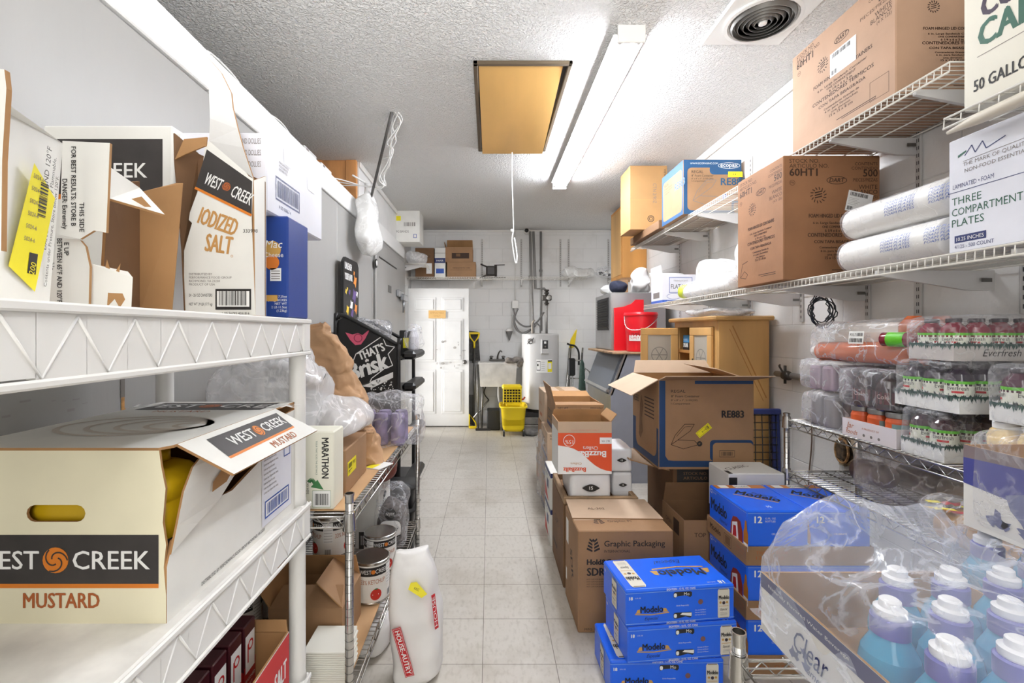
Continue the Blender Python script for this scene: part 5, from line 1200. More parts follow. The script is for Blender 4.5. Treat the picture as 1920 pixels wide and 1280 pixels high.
mb = MB(); mb.box(-.05, .05, -.03, .03, 0, .2, BLK, .006); F(mb, (-.05, -.03, 0), (1, 0, 0), (0, 0, 1)).rect(.03, .06, .09, .14, YEL); o = mb.build('black_carton', loc=(-.655, 3.765, 1.2)); o.location = (-.66, 3.70, 1.193); tag(o, 'black carton with yellow patch at the far side of the display rack', 'box')

# bag hanging over the cooler edge
t = thing('hanging_bag', 'crumpled translucent plastic bag hanging down the front of the cooler', 'bag', P(690, 355, 4.0))
mb = MB(); secs = []; 
for k in range(15):
    q = k / 14; z = -.60 * q + .03; wd = (.03 + .16 * min(1, q * 2.2)) if q < .85 else .19 * (1 - (q - .85) * 4.4); secs.append(((.02, -.05, z), (0, max(.02, wd * 1.1), 0), (-max(.015, wd * .45), 0, 0), .8))
mb.loft(secs, FILM4, 40); mb.crumple(.03, 7, 6); mb.v = [(max(x, -.06), y, z) for x, y, z in mb.v]; mb.build('bag', t)
mb = MB(); mb.tube(smooth([(-.1, -.1, .09), (-.02, -.05, .05), (.02, -.05, .02), (.0, .02, .05), (-.08, .04, .1)], 5), .008, cord, 6); mb.build('tie', t)
t.location.x = -1.05
carton('white carton with yellow label sticking out on top of the cooler end', -1.42, PX(787, 5.9), 5.9, 6.24, 2.523, 2.523 + .40, m=CREAM, tape=False, pr={'front': lambda f: (f.rect(f.W - .48, .1, f.W - .36, .33, INK), f.text('SERV', f.W - .42, .19, .045, WHITE, 'c', rot=90, l=2), f.rect(f.W - .36, .27, f.W - .24, .33, YEL, 3), f.text('9G BANDS', f.W - .3, .12, .028, GREY_INK, w=.16), f.bars(f.W - .2, .2, f.W - .05, .25, GREY_INK, 10, 2), f.frame(f.W - .08, .05, f.W - .04, .1, .006, BLUE_INK))})
cloud('plastic_sheet', 'folded clear plastic sheet leaning on the short left wall shelf', (-.99, 6.36, 2.301), (.14, .13, .09), FILM2, 3, .03, 6)
# ------------------------------------------------------------------ right wall shelves: upper
def dart(f, sc=1., label=None, faint=False, stock=True, r=0):
    """print of the hinged container cartons"""
    I = BROWN_INK; W, H = f.W, f.H
    if stock:
        f.text('STOCK NO.', W * .06, H * .94, .017 * sc, I); f.text('ARTICULO NO.', W * .06, H * .90, .017 * sc, I); f.text('60HT1', W * .06, H * .835, .032 * sc, I, bold=.02); f.ring(W * .09, H * .78, .012 * sc, .0015, I); f.text('FN', W * .09, H * .773, .009 * sc, I, 'c')
    f.text('CONTENTS', W * .97, H * .92, .013 * sc, I, 'r'); f.text('CONTENIDO', W * .97, H * .885, .013 * sc, I, 'r'); f.text('500', W * .97, H * .83, .030 * sc, I, 'r', bold=.01); f.text('PIECES/PIEZAS', W * .97, H * .79, .014 * sc, I, 'r', w=W * .25); f.text('WHITE', W * .97, H * .73, .018 * sc, I, 'r'); f.text('BLANCO', W * .97, H * .69, .018 * sc, I, 'r'); f.text('(4 X 125)', W * .97, H * .655, .013 * sc, I, 'r')
    cx_ = W * .55; f.ring(cx_ - W * .0, H * .80, .045 * sc, .003, I, 1, 28, .018 * sc); f.text('DART', cx_, H * .80 - .008 * sc, .017 * sc, I, 'c', shear=.2, bold=.02)
    sx_, sy_ = W * .36, H * .68
    for k in range(14): a = k * .4488; f.line(sx_ + .024 * sc * math.cos(a), sy_ + .024 * sc * math.sin(a), sx_ + .036 * sc * math.cos(a + .15), sy_ + .036 * sc * math.sin(a + .15), .004, I)
    for k in range(3): f.line(sx_ - .016 * sc, sy_ - .012 * sc + k * .011 * sc, sx_ + .016 * sc, sy_ - .004 * sc + k * .011 * sc, .005 * sc, I)
    L_ = [('FOAM HINGED LID CONTAINERS', .016, .5), ('6 in. Large Sandwich Container', .010, .42), ('ONE COMPARTMENT', .010, .25), ('6 1/4 x 6 x 3 in.', .012, .2), ('CONTENEDORES TERMICOS', .016, .52), ('CON TAPA BISAGRADA', .013, .4), ('Contenedores Grandes de', .009, .3), ('6 in. para Sandwiches', .009, .28), ('una division', .009, .16), ('15 x 15 x 8 cm', .012, .2)]
    y = H * .50
    for t_, h_, w_ in L_: f.text(t_, W * .54, y, h_ * sc, I, 'c', w=W * w_ * 1.12, bold=.02); y -= h_ * sc * 1.75
    f.line(W * .5, H * .08, W * .85, H * .08, .003, I); f.line(W * .55, H * .065, W * .85, H * .065, .0025, I)
def shiplabel(f, a, b, w_, h_, rot=0):
    c, s_ = math.cos(R(rot)), math.sin(R(rot)); g_ = F(f.mb, f.pt(a, b, 0), f.u * c + f.v * s_, f.v * c - f.u * s_, w_, h_)
    g_.rect(0, 0, w_, h_, WHITE, 3); g_.bars(w_ * .08, h_ * .76, w_ * .8, h_ * .94, INK, 24, 3, 4)
    for k in range(5): g_.rect(w_ * .06, h_ * (.34 + k * .075), w_ * (.4 + .06 * (k % 3)), h_ * (.35 + k * .075), GREY_INK, 4)
    g_.bars(w_ * .06, h_ * .06, w_ * .3, h_ * .25, INK, 12, 7, 4); return g_
carton('big pale brown carton with a white shipping label, topmost at right by the ceiling', 1.46, 1.835, 1.665, 2.235, US + .001, 2.694, m=KRAFT_PINK, pr={'left': lambda f: (dart(f, .9), shiplabel(f, f.W * .44, f.H * .50, .14, .10, 0), f.frame(f.W * .80, .025, f.W * .95, .10, .0015, BROWN_INK)), 'front': lambda f: (dart(f, .62, stock=False), f.path([(.25, .04), (.28, .08), (.33, .08), (.34, .05)], .003, BROWN_INK))})
def canl(f):
    W = f.W
    f.text('COMMERCIAL', .05, .245, .066, mat('dark_plum_ink', (54, 36, 58), .5), w=.40, bold=.03); f.text('CAN LINERS', .042, .165, .068, GREEN_INK, w=.40, bold=.03); f.line(.04, .142, W - .02, .142, .002, GREY_INK)
    f.text('50 GALLON', .03, .045, .032, INK, w=.16, bold=.02); f.poly([(.05, .325), (.12, .355), (.2, .34), (.2, .325)], GREEN_INK)
cl = carton('off-white can liner carton leaning on the near shelf, top right corner', 1.415, 1.62, .86, 1.385, 2.033, 2.40, m=mat('offwhite_board', (226, 222, 208), .55), tape=False, rot=0, pr={'left': canl})
def eco(f, fr=True):
    W, H = f.W, f.H; B_ = mat('carton_blue', (26, 76, 118), .6); f.rect(.003, .003, W - .003, H - .003, B_); f.rect(.03, .03, W - .02, H - .06, KRAFT, 2, .03); 
    if fr:
        f.rect(W * .45, H - .11, W - .0035, H - .04, B_, 3, .03); f.text('ecopax', W * .78, H - .055, .03, WHITE, 'c', bold=.01, l=4); f.text('WWW.ECOPAXINC.COM', .05, H - .035, .012, WHITE, l=4); f.ring(W * .78, H - .045, .08, .003, WHITE, 4, 24, .022)
    f.text('REGAL', .06, H - .10, .02, INK, l=4); f.text('8" Foam Container', .06, H - .125, .014, INK, l=4); f.text('8" x 8" x 3", 2/100 (200)', .06, H - .145, .011, INK, l=4); f.text('1-Compartment', .06, H - .162, .011, INK, l=4)
    f.text('RE883', W * .64, H * .53, .05, mat('deep_teal_ink', (26, 78, 112), .5), bold=.02, l=4)
def shell(f, a, b, s_, m, l=4):
    f.path([(a, b), (a + .09 * s_, b - .03 * s_), (a + .2 * s_, b + .0 * s_), (a + .17 * s_, b + .03 * s_), (a + .05 * s_, b + .035 * s_), (a, b)], .004 * s_, m, l)
    f.path([(a, b), (a + .03 * s_, b + .07 * s_), (a + .1 * s_, b + .15 * s_), (a + .17 * s_, b + .15 * s_), (a + .14 * s_, b + .1 * s_), (a + .05 * s_, b + .035 * s_)], .004 * s_, m, l); f.path([(a + .04 * s_, b + .06 * s_), (a + .1 * s_, b + .13 * s_), (a + .15 * s_, b + .135 * s_)], .003 * s_, m, l)
def ecol(f):
    eco(f, False)
carton('blue and brown foam container carton on the upper shelf with yellow sticker', 1.41, 1.835, 3.37, 3.785, US + .001, 2.632, m=KRAFT, pr={'front': lambda f: (eco(f), shell(f, .07, .10, 1, GREY_INK), f.disc(.30, .13, .018, BLUE_INK, 4), f.text('8"', .30, .124, .014, WHITE, 'c', l=5), f.rect(.325, .27, .43, .31, YEL, 5), f.text('4-4', .37, .283, .014, INK, 'c', l=6), f.rect(.35, .0, f.W - .02, .10, mat('carton_blue', (26, 76, 118), .6), 3, .02), f.rect(.365, .01, f.W, .085, KRAFT, 4, .02)), 'left': ecol})
carton('plain tan carton with round arrow mark at the far end of the upper shelf', PX(1181, 4.2), PX(1251, 4.2), 4.2, 4.5, US + .0725, 2.885, m=mat('tan_cardboard', (178, 138, 90), .75, var=.05, vs=4), tape=False, pr={'front': lambda f: (f.ring(.19, .10, .03, .006, INK), f.ring(.19, .10, .017, .005, INK), f.text('CTN 2/90Z', .21, .42, .03, GREY_INK, rot=-90, w=.18), f.text('VIEW ON', f.W - .03, .55, .02, INK, 'l', rot=-90), f.line(0, .27, f.W, .27, .003, TAN_INK))})
carton('flat brown carton under the tan carton at the far end of the upper shelf', 1.40, 1.79, 3.83, 4.6, US + .001, US + .072, m=KRAFT_DK)

# ------------------------------------------------------------------ right wall shelves: lower one
carton('big brown hinged container carton with white label on the lower wall shelf', 1.355, 1.80, 2.135, 2.53, MS + .001, 2.192, m=mat('warm_kraft', (150, 106, 72), .75, var=.06, vs=5, bump=.06, bs=40), rot=0, pr={'left': lambda f: (dart(f, .92), f.path([(.03, .05), (.07, .08), (.1, .06), (.08, .04), (.03, .05), (.05, .12), (.1, .13)], .003, BROWN_INK)), 'front': lambda f: (dart(f, 1.05), shiplabel(f, f.W * .63, f.H * .56, .115, .095, -12))})
PLATE = mat('foam_plates', (238, 236, 232), .5, bump=.0)
for i, (x, z, lab) in enumerate(((1.50, .070, 'lower long sleeve of white foam plates in printed clear wrap'), (1.515, .203, 'upper long sleeve of white foam plates resting on the other sleeve'))):
    t = thing('plate_sleeve', lab, 'plates', (x, 1.70, MS + .001 + z))
    mb = MB(); secs = []
    for k in range(47):
        y = -.21 + .42 * k / 46; r_ = .064 if k % 2 else .0615; secs.append(((0, y, 0), (r_, 0, 0), (0, 0, r_), 1))
    mb.loft(secs, PLATE, 28); mb.build('plates', t)
    mb = MB(); secs = [((0, -.24, 0), (.03, 0, 0), (0, 0, .03), 1)] + [((0, -.215 + .43 * k / 12, 0), (.067, 0, 0), (0, 0, .067), 1) for k in range(13)] + [((0, .25, 0), (.035, 0, 0), (0, 0, .035), 1)]
    mb.loft(secs, FILM3, 28); mb.crumple(.004, 20, i); mb.build('wrap', t)
    for s_ in range(2):
        mb = MB()
        for k in range(5):
            a = 2.5 + k * .16
            f = F(mb, (-.0685 * math.cos(a - 2.85), -.15 + s_ * .17 - .02, .0685 * math.sin(2.85 - a) * -1 * -1), (0, -1, 0), (-math.sin(2.85 - a) * -1 * .0 - math.sin(a - 2.85), 0, math.cos(a - 2.85)))
            f.text('FOAM PLATES', 0, 0, .008, BLUE_INK, w=.12, shear=.3)
        mb.build('printed_text', t)
def three(f):
    W, H = f.W, f.H
    f.text('THE MARK OF QUALITY IN', .045, H - .09, .011, GREY_INK, w=.19); f.text('NON-FOOD ESSENTIALS', .05, H - .11, .011, GREY_INK, w=.17); f.path([(.05, H - .06), (.07, H - .035), (.08, H - .06), (.10, H - .035), (.11, H - .06), (.16, H - .045)], .003, NAVY); f.poly([(.03, H - .06), (.055, H - .05), (.055, H - .044), (.03, H - .052)], GREEN_INK)
    f.line(.045, H - .075, .24, H - .07, .0015, GREY_INK)
    f.text('LAMINATED • FOAM', .015, .195, .013, NAVY, w=.115); f.line(.0, .185, W, .185, .002, NAVY); f.text('THREE', .012, .146, .022, GREEN_INK, w=.085); f.text('COMPARTMENT', .012, .113, .022, GREEN_INK, w=.19); f.text('PLATES', .012, .080, .022, GREEN_INK, w=.092)
    f.rect(.02, .030, .11, .052, NAVY); f.text('10.25 INCHES', .026, .035, .011, WHITE, w=.078, l=2); f.text('4/125 - 500 COUNT', .02, .013, .011, NAVY, w=.11)
carton('white three compartment plates carton at the right end of the lower wall shelf', 1.42, 1.80, .90, 1.435, MS + .001, 1.965, m=CARTON2, inner=CARTON2, tape=False, pr={'left': three})
def flat(f):
    W, H = f.W, f.H
    f.rect(0, .0, W, .03, BLUE_INK); f.text('FITS 12, 16 & 20 OZ CUPS', W * .5, .008, .014, WHITE, 'c', w=W * .75, l=2); f.frame(W * .18, .09, W * .78, .22, .004, BLUE_INK); f.text('FLAT LIDS', W * .48, .125, .035, INK, 'c', w=W * .5); f.text('TRANSLUCENT', W * .48, .185, .012, GREY_INK, 'c'); f.ring(W * .8, .09, .05, .003, BLUE_INK, 1, 24, .03); f.ring(W * .3, .06, .06, .003, BLUE_INK, 1, 24, .025)
carton('white and blue flat lids carton at the far end of the lower wall shelf', 1.455, 1.78, 3.90, 4.16, MS + .001, MS + .245, m=CARTON2, inner=CREAM, opened=True, tape=False, flaps={'left': (.08, 8), 'back': (.1, 60)}, pr={'front': flat, 'left': lambda f: (f.rect(0, 0, f.W, .03, BLUE_INK), f.rect(.05, .05, .2, .1, GREY_INK))})
CUPS = mat('foam_cup_white', (240, 239, 236), .5)
t = thing('cup_sleeve_bag', 'long white bag of foam cup sleeves with yellow end on the lower shelf', 'bag', (1.50, 3.08, MS + .001))
mb = MB(); 
for j in range(2):
    secs = [((-.03 + .11 * j, -.33 + .66 * k / 40, .055), ((.050 if k % 2 else .046), 0, 0), (0, 0, (.050 if k % 2 else .046)), 1) for k in range(41)]; mb.loft(secs, CUPS, 22)
mb.build('cups', t); mb = MB(); mb.blob((.02, 0, .058), (.12, .36, .066), FILM, 3, .45, .45, .012, 9, floor=0); mb.build('wrapping', t)
mb = MB(); mb.blob((-.035, .36, .058), (.06, .05, .052), mat('lime_print', (190, 200, 60), .5), 2, .8, .8, .004, 9); mb.build('printed_end', t)
cloud('cup_bag', 'puffy white plastic bag of cups behind the sleeve on the lower shelf', (1.67, 3.36, MS + .001), (.13, .17, .14), FILM4, 8, .03, 7, .6, cat='bag')
mb = MB(); mb.blob((0, 0, .2), (.10, .1, .2), FILM4, 4, .6, .5, .02, 8, floor=0); o = mb.build('cup_bag', loc=(1.68, 2.9, MS + .001)); tag(o, 'upright white plastic bag behind the big brown carton', 'bag')

# hanging cable coil and things on the right wall
t = thing('cable_coil', 'black cable coil with blue tie hanging under the lower wall shelf', 'cable', (1.74, 2.43, 1.50))
mb = MB(); rr_ = random.Random(8)
for k in range(7):
    a_ = .055 + rr_.uniform(-.014, .016); b_ = .075 + rr_.uniform(-.016, .016); ox, oz = rr_.uniform(-.012, .012), rr_.uniform(-.03, .008)
    mb.tube([(ox + a_ * math.cos(q * .3), rr_.uniform(-.012, .012), oz + b_ * math.sin(q * .3)) for q in range(21)], .0028, mat('black_cable', (40, 44, 54), .45), 6, True)
mb.build('loops', t)
mb = MB(); mb.blob((0, 0, .08), (.03, .022, .016), mat('blue_tie', (96, 140, 176), .5), 1, 1, 1, .004, 30); mb.build('tie', t)
mb = MB(); mb.tube([(0, 0, .08), (.0, .0, .11)], .003, DARK, 6); mb.build('hook', t)
t = thing('wall_conduit', 'horizontal grey pipe with a valve on the right wall by the pine cabinet', 'pipe', (1.825, 2.55, 1.115))
mb = MB(); mb.cyl((0, -.35, 0), (0, .40, 0), .018, PIPE, 10); mb.build('pipe', t); mb = MB(); mb.cyl((-.02, .28, -.05), (-.02, .28, .06), .008, BRS, 8); mb.tube(smooth([(-.02, .28, .0), (-.04, .30, .05), (-.02, .33, .06)]), .006, BRS, 6); mb.blob((-.01, .28, 0), (.028, .035, .03), BRS, 2, .8, .8, .003, 20, 16, 10); mb.build('valve', t)
t = thing('burnt_outlet', 'scorched electrical box with rust ring on the right wall under the rack', 'outlet', (1.859, 2.42, .765))
mb = MB(); f = F(mb, (0, 0, 0), (0, -1, 0), (0, 0, 1)); SOOT = mat('soot', (86, 70, 52), .9, var=.5, vs=40)
f.poly([(.075 * math.cos(k * .45) * (1 + .25 * math.sin(k * 3)) + .01, .095 * math.sin(k * .45) * (1 + .2 * math.sin(k * 5)) - .0) for k in range(14)], mat('smoke_stain', (196, 178, 150), .9, var=.3, vs=30), 1); f.poly([(.05 * math.cos(k * .45) * (1 + .2 * math.sin(k * 4)), .07 * math.sin(k * .45)) for k in range(14)], SOOT, 2)
for k in range(6): f.rect(-.04 + k * .014, -.30 - .03 * (k % 3), -.036 + k * .014, -.07, mat('drip_stain', (190, 184, 172), .9), 1)
mb.build('soot_stain', t)
mb = MB(); mb.box(-.03, -.003, -.03, .03, -.05, .05, SOOT, .006); mb.build('box', t)
mb = MB(); mb.tube([(-.02, .045 * math.cos(k * .35), .062 * math.sin(k * .35) - .005) for k in range(18)], .006, mat('rust_ring', (170, 130, 84), .7, var=.4, vs=40), 6, True); mb.build('ring', t)
pipe('wall_wire', 'thin brown wire running down the right wall under the rack', [(1.852, 2.67, .93), (1.85, 2.66, .75), (1.852, 2.69, .5), (1.852, 2.68, .2)], .004, mat('brown_wire', (120, 100, 88), .6), 'wire', k=5)

# ------------------------------------------------------------------ chrome rack by the wall: wrapped drinks
J1 = QZ1 + .001
BOT_L = mat('juice_label', (226, 228, 214), .4); LGR = mat('label_green', (96, 190, 40), .45); CAPM = mat('dark_cap', (52, 44, 50), .4)
GRASS = mat('grass_green_print', (58, 92, 84), .5); TRAYW = mat('white_tray', (234, 234, 232), .55); TRAYG = mat('grey_tray', (196, 190, 186), .6)
def juice(label, loc, col, group, h=.15, r=.036, cap=CAPM, rz=0):
    t = thing('juice_bottle', label, 'bottle', loc, rz, group)
    m_ = mat('juice_%d_%d_%d' % col, col, .12, spec=.8)
    mb = MB(); mb.lathe([(r * .85, 0), (r, .006), (r, h * .15), (r * .97, h * .17), (r * .97, h * .52), (r, h * .54), (r, h * .66), (r * .85, h * .78), (r * .5, h * .88), (r * .45, h * .93)], m_, 20); mb.build('glass', t)
    mb = MB(); mb.lathe([(r * .5, h * .9), (r * .55, h * .91), (r * .55, h * .99), (r * .5, h)], cap, 16); mb.build('cap', t)
    mb = MB(); cyl_patch(mb, r * .985, -3.14, 3.14, h * .20, h * .64, BOT_L, 1, 24); cyl_patch(mb, r * .985, -3.14, 3.14, h * .58, h * .64, LGR, 2, 24)
    for a in (-.9, 1.2, 3.2): wrap_geo(mb, 'Everfresh', r * .985, a, h * .45, h * .085, INK, r * 1.4, 3); cyl_patch(mb, r * .985, a - .4, a + .4, h * .385, h * .43, RED, 3, 4)
    mb.build('label', t); return t
def grass(f, H):
    r_ = random.Random(int(f.W * 1000)); x = .004
    while x < f.W - .004:
        b = H - .004; f.poly([(x - .004, b), (x + .004, b), (x + r_.uniform(-.006, .006), b - r_.uniform(.006, .02))], GRASS, 2); x += r_.uniform(.003, .007)
    f.rect(0, H - .006, f.W, H, GRASS, 1)
    for k in range(int(f.W / .004)):
        x = r_.uniform(.003, f.W - .003); f.poly([(x - .003, H - .001), (x + .003, H - .001), (x + r_.uniform(-.006, .006), H + r_.uniform(.004, .010))], GRASS if k % 2 else TRAYW, 2)
def juice_case(lab, x0, y0, nx, ny, z, col, tray_m=TRAYW, h=.15, bl='', first=[None]):
    p = .074; x1, y1 = x0 + nx * p + .008, y0 + ny * p + .008
    t = carton(lab + ' tray, white with a green grass edge', x0, x1, y0, y1, z, z + .055, m=tray_m, inner=TRAYG, opened=True, tape=False, cat='tray', name='drink_tray', body='tray', pr={'left': lambda f: grass(f, .055), 'front': lambda f: (grass(f, .055), f.text('Everfresh', f.W * .5, .015, .022, INK, 'c', shear=.3))})
    b0 = None
    for i in range(nx):
        for j in range(ny):
            loc = (x0 + .004 + p * (i + .5), y0 + .004 + p * (j + .5), z + .0055)
            if b0 is None: b0 = juice(bl, loc, col, bl.replace(' bottle', ' bottles'), h)
            else: dup(b0, loc, b0.rotation_euler[2] + .7 * (i * 3 + j))
    mb = MB(); cxx, cyy = (x0 + x1) / 2, (y0 + y1) / 2
    mb.blob((0, 0, h * .5 + .006), ((x1 - x0) / 2 + .012, (y1 - y0) / 2 + .012, h * .5 + .012), FILM3, int(z * 100), .25, .3, .006, 12, floor=.001); mb.build('shrink_wrap', t)
    return t
juice_case('bottom juice case', 1.462, 1.49, 4, 2, J1, (60, 26, 34), bl='dark red juice bottle in the bottom wrapped case on the chrome rack')
juice_case('middle juice case', 1.465, 1.445, 4, 3, J1 + .165, (36, 20, 40), bl='dark purple juice bottle in the middle wrapped case of the stack')
juice_case('top juice case', 1.462, 1.46, 4, 2, J1 + .330, (120, 22, 44), tray_m=TRAYG, h=.13, bl='red juice bottle in the topmost wrapped case of the juice stack')
# lying green bottle
t = thing('juice_bottle', 'juice bottle with green label lying on its side on the top juice tray', 'bottle', (1.50, 1.70, J1 + .330))
# yellow dressing pack and near juice case
YD = (222, 190, 120)
b0 = None
for i in range(4):
    for j in range(2):
        loc = (1.50 + .08 * i, 1.345 - .08 * j, J1)
        if b0 is None:
            b0 = thing('dressing_bottle', 'yellow dressing bottle with white cap standing at the near end of the chrome rack', 'bottle', loc, 0, 'yellow dressing bottles on the chrome rack')
            mb = MB(); mb.loft([((0, 0, z), (r_, 0, 0), (0, r_, 0), .7) for r_, z in ((.03, 0), (.036, .006), (.036, .05), (.033, .07), (.036, .10), (.036, .12), (.03, .138), (.026, .142))], mat('dressing_yellow', YD, .3, var=.15, vs=30), 24); mb.build('bottle', b0)
            mb = MB(); mb.lathe([(.028, .142), (.029, .144), (.029, .16), (.026, .162)], WHITE, 20); mb.build('cap', b0)
            mb = MB(); wrap_geo(mb, 'A', .0365, -.5, .09, .022, INK, None, 1); cyl_patch(mb, .0365, -.9, .2, .02, .04, RED, 1, 6); wrap_geo(mb, 'Dressing', .0365, -.5, .06, .012, INK, .04, 1); mb.build('print', b0)
        else: dup(b0, loc)
juice_case('near juice case', 1.462, 1.20, 4, 2, J1 + .165, (70, 16, 44), bl='dark red juice bottle in the near case above the yellow dressing bottles')
# jar tray
jt = carton('white lidded-jar tray in front of the juice stack on the chrome rack', 1.462, 1.78, 1.665, 1.92, J1, J1 + .07, m=mat('pinkish_tray', (216, 208, 210), .6), inner=TRAYG, opened=True, tape=False, cat='tray', name='drink_tray', body='tray', pr={'front': lambda f: (f.text('PULLED', f.W * .35, .022, .02, GREY_INK, 'c')), 'left': lambda f: (f.text('Jar', .02, .035, .022, RUST, shear=.3), f.text('foods', .02, .012, .018, RUST, shear=.3), f.text('A PRODUCT OF', .10, .04, .007, RUST, w=.08), *[f.disc(.11 + .035 * k, .018, .006, GREY_INK, 1, 8) for k in range(3)])})
b0 = None
for i in range(4):
    for j in range(3):
        loc = (1.503 + .078 * i, 1.705 + .082 * j, J1 + .0055)
        if b0 is None:
            b0 = thing('sauce_jar', 'squat orange sauce jar with grey lid in the white tray under the wrapped bottles', 'jar', loc, 0, 'orange sauce jars in the white tray')
            mb = MB(); mb.lathe([(.032, 0), (.037, .005), (.037, .085), (.032, .10)], mat('orange_sauce', (206, 92, 50), .3), 20); cyl_patch(mb, .037, -1.2, .6, .015, .08, mat('teal_label', (120, 150, 150), .5), 1); mb.build('jar', b0)
            mb = MB(); mb.lathe([(.034, .10), (.036, .102), (.036, .118), (.033, .12)], mat('grey_lid', (150, 150, 148), .35, .6), 20); mb.build('lid', b0)
        else: dup(b0, loc, .5 * (i + j))
def wrapped(label, loc, items, r, fm_, e=.3, amp=.012, seed=1, name='wrapped_bottles', cat='pack'):
    t = thing(name, label, cat, loc); items(t)
    mb = MB(); mb.blob((0, 0, r[2]), r, fm_, seed, e, e, amp, 9, 48, 28, floor=0); mb.build('shrink_wrap', t); return t
def dkb(t):
    for i in range(3):
        for j in range(2):
            mb = MB(); mb.lathe([(.036, .004), (.04, .01), (.04, .09), (.03, .115), (.018, .125), (.018, .145)], mat('dark_cola', (44, 22, 24), .1, spec=.9), 18, (-.10 + .09 * i, -.06 + .11 * j, 0)); cyl_ = [(-.10 + .09 * i), (-.06 + .11 * j)]
            st = len(mb.v); cyl_patch(mb, .04, -3.14, 3.14, .03, .075, mat('maroon_label', (90, 40, 44), .4), 1, 14); wrap_geo(mb, 'Cola', .04, -1.2, .05, .016, mat('pale_print', (200, 170, 160), .4), .04, 3); mb.move((cyl_[0], cyl_[1], 0), st); mb.build('bottle', t)
wrapped('wrapped pack of dark bottles on the jar tray, left of the juice stack', (1.60, 1.80, J1 + .122), dkb, (.155, .15, .078), FILM, seed=3)
COPPER = mat('copper_tea', (188, 92, 44), .15, spec=.8)
def cop(t):
    mb = MB(); mb.tube([(-.12, .28, .045), (-.12, .26, .045), (-.12, .25, .045), (-.11, -.25, .055)], [.02, .022, .043, .043], COPPER, 16); mb.tube([(-.12, .30, .045), (-.12, .272, .045)], .024, CREAM, 14); mb.build('bottle', t)
    for i, (x, y) in enumerate(((-.10, -.18), (0.0, -.18), (.06, .0))): mb = MB(); mb.lathe([(.04, .09), (.045, .10), (.045, .16), (.02, .19)], COPPER, 16, (x, y, 0)); mb.build('bottle', t)
    mb = MB(); mb.box(-.09, .13, -.2, .26, .03, .17, mat('milky_jugs', (214, 206, 196), .4), .04); mb.build('jugs', t)
    mb = MB(); f = F(mb, (-.185, .02, .085), (0, -1, 0), (.1, 0, 1)); f.rect(0, 0, .075, .05, CREAM); f.text('POS-7', .006, .03, .011, INK, w=.03, l=2); f.bars(.04, .03, .07, .043, INK, 10, 2); f.bars(.006, .006, .07, .022, INK, 18, 3); mb.build('price_label', t)
wrapped('wrapped pack of copper coloured bottles on top of the dark bottle pack', (1.64, 1.86, J1 + .29), cop, (.18, .31, .088), FILM, .35, .014, 6)
def cans(col, z=.12, n=4):
    def fn(t):
        for i in range(n):
            mb = MB(); mb.lathe([(.030, .004), (.033, .008), (.033, z - .01), (.028, z)], mat('can_%d%d%d' % col, col, .3, .3), 18, (-.11 + .072 * (i % 4), (-.04 if i < 4 else .04), 0)); mb.build('can', t)
    return fn
wrapped('lower wrapped pack of grey cans at the far end of the chrome rack', (1.615, 2.07, J1), cans((120, 114, 116), .135, 8), (.165, .125, .08), FILM5, seed=5, name='can_pack')
wrapped('upper wrapped pack of pinkish cans at the far end of the chrome rack', (1.615, 2.08, J1 + .16), cans((158, 134, 152), .11, 8), (.16, .13, .07), FILM5, seed=8, name='can_pack')
# finish the lying bottle
lb = [o for o in COL.objects if o.type == 'EMPTY' and o['label'].startswith('juice bottle with green')][0]
mb = MB(); mb.tube([(0, .06, 0), (0, .055, 0), (0, -.03, 0), (0, -.05, 0), (0, -.075, 0)], [.02, .026, .026, .012, .012], mat('juice_120_22_44', (120, 22, 44), .12), 16); mb.build('glass', lb)
mb = MB(); mb.tube([(0, .035, 0), (0, -.02, 0)], .0268, LGR, 18, caps=False); mb.build('label', lb)
lb.location = (1.485, 1.675, J1 + .33 + .0645); lb.rotation_euler = (0, 0, .3)
# lower shelf of that rack
J2 = QZ2 + .001
def jars(t):
    for x, y, z, c in ((-.05, .16, .12, (84, 66, 62)), (.02, .02, .14, (72, 50, 46)), (.03, -.14, .13, (150, 130, 112))):
        mb = MB(); mb.tube([(x, y + .10, z - .03), (x, y - .0, z - .02), (x - .01, y - .02, z - .018), (x - .02, y - .05, z - .012)], [.05, .05, .044, .044], mat('jar_%d' % c[0], c, .3), 18); mb.build('jar', t)
wrapped('grey film bag of brown jars on the lower deck of the chrome rack', (1.62, 1.70, J2), jars, (.16, .25, .115), film('brown_film', .14, .25, (200, 192, 186), 8), .6, .02, 4, 'jar_bag', 'bag')
def bread(t):
    mb = MB(); mb.blob((0, .0, .06), (.09, .17, .055), mat('bread_brown', (176, 130, 60), .6, var=.2, vs=10), 3, .7, .7, .01, 8, floor=.004); mb.build('loaf', t)
    mb = MB(); r_ = random.Random(3); cs = [RED, YEL, mat('art_yellow', (232, 196, 60), .5), mat('olive', (110, 120, 50), .5), WHITE, mat('strong_orange', (236, 150, 20), .5)]
    for k in range(26):
        x, y = r_.uniform(-.07, .05), r_.uniform(-.02, .17); f = F(mb, (x, y, .121 - abs(x) * .25), (1, r_.uniform(-.6, .6), 0), (0, 1, 0)); f.poly([(-.02, -.008), (.018, -.012), (.024, .01), (-.012, .014)], cs[k % 6], 1 + k)
    mb.build('printed_wrapper', t)
wrapped('bread bag with red and yellow print beneath the chrome rack shelf', (1.50, 1.36, J2), bread, (.105, .22, .075), FILM, .6, .014, 9, 'bread_bag', 'bread')

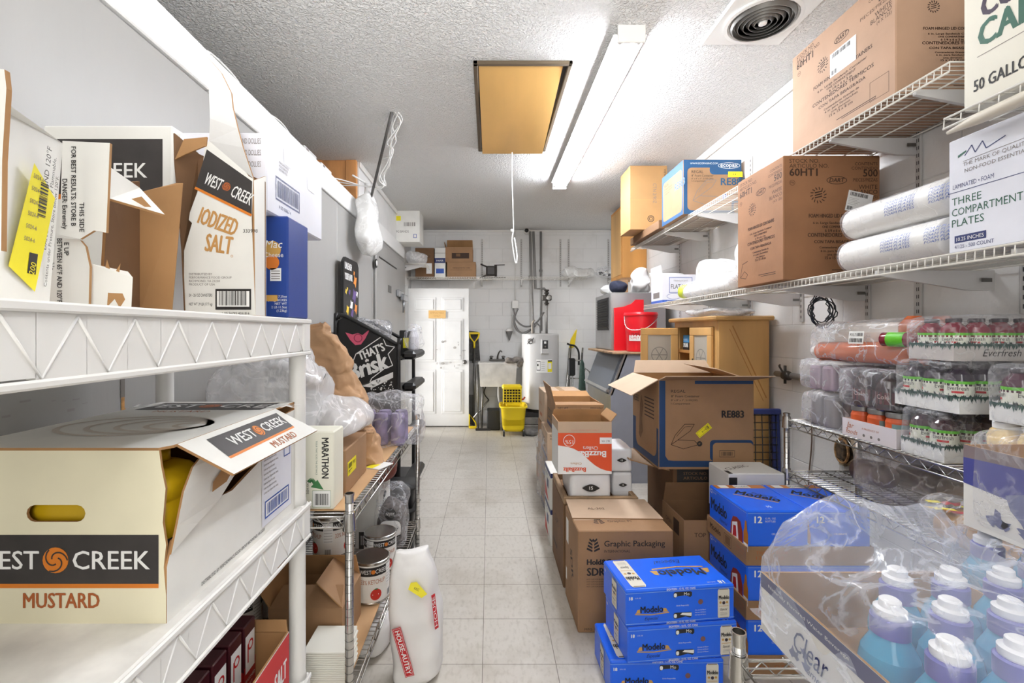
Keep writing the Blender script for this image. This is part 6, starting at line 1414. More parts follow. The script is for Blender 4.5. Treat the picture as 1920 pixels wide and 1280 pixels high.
# ------------------------------------------------------------------ foreground right: cases of blue bottles on the near rack
DZ = FZ + .001
TEAL = mat('teal_drink', (74, 188, 232), .08, spec=.8, alpha=.68); CAPW = mat('white_cap', (240, 240, 242), .35); PURP = mat('purple_cap_band', (92, 92, 172), .35)
def water(label, loc, group):
    t = thing('drink_bottle', label, 'bottle', loc, 0, group)
    mb = MB(); r = .046; mb.lathe([(r * .8, 0), (r, .008), (r, .05), (r * .94, .06), (r * .94, .07), (r, .08), (r * .94, .09), (r, .10), (r, .115), (r * .9, .14), (r * .62, .165), (r * .5, .175)], TEAL, 26); mb.build('bottle', t)
    mb = MB(); mb.lathe([(r * .52, .17), (r * .62, .172), (r * .62, .20), (r * .55, .203)], PURP, 22); mb.build('cap_base', t)
    mb = MB(); mb.lathe([(r * .5, .203), (r * .52, .206), (r * .52, .216), (r * .36, .219), (r * .34, .23), (r * .26, .233), (0, .233)], CAPW, 20); mb.build('sport_cap', t)
    return t
BAND = mat('slate_band', (120, 122, 148), .5); SPLASH = mat('blue_splash', (120, 124, 160), .6)
def splash(f, seed, n=7, y0=.0, y1=.1, s=1.):
    r_ = random.Random(seed)
    for k in range(n):
        a, b, q = r_.uniform(.04, f.W - .04), r_.uniform(y0, y1), r_.uniform(.006, .018) * s
        f.poly([(a + q * (1 + .5 * math.sin(j * 2.3 + k)) * math.cos(j * .5712), b + q * (1 + .5 * math.cos(j * 1.7 + k)) * math.sin(j * .5712)) for j in range(11)], SPLASH, 2)
def cwater(f):
    f.rect(0, f.H - .034, f.W, f.H - .001, BAND, 1); f.text('Naturally Flavored Water Beverage', .03, f.H - .021, .007, WHITE, w=.24, l=2); f.text('Clear', .12, .035, .045, NAVY, w=.10, shear=.35, l=3); f.text('american', .16, .012, .016, NAVY, w=.08, shear=.3, l=3); splash(f, 4, 5, .02, .07)
case1 = carton('near clear wrapped tray of blue sport bottles, white side with slate band', .645, 1.075, .52, 1.10, DZ, DZ + .135, m=mat('drink_case_white', (234, 232, 228), .5), inner=KRAFT_IN, opened=True, tape=False, cat='tray', name='drink_tray', body='tray', pr={'left': cwater, 'front': cwater})
b0 = None
for i in range(4):
    for j in range(5):
        y = .60 + .105 * j; x = .70 + .105 * i
        if j == 4: continue
        if i == 0 and j >= 3: continue
        if b0 is None: b0 = water('blue sport drink bottle with white cap in the near wrapped tray', (x, y, DZ + .0055), 'blue sport bottles in the near tray')
        else: dup(b0, (x, y, DZ + .0055))
def drape(name, parent, x0, x1, y0, y1, zf, m, nx=40, ny=48, seed=1, amp=.012, freq=9, skirt=.0):
    """a film sheet draped over things: height by function, noise creases"""
    mb = MB(); vs = []; fs = []
    for j in range(ny + 1):
        for i in range(nx + 1):
            u, v = i / nx, j / ny; x, y = x0 + (x1 - x0) * u, y0 + (y1 - y0) * v; z = zf(x, y, u, v)
            q = V((x * freq, y * freq, seed * 3.3)); n_ = noise.noise(q) + .5 * (1 - 2 * abs(noise.noise(q * 2)))
            vs.append((x + amp * .5 * noise.noise(q + V((5, 5, 5))), y + amp * .5 * noise.noise(q + V((9, 1, 5))), z + amp * n_))
    for j in range(ny):
        for i in range(nx): a = j * (nx + 1) + i; fs.append((a, a + 1, a + nx + 2, a + nx + 1))
    mb.add(vs, fs, m, True); return mb.build(name, parent)
def z1(x, y, u, v):
    """loose film: rests on the caps, rises to a peak over the empty far corner"""
    top = .245; e = min(u, 1 - u); ev = min(v, 1 - v)
    k = min(1, e / .10); kv = min(1, ev / .08)
    z = .125 + (top - .125) * (k ** .7) * (kv ** .7)
    peak = .085 * math.exp(-((x - .78) / .10) ** 2 - ((y - 1.06) / .07) ** 2) + .06 * math.exp(-((x - 1.0) / .16) ** 2 - ((y - 1.10) / .07) ** 2)
    if e < .03 or ev < .02: z = .02
    dent = 0
    return DZ + z + peak - .02 * math.exp(-((x - .72) / .08) ** 2 - ((y - .97) / .09) ** 2) * 3
c1 = case1.location
o = drape('shrink_wrap', None, .632, 1.088, .50, 1.125, z1, film('bottle_film', .13, .22, (236, 240, 252), 5), 56, 70, 2, .014, 11)
o.data.transform(MX.Translation(-V(c1))); o.parent = case1
case2 = carton('lavender wrapped tray of blue sport bottles under the white splash carton', 1.10, 1.40, .72, 1.14, DZ, DZ + .10, m=mat('lavender_tray', (150, 150, 200), .5), inner=KRAFT_IN, opened=True, tape=False, cat='tray', name='drink_tray', body='tray')
k0 = None
for i in range(2):
    for j in range(4):
        loc = (1.165 + .125 * i, .785 + .1 * j, DZ + .0055)
        if k0 is None: k0 = dup(b0, loc, label='blue sport drink bottle in the far tray beneath the white splash carton', group='blue sport bottles in the far tray')
        else: dup(k0, loc)
mb = MB(); mb.blob((0, 0, .12), (.165, .225, .125), film('bottle_film_two', .06, .28, (236, 240, 252), 9), 7, .3, .35, .01, 9, 48, 28, floor=0); mb.build('shrink_wrap', case2)
def topc(f):
    f.poly([(0, f.H - .09), (.1, f.H - .10), (.25, f.H - .095), (f.W, f.H - .07), (f.W, f.H - .012), (0, f.H - .03)], mat('royal_band', (74, 78, 150), .45), 1)
    f.poly([(0, f.H - .03), (f.W, f.H - .012), (f.W, f.H), (0, f.H)], mat('taupe_rim', (130, 116, 118), .6), 1); splash(f, 9, 12, .02, f.H - .11, 1.3); f.poly([(.09, .10), (.13, .115), (.16, .09), (.15, .05), (.17, .02), (.14, .015), (.12, .05), (.10, .07)], SPLASH, 3)
case3 = carton('white splash carton with royal blue band stacked on the far bottle tray', 1.125, 1.42, .70, 1.10, DZ + .247, DZ + .247 + .19, m=mat('drink_case_white', (234, 232, 228), .5), inner=KRAFT_IN, opened=True, tape=False, pr={'left': topc, 'front': topc})
mb = MB(); mb.blob((0, 0, .115), (.156, .21, .125), film('bottle_film_three', .05, .2, (244, 244, 250), 8), 2, .25, .3, .006, 9, 48, 28, floor=0); mb.build('shrink_wrap', case3)
# ------------------------------------------------------------------ right aisle: beer cases
def modelo_front(f):
    W, H = f.W, f.H
    f.rect(0, H - .012, W, H - .0105, MODB2); f.rect(0, .010, W, .0115, MODB2)
    for y in (H - .008, .002): f.text('EIGHTEEN - 12 FL. OZ. CANS', W * .5, y - (.0 if y > .01 else -.0), .008, WHITE, 'c', w=.115, bold=.01, l=2)
    f.text('18', .012, H - .036, .012, WHITE, bold=.03); f.text('12 FL OZ', .036, H - .032, .004, WHITE)
    bx = .10; f.path([(bx - .065, .046), (bx, .041), (bx + .07, .046)], .004, GOLD, 1); f.poly([(bx - .062, .049), (bx - .044, .049), (bx - .046, .064), (bx - .055, .062)], GOLD, 1); f.poly([(bx + .046, .049), (bx + .066, .049), (bx + .058, .062), (bx + .048, .064)], GOLD, 1)
    f.text('Modelo', bx, .050, .024, INK, 'c', w=.088, bold=.02, l=3); f.text('Especial', bx, .022, .012, NAVY, 'c', w=.055, shear=.4, l=2)
    # cut-out hand holes showing the cans
    for y, s_ in ((H - .038, 1), (.020, 0)):
        f.poly([(W * .43, y + .004), (W * .44, y), (W * .47, y + (.006 if s_ else -.0)), (W * .54, y + (.008 if s_ else .006)), (W * .585, y + .0), (W * .60, y + .006), (W * .60, y + .018), (W * .585, y + .022), (W * .44, y + .022), (W * .43, y + .016)], DARK, 2)
        f.rect(W * .433, y + .003, W * .46, y + .018, WHITE, 3, .005)
        if s_: f.text('Mo', W * .525, y + .008, .012, WHITE, l=4)
        else: f.poly([(W * .49, y + .014), (W * .595, y + .006), (W * .597, y + .019), (W * .51, y + .0205)], WHITE, 3)
    f.text('Drink Responsibly', W * .515, H * .5 - .002, .005, WHITE, 'c', w=.05, l=2); f.disc(W * .68, H * .57, .010, mat('emblem_bronze', (126, 88, 88), .5), 2, 14)
    for k in range(3): f.text('Cerveza full flavor', W * .68, .045 - k * .009, .004, WHITE, 'c', w=.045, shear=.3, l=2)
    can(f, W * .84, .01, .048, H - .024)
def can(f, a, b, w_, h_, rot=0):
    CW = mat('can_white', (228, 222, 208), .4)
    c, s_ = math.cos(R(rot)), math.sin(R(rot)); g_ = F(f.mb, f.pt(a, b, 0), f.u * c + f.v * s_, f.v * c - f.u * s_, w_, h_)
    g_.poly([(0, h_ * .05), (w_ * .1, 0), (w_ * .9, 0), (w_, h_ * .05), (w_, h_ * .94), (w_ * .9, h_), (w_ * .1, h_), (0, h_ * .94)], CW, 3)
    g_.rect(w_ * .12, h_ * .965, w_ * .88, h_ * .99, GREY_INK, 4); g_.rect(w_ * .12, h_ * .005, w_ * .88, h_ * .025, GREY_INK, 4)
    g_.text('Modelo', w_ * .5, h_ * .64, h_ * .13, INK, 'c', w=w_ * .86, bold=.02, l=5); g_.disc(w_ * .5, h_ * .52, w_ * .13, mat('dark_badge', (62, 50, 60), .5), 5, 14); g_.disc(w_ * .22, h_ * .53, w_ * .1, GOLD, 4, 8); g_.disc(w_ * .78, h_ * .53, w_ * .1, GOLD, 4, 8); g_.rect(w_ * .1, h_ * .40, w_ * .9, h_ * .415, GOLD, 4); g_.text('Especial', w_ * .5, h_ * .26, h_ * .08, INK, 'c', w=w_ * .6, shear=.4, l=5)
    for k in range(3): g_.rect(w_ * .2, h_ * (.1 + .04 * k), w_ * .8, h_ * (.108 + .04 * k), GREY_INK, 4)
def modelo_top(f):
    W, H = f.W, f.H
    can(f, W * .07 + .062, H - .012, .06, H - .03, 180)
    g_ = F(f.mb, f.pt(W, H, 0), -f.u, -f.v, W, H)   # print reads from the far side
    bx, by = W * .36, H * .46
    g_.path([(bx - .11, by - .012), (bx, by - .022), (bx + .11, by - .012)], .008, GOLD, 1); g_.poly([(bx - .125, by), (bx - .095, by), (bx - .1, by + .035), (bx - .115, by + .03)], GOLD, 1); g_.poly([(bx + .095, by), (bx + .125, by), (bx + .115, by + .03), (bx + .1, by + .035)], GOLD, 1); g_.text('Modelo', bx, by, .048, INK, 'c', w=.185, bold=.02, l=3); g_.text('Especial', bx + .02, H * .14, .026, NAVY, 'c', w=.12, shear=.4, l=2); g_.text('18', .03, H - .03, .02, WHITE, bold=.03, l=2); g_.text('12 FL OZ', .065, H - .025, .006, WHITE, l=2)
    f.rect(.003, .006, W - .003, .008, MODB2)
def modelo_left(f): can(f, f.W * .42, .012, .05, f.H - .028); f.rect(0, f.H - .012, f.W, f.H - .0105, MODB2); f.text('18', .015, f.H - .035, .012, WHITE)
for i, (cxx, cyy, z, rz, lab) in enumerate(((.715, 1.878, .274, 6.5, 'blue eighteen-can beer case, topmost of the near stack on the floor'), (.722, 1.872, .137, 6, 'blue eighteen-can beer case, middle of the near stack on the floor'), (.672, 1.875, 0, 1.5, 'blue eighteen-can beer case, lowest of the near stack on the floor'))):
    carton(lab, cxx - .2175, cxx + .2175, cyy - .118, cyy + .118, z + .0005, z + .1365, rot=rz, m=MODB, inner=MODB, tape=False, bev=.005, cat='beer case', name='beer_case', pr={'front': modelo_front, 'top': modelo_top, 'left': modelo_left}, group=None)
BB = mat('amber_bottle', (196, 120, 40), .3)
def pk_front(f):
    W, H = f.W, f.H; f.text('12', .03, H - .05, .026, WHITE, bold=.03); f.text('12 FL. OZ.', .075, H - .035, .007, WHITE); f.text('BOTTLES', .075, H - .047, .007, WHITE); f.text('CELEBRATE', .10, .045, .007, WHITE); f.rect(.003, H - .012, W - .003, H - .0105, MODB2)
def pk_left(f):
    W, H = f.W, f.H; f.text('12', .012, H - .03, .017, WHITE, bold=.03); f.text('12 FL OZ', .035, H - .025, .006, WHITE); f.text('Modelo', .02, .062, .05, INK, w=.14, bold=.02); f.rect(0, H - .012, W, H - .0105, MODB2); f.text('Especial', .10, .035, .014, NAVY, shear=.4)
    f.poly([(.19, .0), (.20, .07), (.215, .10), (.245, .108), (.275, .10), (.29, .06), (.29, .0)], mat('bottle_brown_red', (150, 50, 40), .35), 2); f.poly([(.205, .015), (.21, .075), (.25, .09), (.26, .02)], WHITE, 3); f.poly([(.215, .02), (.22, .065), (.24, .07), (.245, .025)], RED, 4)
    f.poly([(.298, .0), (.298, .07), (.305, .085), (.31, .12), (.32, .12), (.325, .085), (.332, .07), (.332, .0)], BB, 3); f.rect(.298, .0, .332, .03, CREAM, 4); f.text('Modelo', .315, .01, .010, INK, 'c', w=.03, l=5)
def pk_top(f):
    W, H = f.W, f.H; f.rect(.01, H - .055, W - .01, H - .008, BB); f.rect(.03, H - .05, .07, H - .012, WHITE, 2); f.rect(.10, H - .05, .17, H - .012, WHITE, 2); f.text('Modelo', .105, H - .04, .016, INK, w=.06, l=3)
    g_ = F(f.mb, f.pt(W * .2, H * .60, 0), f.u * .5 - f.v * .87, f.v * .5 + f.u * .87); g_.poly([(-.01, -.005), (.14, -.005), (.13, .05), (.0, .05)], GOLD, 1) if False else None
    f.path([(W * .18, H * .60), (W * .74, H * .275)], .008, GOLD, 1); f.text('Modelo', W * .22, H * .62, .05, INK, rot=-38, w=.17, bold=.02, l=3); f.text('Especial', W * .5, H * .62, .025, NAVY, rot=-38, w=.10, shear=.4, l=2); f.text('12', W * .42, H * .10, .016, WHITE, l=2, bold=.02); f.rect(W - .002, 0, W, H, NAVY, 2)
def tray_l(f): f.text('Modelo', .03, .028, .024, BROWN_INK, w=.10, bold=.02); f.frame(.16, .012, .22, .06, .002, BROWN_INK); f.rect(.17, .018, .21, .054, KRAFT_DK, 1); f.text('TWENTY-FOUR', .26, .045, .007, RUST, w=.06); f.text('12 FL OZ', .26, .03, .007, RUST, w=.05)
def tray_f(f): f.text('TWENTY-FOUR', .04, .045, .012, RUST, w=.13); f.text('12 FL. OZ.', .04, .025, .012, RUST, w=.12)
TW = (1.036, 1.552, 1.87, 2.205)
for lv in range(3):
    z = .219 * lv + .0005; nm = ('lowest', 'middle', 'topmost')[lv]
    carton('brown beer tray holding two blue twelve packs, %s of the stack' % nm, TW[0], TW[1], TW[2], TW[3], z, z + .075, m=KRAFT, inner=KRAFT_IN, opened=True, tape=False, cat='tray', name='beer_tray', body='tray', pr={'left': tray_l, 'front': tray_f})
    for s_ in range(2):
        x0 = TW[0] + .007 + s_ * .252
        carton('blue twelve-bottle beer pack in the %s tray, %s' % (nm, ('on the aisle side', 'on the wall side')[s_]), x0, x0 + .249, TW[2] + .007, TW[3] - .007, z + .0055, z + .2185, m=MODB, inner=MODB, tape=False, bev=.005, cat='beer case', name='beer_pack',
               pr={'front': lambda f: pk_front(F(f.mb, f.o + V((0, 0, .07)), f.u, f.v, f.W, f.H - .07)), 'left': lambda f: pk_left(F(f.mb, f.o + V((0, 0, .05)), f.u, f.v, f.W, f.H - .05)), 'top': pk_top})

# ------------------------------------------------------------------ right aisle: brown boxes
def leafy(f, a, b, s_, m=INK):
    for sg in (-1, 1):
        for k in range(4):
            y = b - s_ * .8 + k * s_ * .42; f.poly([(a + sg * .004, y), (a + sg * .004, y + s_ * .28), (a + sg * s_ * (.85 - .12 * k), y + s_ * .62), (a + sg * s_ * (.9 - .12 * k), y + s_ * .36)], m)
    f.poly([(a - s_ * .2, b + s_ * .8), (a, b + s_ * .55), (a + s_ * .2, b + s_ * .8), (a, b + s_ * 1.0)], m)
def gp_front(f):
    W, H = f.W, f.H
    leafy(f, .07, H - .07, .034); f.text('Graphic Packaging', .12, H - .072, .026, INK, w=.28, bold=.01); f.text('INTERNATIONAL', .12, H - .10, .012, INK, w=.12)
    f.text('Hold&Go', .04, H - .155, .024, INK, w=.13, bold=.04); f.text('SDR-16', .04, H - .205, .034, INK, w=.14, bold=.03)
    for k in range(4): f.text('HOT CUPS FOR BEVERAGES 1000 COUNT', .04, H - .225 - k * .011, .006, BROWN_INK, w=.14)
    f.ring(.37, H - .13, .028, .002, INK, 1, 20, .006); f.line(.342, H - .13, .35, H - .20, .002, INK); f.line(.398, H - .13, .39, H - .20, .002, INK); f.text('MFG. DATE', .03, .012, .010, INK, w=.09)
def gp_left(f):
    f.rect(.03, .30, .09, .42, CREAM); f.text('SDR', .13, .30, .05, BROWN_INK, rot=-70, bold=.02); f.rect(.02, .10, .05, .16, CREAM)
gpx = (.405, .845, 2.13, 2.45)
gt = carton('brown cup carton with leaf emblem standing on the floor beside the beer cases', *gpx, 0.0005, .468, rot=1, m=KRAFT, opened=False, tape=False, pr={'front': gp_front, 'left': gp_left, 'top': lambda f: (f.rect(.005, .12, f.W - .005, f.H - .005, KRAFT_LT), leafy(f, .12, .10, .03, BROWN_INK), f.text('Graphic Packaging', .165, .095, .024, BROWN_INK, w=.2), f.rect(.28, .02, f.W - .005, f.H - .03, KRAFT, 2))})
mb = MB(); mb.plate([(-.215, -.02, .0), (.225, -.03, .0), (.21, .20, .012), (-.21, .20, .012)], .005, KRAFT_LT, KRAFT); f = F(mb, (-.2, .03, .0045), (1, 0, .0), (0, 1, .05)); f.text('AL-302', .08, .04, .02, BROWN_INK, l=2)
o = mb.build('cardboard_flap', loc=(.62, 2.28, .4745)); tag(o, 'loose flattened cardboard lying on top of the leaf emblem carton', 'cardboard')
# boxes behind it with foam cup packs and the citrus drink carton
carton('brown carton behind the leaf emblem carton, carrying a wooden frame tray', .40, .80, 2.50, 2.93, .0005, .455, m=KRAFT_DK, pr={'left': lambda f: (f.text('CUPS', .12, .25, .04, BROWN_INK), f.rect(.05, .1, .2, .12, BROWN_INK))})
FRM = mat('worn_wood_frame', (150, 122, 92), .7, var=.2, vs=12)
mb = MB()
for b_ in ((-.20, .20, -.215, -.19), (-.20, .20, .19, .215), (-.20, -.175, -.19, .19), (.175, .20, -.19, .19)): mb.box(b_[0], b_[1], b_[2], b_[3], 0, .04, FRM, .004)
mb.box(-.18, .18, -.195, .195, .0, .006, KRAFT_DK); o = mb.build('frame_tray', loc=(.60, 2.70, .4555)); tag(o, 'shallow wooden frame tray under the wrapped foam cup packs', 'tray')
WRAPW = mat('white_wrapped_foam', (226, 226, 228), .4, var=.05, vs=6, bump=.1, bs=12)
def cup_pack(label, x0, x1, y0, y1, z0, z1, m_=WRAPW):
    t = thing('cup_pack', label, 'pack', ((x0 + x1) / 2, (y0 + y1) / 2, z0)); w_, d_, h_ = (x1 - x0) / 2, (y1 - y0) / 2, z1 - z0
    mb = MB(); mb.blob((0, 0, h_ / 2), (w_ * .98, d_ * .98, h_ / 2), m_, 5, .18, .2, .004, 12, 48, 26, floor=0); mb.build('foam_cups', t)
    mb = MB(); f = F(mb, (-w_, -d_ - .006, 0), (1, 0, 0), (0, 0, 1)); eye(f, w_, h_ * .5, w_ * .42, INK, WHITE, '15', 1); mb.build('emblem', t); return t
cup_pack('white wrapped foam cup pack with a black eye mark under the citrus carton', .435, .665, 2.51, 2.80, .4625, .612)
cup_pack('white wrapped foam cup pack with an eye mark, lower one right of the citrus carton', .685, .80, 2.58, 2.80, .4625, .60)
cup_pack('white wrapped foam cup pack with an eye mark, upper one by the container carton', .672, .80, 2.58, 2.82, .6005, .735)
OR2 = mat('citrus_orange', (226, 84, 36), .5)
def buzz(f):
    W, H = f.W, f.H
    f.rect(0, 0, W, H - .06, WHITE, 1); f.poly([(0, H - .06), (0, H * .55)] + [(W * k / 10, H * .55 - (H * .52) * (1 / (1 + math.exp(-(k - 5.5) * .75)))) for k in range(1, 11)] + [(W, H - .06)], OR2, 2)
    g_ = F(f.mb, f.pt(W, H, 0), -f.u, -f.v, W, H)
    g_.text('BuzzBallz', .03, H - (H * .44) , .032, WHITE, w=.18, bold=.03, l=4); g_.text('Chillers', .075, H - H * .53, .02, WHITE, w=.08, l=4); g_.text('BuzzBallz', W * .48, H - .035, .022, OR2, w=.12, bold=.03, l=4); g_.text('Chillers', W * .56, H - .062, .012, TAN_INK, w=.06, l=4)
    g_.rect(.0, H * .30, .065, H * .42, WHITE, 4); g_.text('ALC 15%', .01, H * .35, .01, INK, w=.045, l=5); g_.disc(W - .06, H * .36, .032, WHITE, 4); g_.disc(W - .06, H * .36, .029, OR2, 5); g_.text('15%', W - .06, H * .35, .02, WHITE, 'c', l=6); f.text('PLEASE DRINK RESPONSIBLY', W * .5, H - .05, .008, mat('pale_red_print', (206, 140, 120), .5), 'c', l=2)
carton('open orange and white citrus drink carton turned upside down, above the foam cups', .372, .662, 2.505, 2.74, .6135, .895, rot=0, m=KRAFT_LT, inner=KRAFT_IN, opened=True, tape=False, flaps={'back': (.03, 0), 'right': (.05, 40)}, pr={'front': buzz, 'left': lambda f: f.rect(0, 0, f.W, f.H - .05, WHITE)})
# white and navy cartons in the row
for i, (z, lab) in enumerate(((.0005, 'lower white carton with navy and red print in the row along the aisle'), (.2355, 'upper white carton with navy and red print in the row along the aisle'))):
    carton(lab, .395, .73, 2.98, 3.28, z, z + .2345, m=CREAM, pr={'left': lambda f: (f.rect(0, f.H - .03, f.W, f.H, NAVY), f.rect(.12, .10, .20, .16, NAVY), f.poly([(.02, .02), (.2, .02), (.02, .12)], RED), f.text('PREMIUM', .03, .17, .02, NAVY)), 'front': lambda f: (f.rect(0, f.H - .03, f.W, f.H, NAVY), f.poly([(.02, .02), (.2, .02), (.02, .12)], RED))}, tape=False)
# stack of brown cartons
def box20(f): f.text('MD', f.W * .5, f.H - .05, .022, INK, 'c'); f.text('20/2', f.W * .5, f.H - .115, .05, INK, 'c', w=.15); f.rect(f.W - .17, f.H - .13, f.W - .005, f.H - .085, WHITE, 2); f.text('WESTERN FOODS', f.W - .16, f.H - .105, .010, INK, l=3); f.text('KEEP FROZEN', f.W - .16, f.H - .122, .008, GREY_INK, l=3); f.text('NET WT', .02, f.H - .03, .014, INK); f.text('40 LB', .02, f.H - .05, .012, INK); f.text('PERISHABLE', f.W - .1, f.H - .03, .012, INK)
def box20l(f): f.text('20/2', .06, .06, .08, INK, w=.2); f.rect(0, 0, f.W, .03, NAVY); f.text('NET', .02, f.H - .03, .014, INK)
for i, (dx, dy, z0, z1_, lab) in enumerate(((-.05, .0, 0, .21, 'lowest'), (-.03, .03, .21, .42, 'second lowest'), (-.05, .02, .42, .63, 'second from top'), (0, .0, .63, .842, 'topmost'))):
    carton('brown printed carton, %s of the stack in front of the water heater' % lab, .485 + dx, .845 + dx, 3.42 + dy, 3.86 + dy, z0 + .0005, z1_, rot=(0, 1.5, -1, .5)[i], m=KRAFT if i != 2 else KRAFT_LT, opened=(i == 3), flaps={'left': (.14, 15), 'back': (.12, 75), 'front': (.2, -92)} if i == 3 else {}, pr={'front': box20, 'left': box20l})
for i, (z0, z1_, lab) in enumerate(((0, .28, 'lowest'), (.28, .56, 'middle'), (.56, .855, 'topmost'))):
    carton('plain brown carton in the rear stack by the water heater, %s' % lab, .455 + .012 * i, .82, 4.05, 4.45, z0 + .0005, z1_, m=KRAFT_LT if i == 2 else KRAFT, rot=(0, -1, 1)[i], pr={'left': lambda f: (f.text('FRAGILE', .08, .15, .03, RUST), f.rect(.1, .05, .25, .08, RUST))})
cloud('stretch_film', 'torn stretch film hanging from the side of the brown carton stack', (.428, 3.75, .0), (.02, .35, .28), FILM, 5, .02, 8, .6)

# container carton with open flaps on a brown box
RB = mat('container_blue', (24, 58, 98), .6)
def re_front(f):
    W, H = f.W, f.H
    K_ = mat('shaded_kraft', (160, 124, 92), .75, var=.05, vs=5) if False else KRAFT
    f.rect(.003, .012, W - .003, H - .003, RB, 1); f.rect(.035, .045, W + .0 - .003, H - .003, K_, 2, .0); f.poly([(.035, .07), (.05, .048), (.08, .045), (.03, .045)], RB, 3)
    f.rect(.27, .045, W - .003, .155, RB, 3, .02); f.rect(.285, .025, W - .003, .14, K_, 4, .02); f.rect(W * .38, H - .02, W - .003, H - .003, RB, 3)
    f.text('REGAL', .065, H - .065, .014, INK, w=.075, l=4); f.text('8" Foam Container', .065, H - .090, .012, INK, w=.15, l=4); f.text('8" x 8" x 3", 2/100(200)', .065, H - .11, .009, INK, w=.14, l=4); f.text('1-Compartment', .065, H - .128, .009, INK, w=.10, l=4)
    f.text('RE883', W * .66, H * .58, .036, INK, w=.115, bold=.03, l=5); shell(f, .065, .13, .72, BROWN_INK); f.disc(.215, .135, .014, INK, 5); f.text('8"', .215, .13, .01, KRAFT, 'c', l=6)
    f.frame(.32, .065, .40, .10, .002, INK, 5); f.bars(.33, .072, .39, .093, INK, 14, 2, 5)
    g_ = F(f.mb, f.pt(.215, .165, 0), f.u * .75 + f.v * .62, f.v * .75 - f.u * .62); g_.rect(0, 0, .085, .034, YEL, 6); g_.frame(.004, .004, .081, .03, .001, INK, 7); g_.text('8-14', .03, .012, .009, INK, l=7); g_.bars(.055, .008, .078, .026, INK, 6, 2, 7)
def re_left(f):
    W, H = f.W, f.H; f.rect(.003, .01, W - .003, H * .45, RB, 1); f.rect(.06, .05, W - .03, H - .06, KRAFT, 2, .05); f.rect(.003, H * .45, .06, H - .003, KRAFT, 2)
    for k in range(6): f.rect(W * .5, H - .12 - k * .02, W * .85, H - .113 - k * .02, BROWN_INK, 3)
    f.text('RE883', .02, H - .16, .04, INK, w=.1, l=4); f.poly([(.12, .12), (.14, .30), (.16, .36), (.20, .30), (.17, .22), (.19, .15), (.15, .1)], KRAFT_DK, 4)
carton('large open foam container carton with blue border and spread flaps above the beer', .8955, 1.397, 2.45, 2.886, .655, 1.125, rot=0, m=KRAFT, inner=KRAFT_IN, opened=True, fm=KRAFT_LT, flaps={'front': (.16, 78, -.02), 'left': (.17, 118, -.02), 'back': (.09, 35, .03), 'right': (.20, -72)}, pr={'front': re_front, 'left': re_left})
def b16(f): f.rect(.02, f.H - .15, .22, f.H - .02, CHAR); f.text('STOCK NO.', .12, f.H - .05, .015, KRAFT, 'c', w=.13, l=2); f.text('ARTICULO', .12, f.H - .075, .015, KRAFT, 'c', w=.13, l=2); f.text('16J16', .12, f.H - .12, .028, KRAFT, 'c', l=2); f.rect(.02, f.H - .30, .22, f.H - .155, KRAFT_DK); f.text('FOAM CUPS', .12, f.H - .19, .014, BROWN_INK, 'c', l=2)
carton('brown foam cup carton with black stock panel carrying the open container carton', 1.0, 1.42, 2.52, 2.93, .0005, .654, m=KRAFT_DK, inner=KRAFT_IN, tape=False, pr={'front': b16, 'left': lambda f: (f.text('FOAM', .1, .3, .04, BROWN_INK, rot=-60),)})
mb = MB(); mb.plate([(0, 0, 0), (.0, .32, .0), (-.26, .30, .10), (-.22, .0, .06)], .005, KRAFT_LT, KRAFT_IN); o = mb.build('cardboard_flap', loc=(.993, 2.55, .62)); tag(o, 'loose pale cardboard flap sticking out beneath the open container carton', 'cardboard')
carton('open brown carton between the leaf emblem carton and the beer trays', .93, 1.30, 2.215, 2.49, .0005, .48, m=KRAFT, inner=KRAFT_DK, opened=True, pr={'left': lambda f: (f.text('OPEN', .05, .40, .02, BROWN_INK), f.rect(.15, .38, .22, .45, BROWN_INK)), 'front': lambda f: f.text('TOP', .05, .40, .02, BROWN_INK)}, flaps={'back': (.1, -10)})
carton('white and brown snack carton behind the topmost beer packs', 1.15, 1.42, 2.225, 2.43, .482, .70, m=CREAM, tape=False, pr={'top': lambda f: (f.text('CLASSIC', .03, .06, .03, BROWN_INK, rot=25, w=.15), f.rect(.0, .0, .02, .05, INK)), 'front': lambda f: f.rect(.0, .15, .04, .2, INK)})
# blue framed wire panel
t = thing('wire_grid_panel', 'navy framed black wire grid panel leaning on the pine cabinet', 'wire panel', (1.69, 2.93, .0))
NV = mat('navy_frame', (46, 58, 120), .45)
mb = MB()
for k in range(7): x = -.13 + k * .045; mb.cyl((x, 0, .02), (x, .03, .86), .0028, BLACK, 6)
for k in range(18): z = .05 + k * .047; mb.cyl((-.135, .002 + z * .034, z), (.15, .002 + z * .034, z), .0028, BLACK, 6)
mb.build('grid', t); mb = MB(); mb.box(-.14, .165, .015, .045, .855, .89, NV, .005); mb.plate([(.12, 0, 0), (.165, 0, 0), (.165, .035, .87), (.12, .035, .87)], .015, NV); mb.plate([(-.14, 0, 0), (-.12, 0, 0), (-.12, .035, .87), (-.14, .035, .87)], .015, NV); mb.build('frame', t)

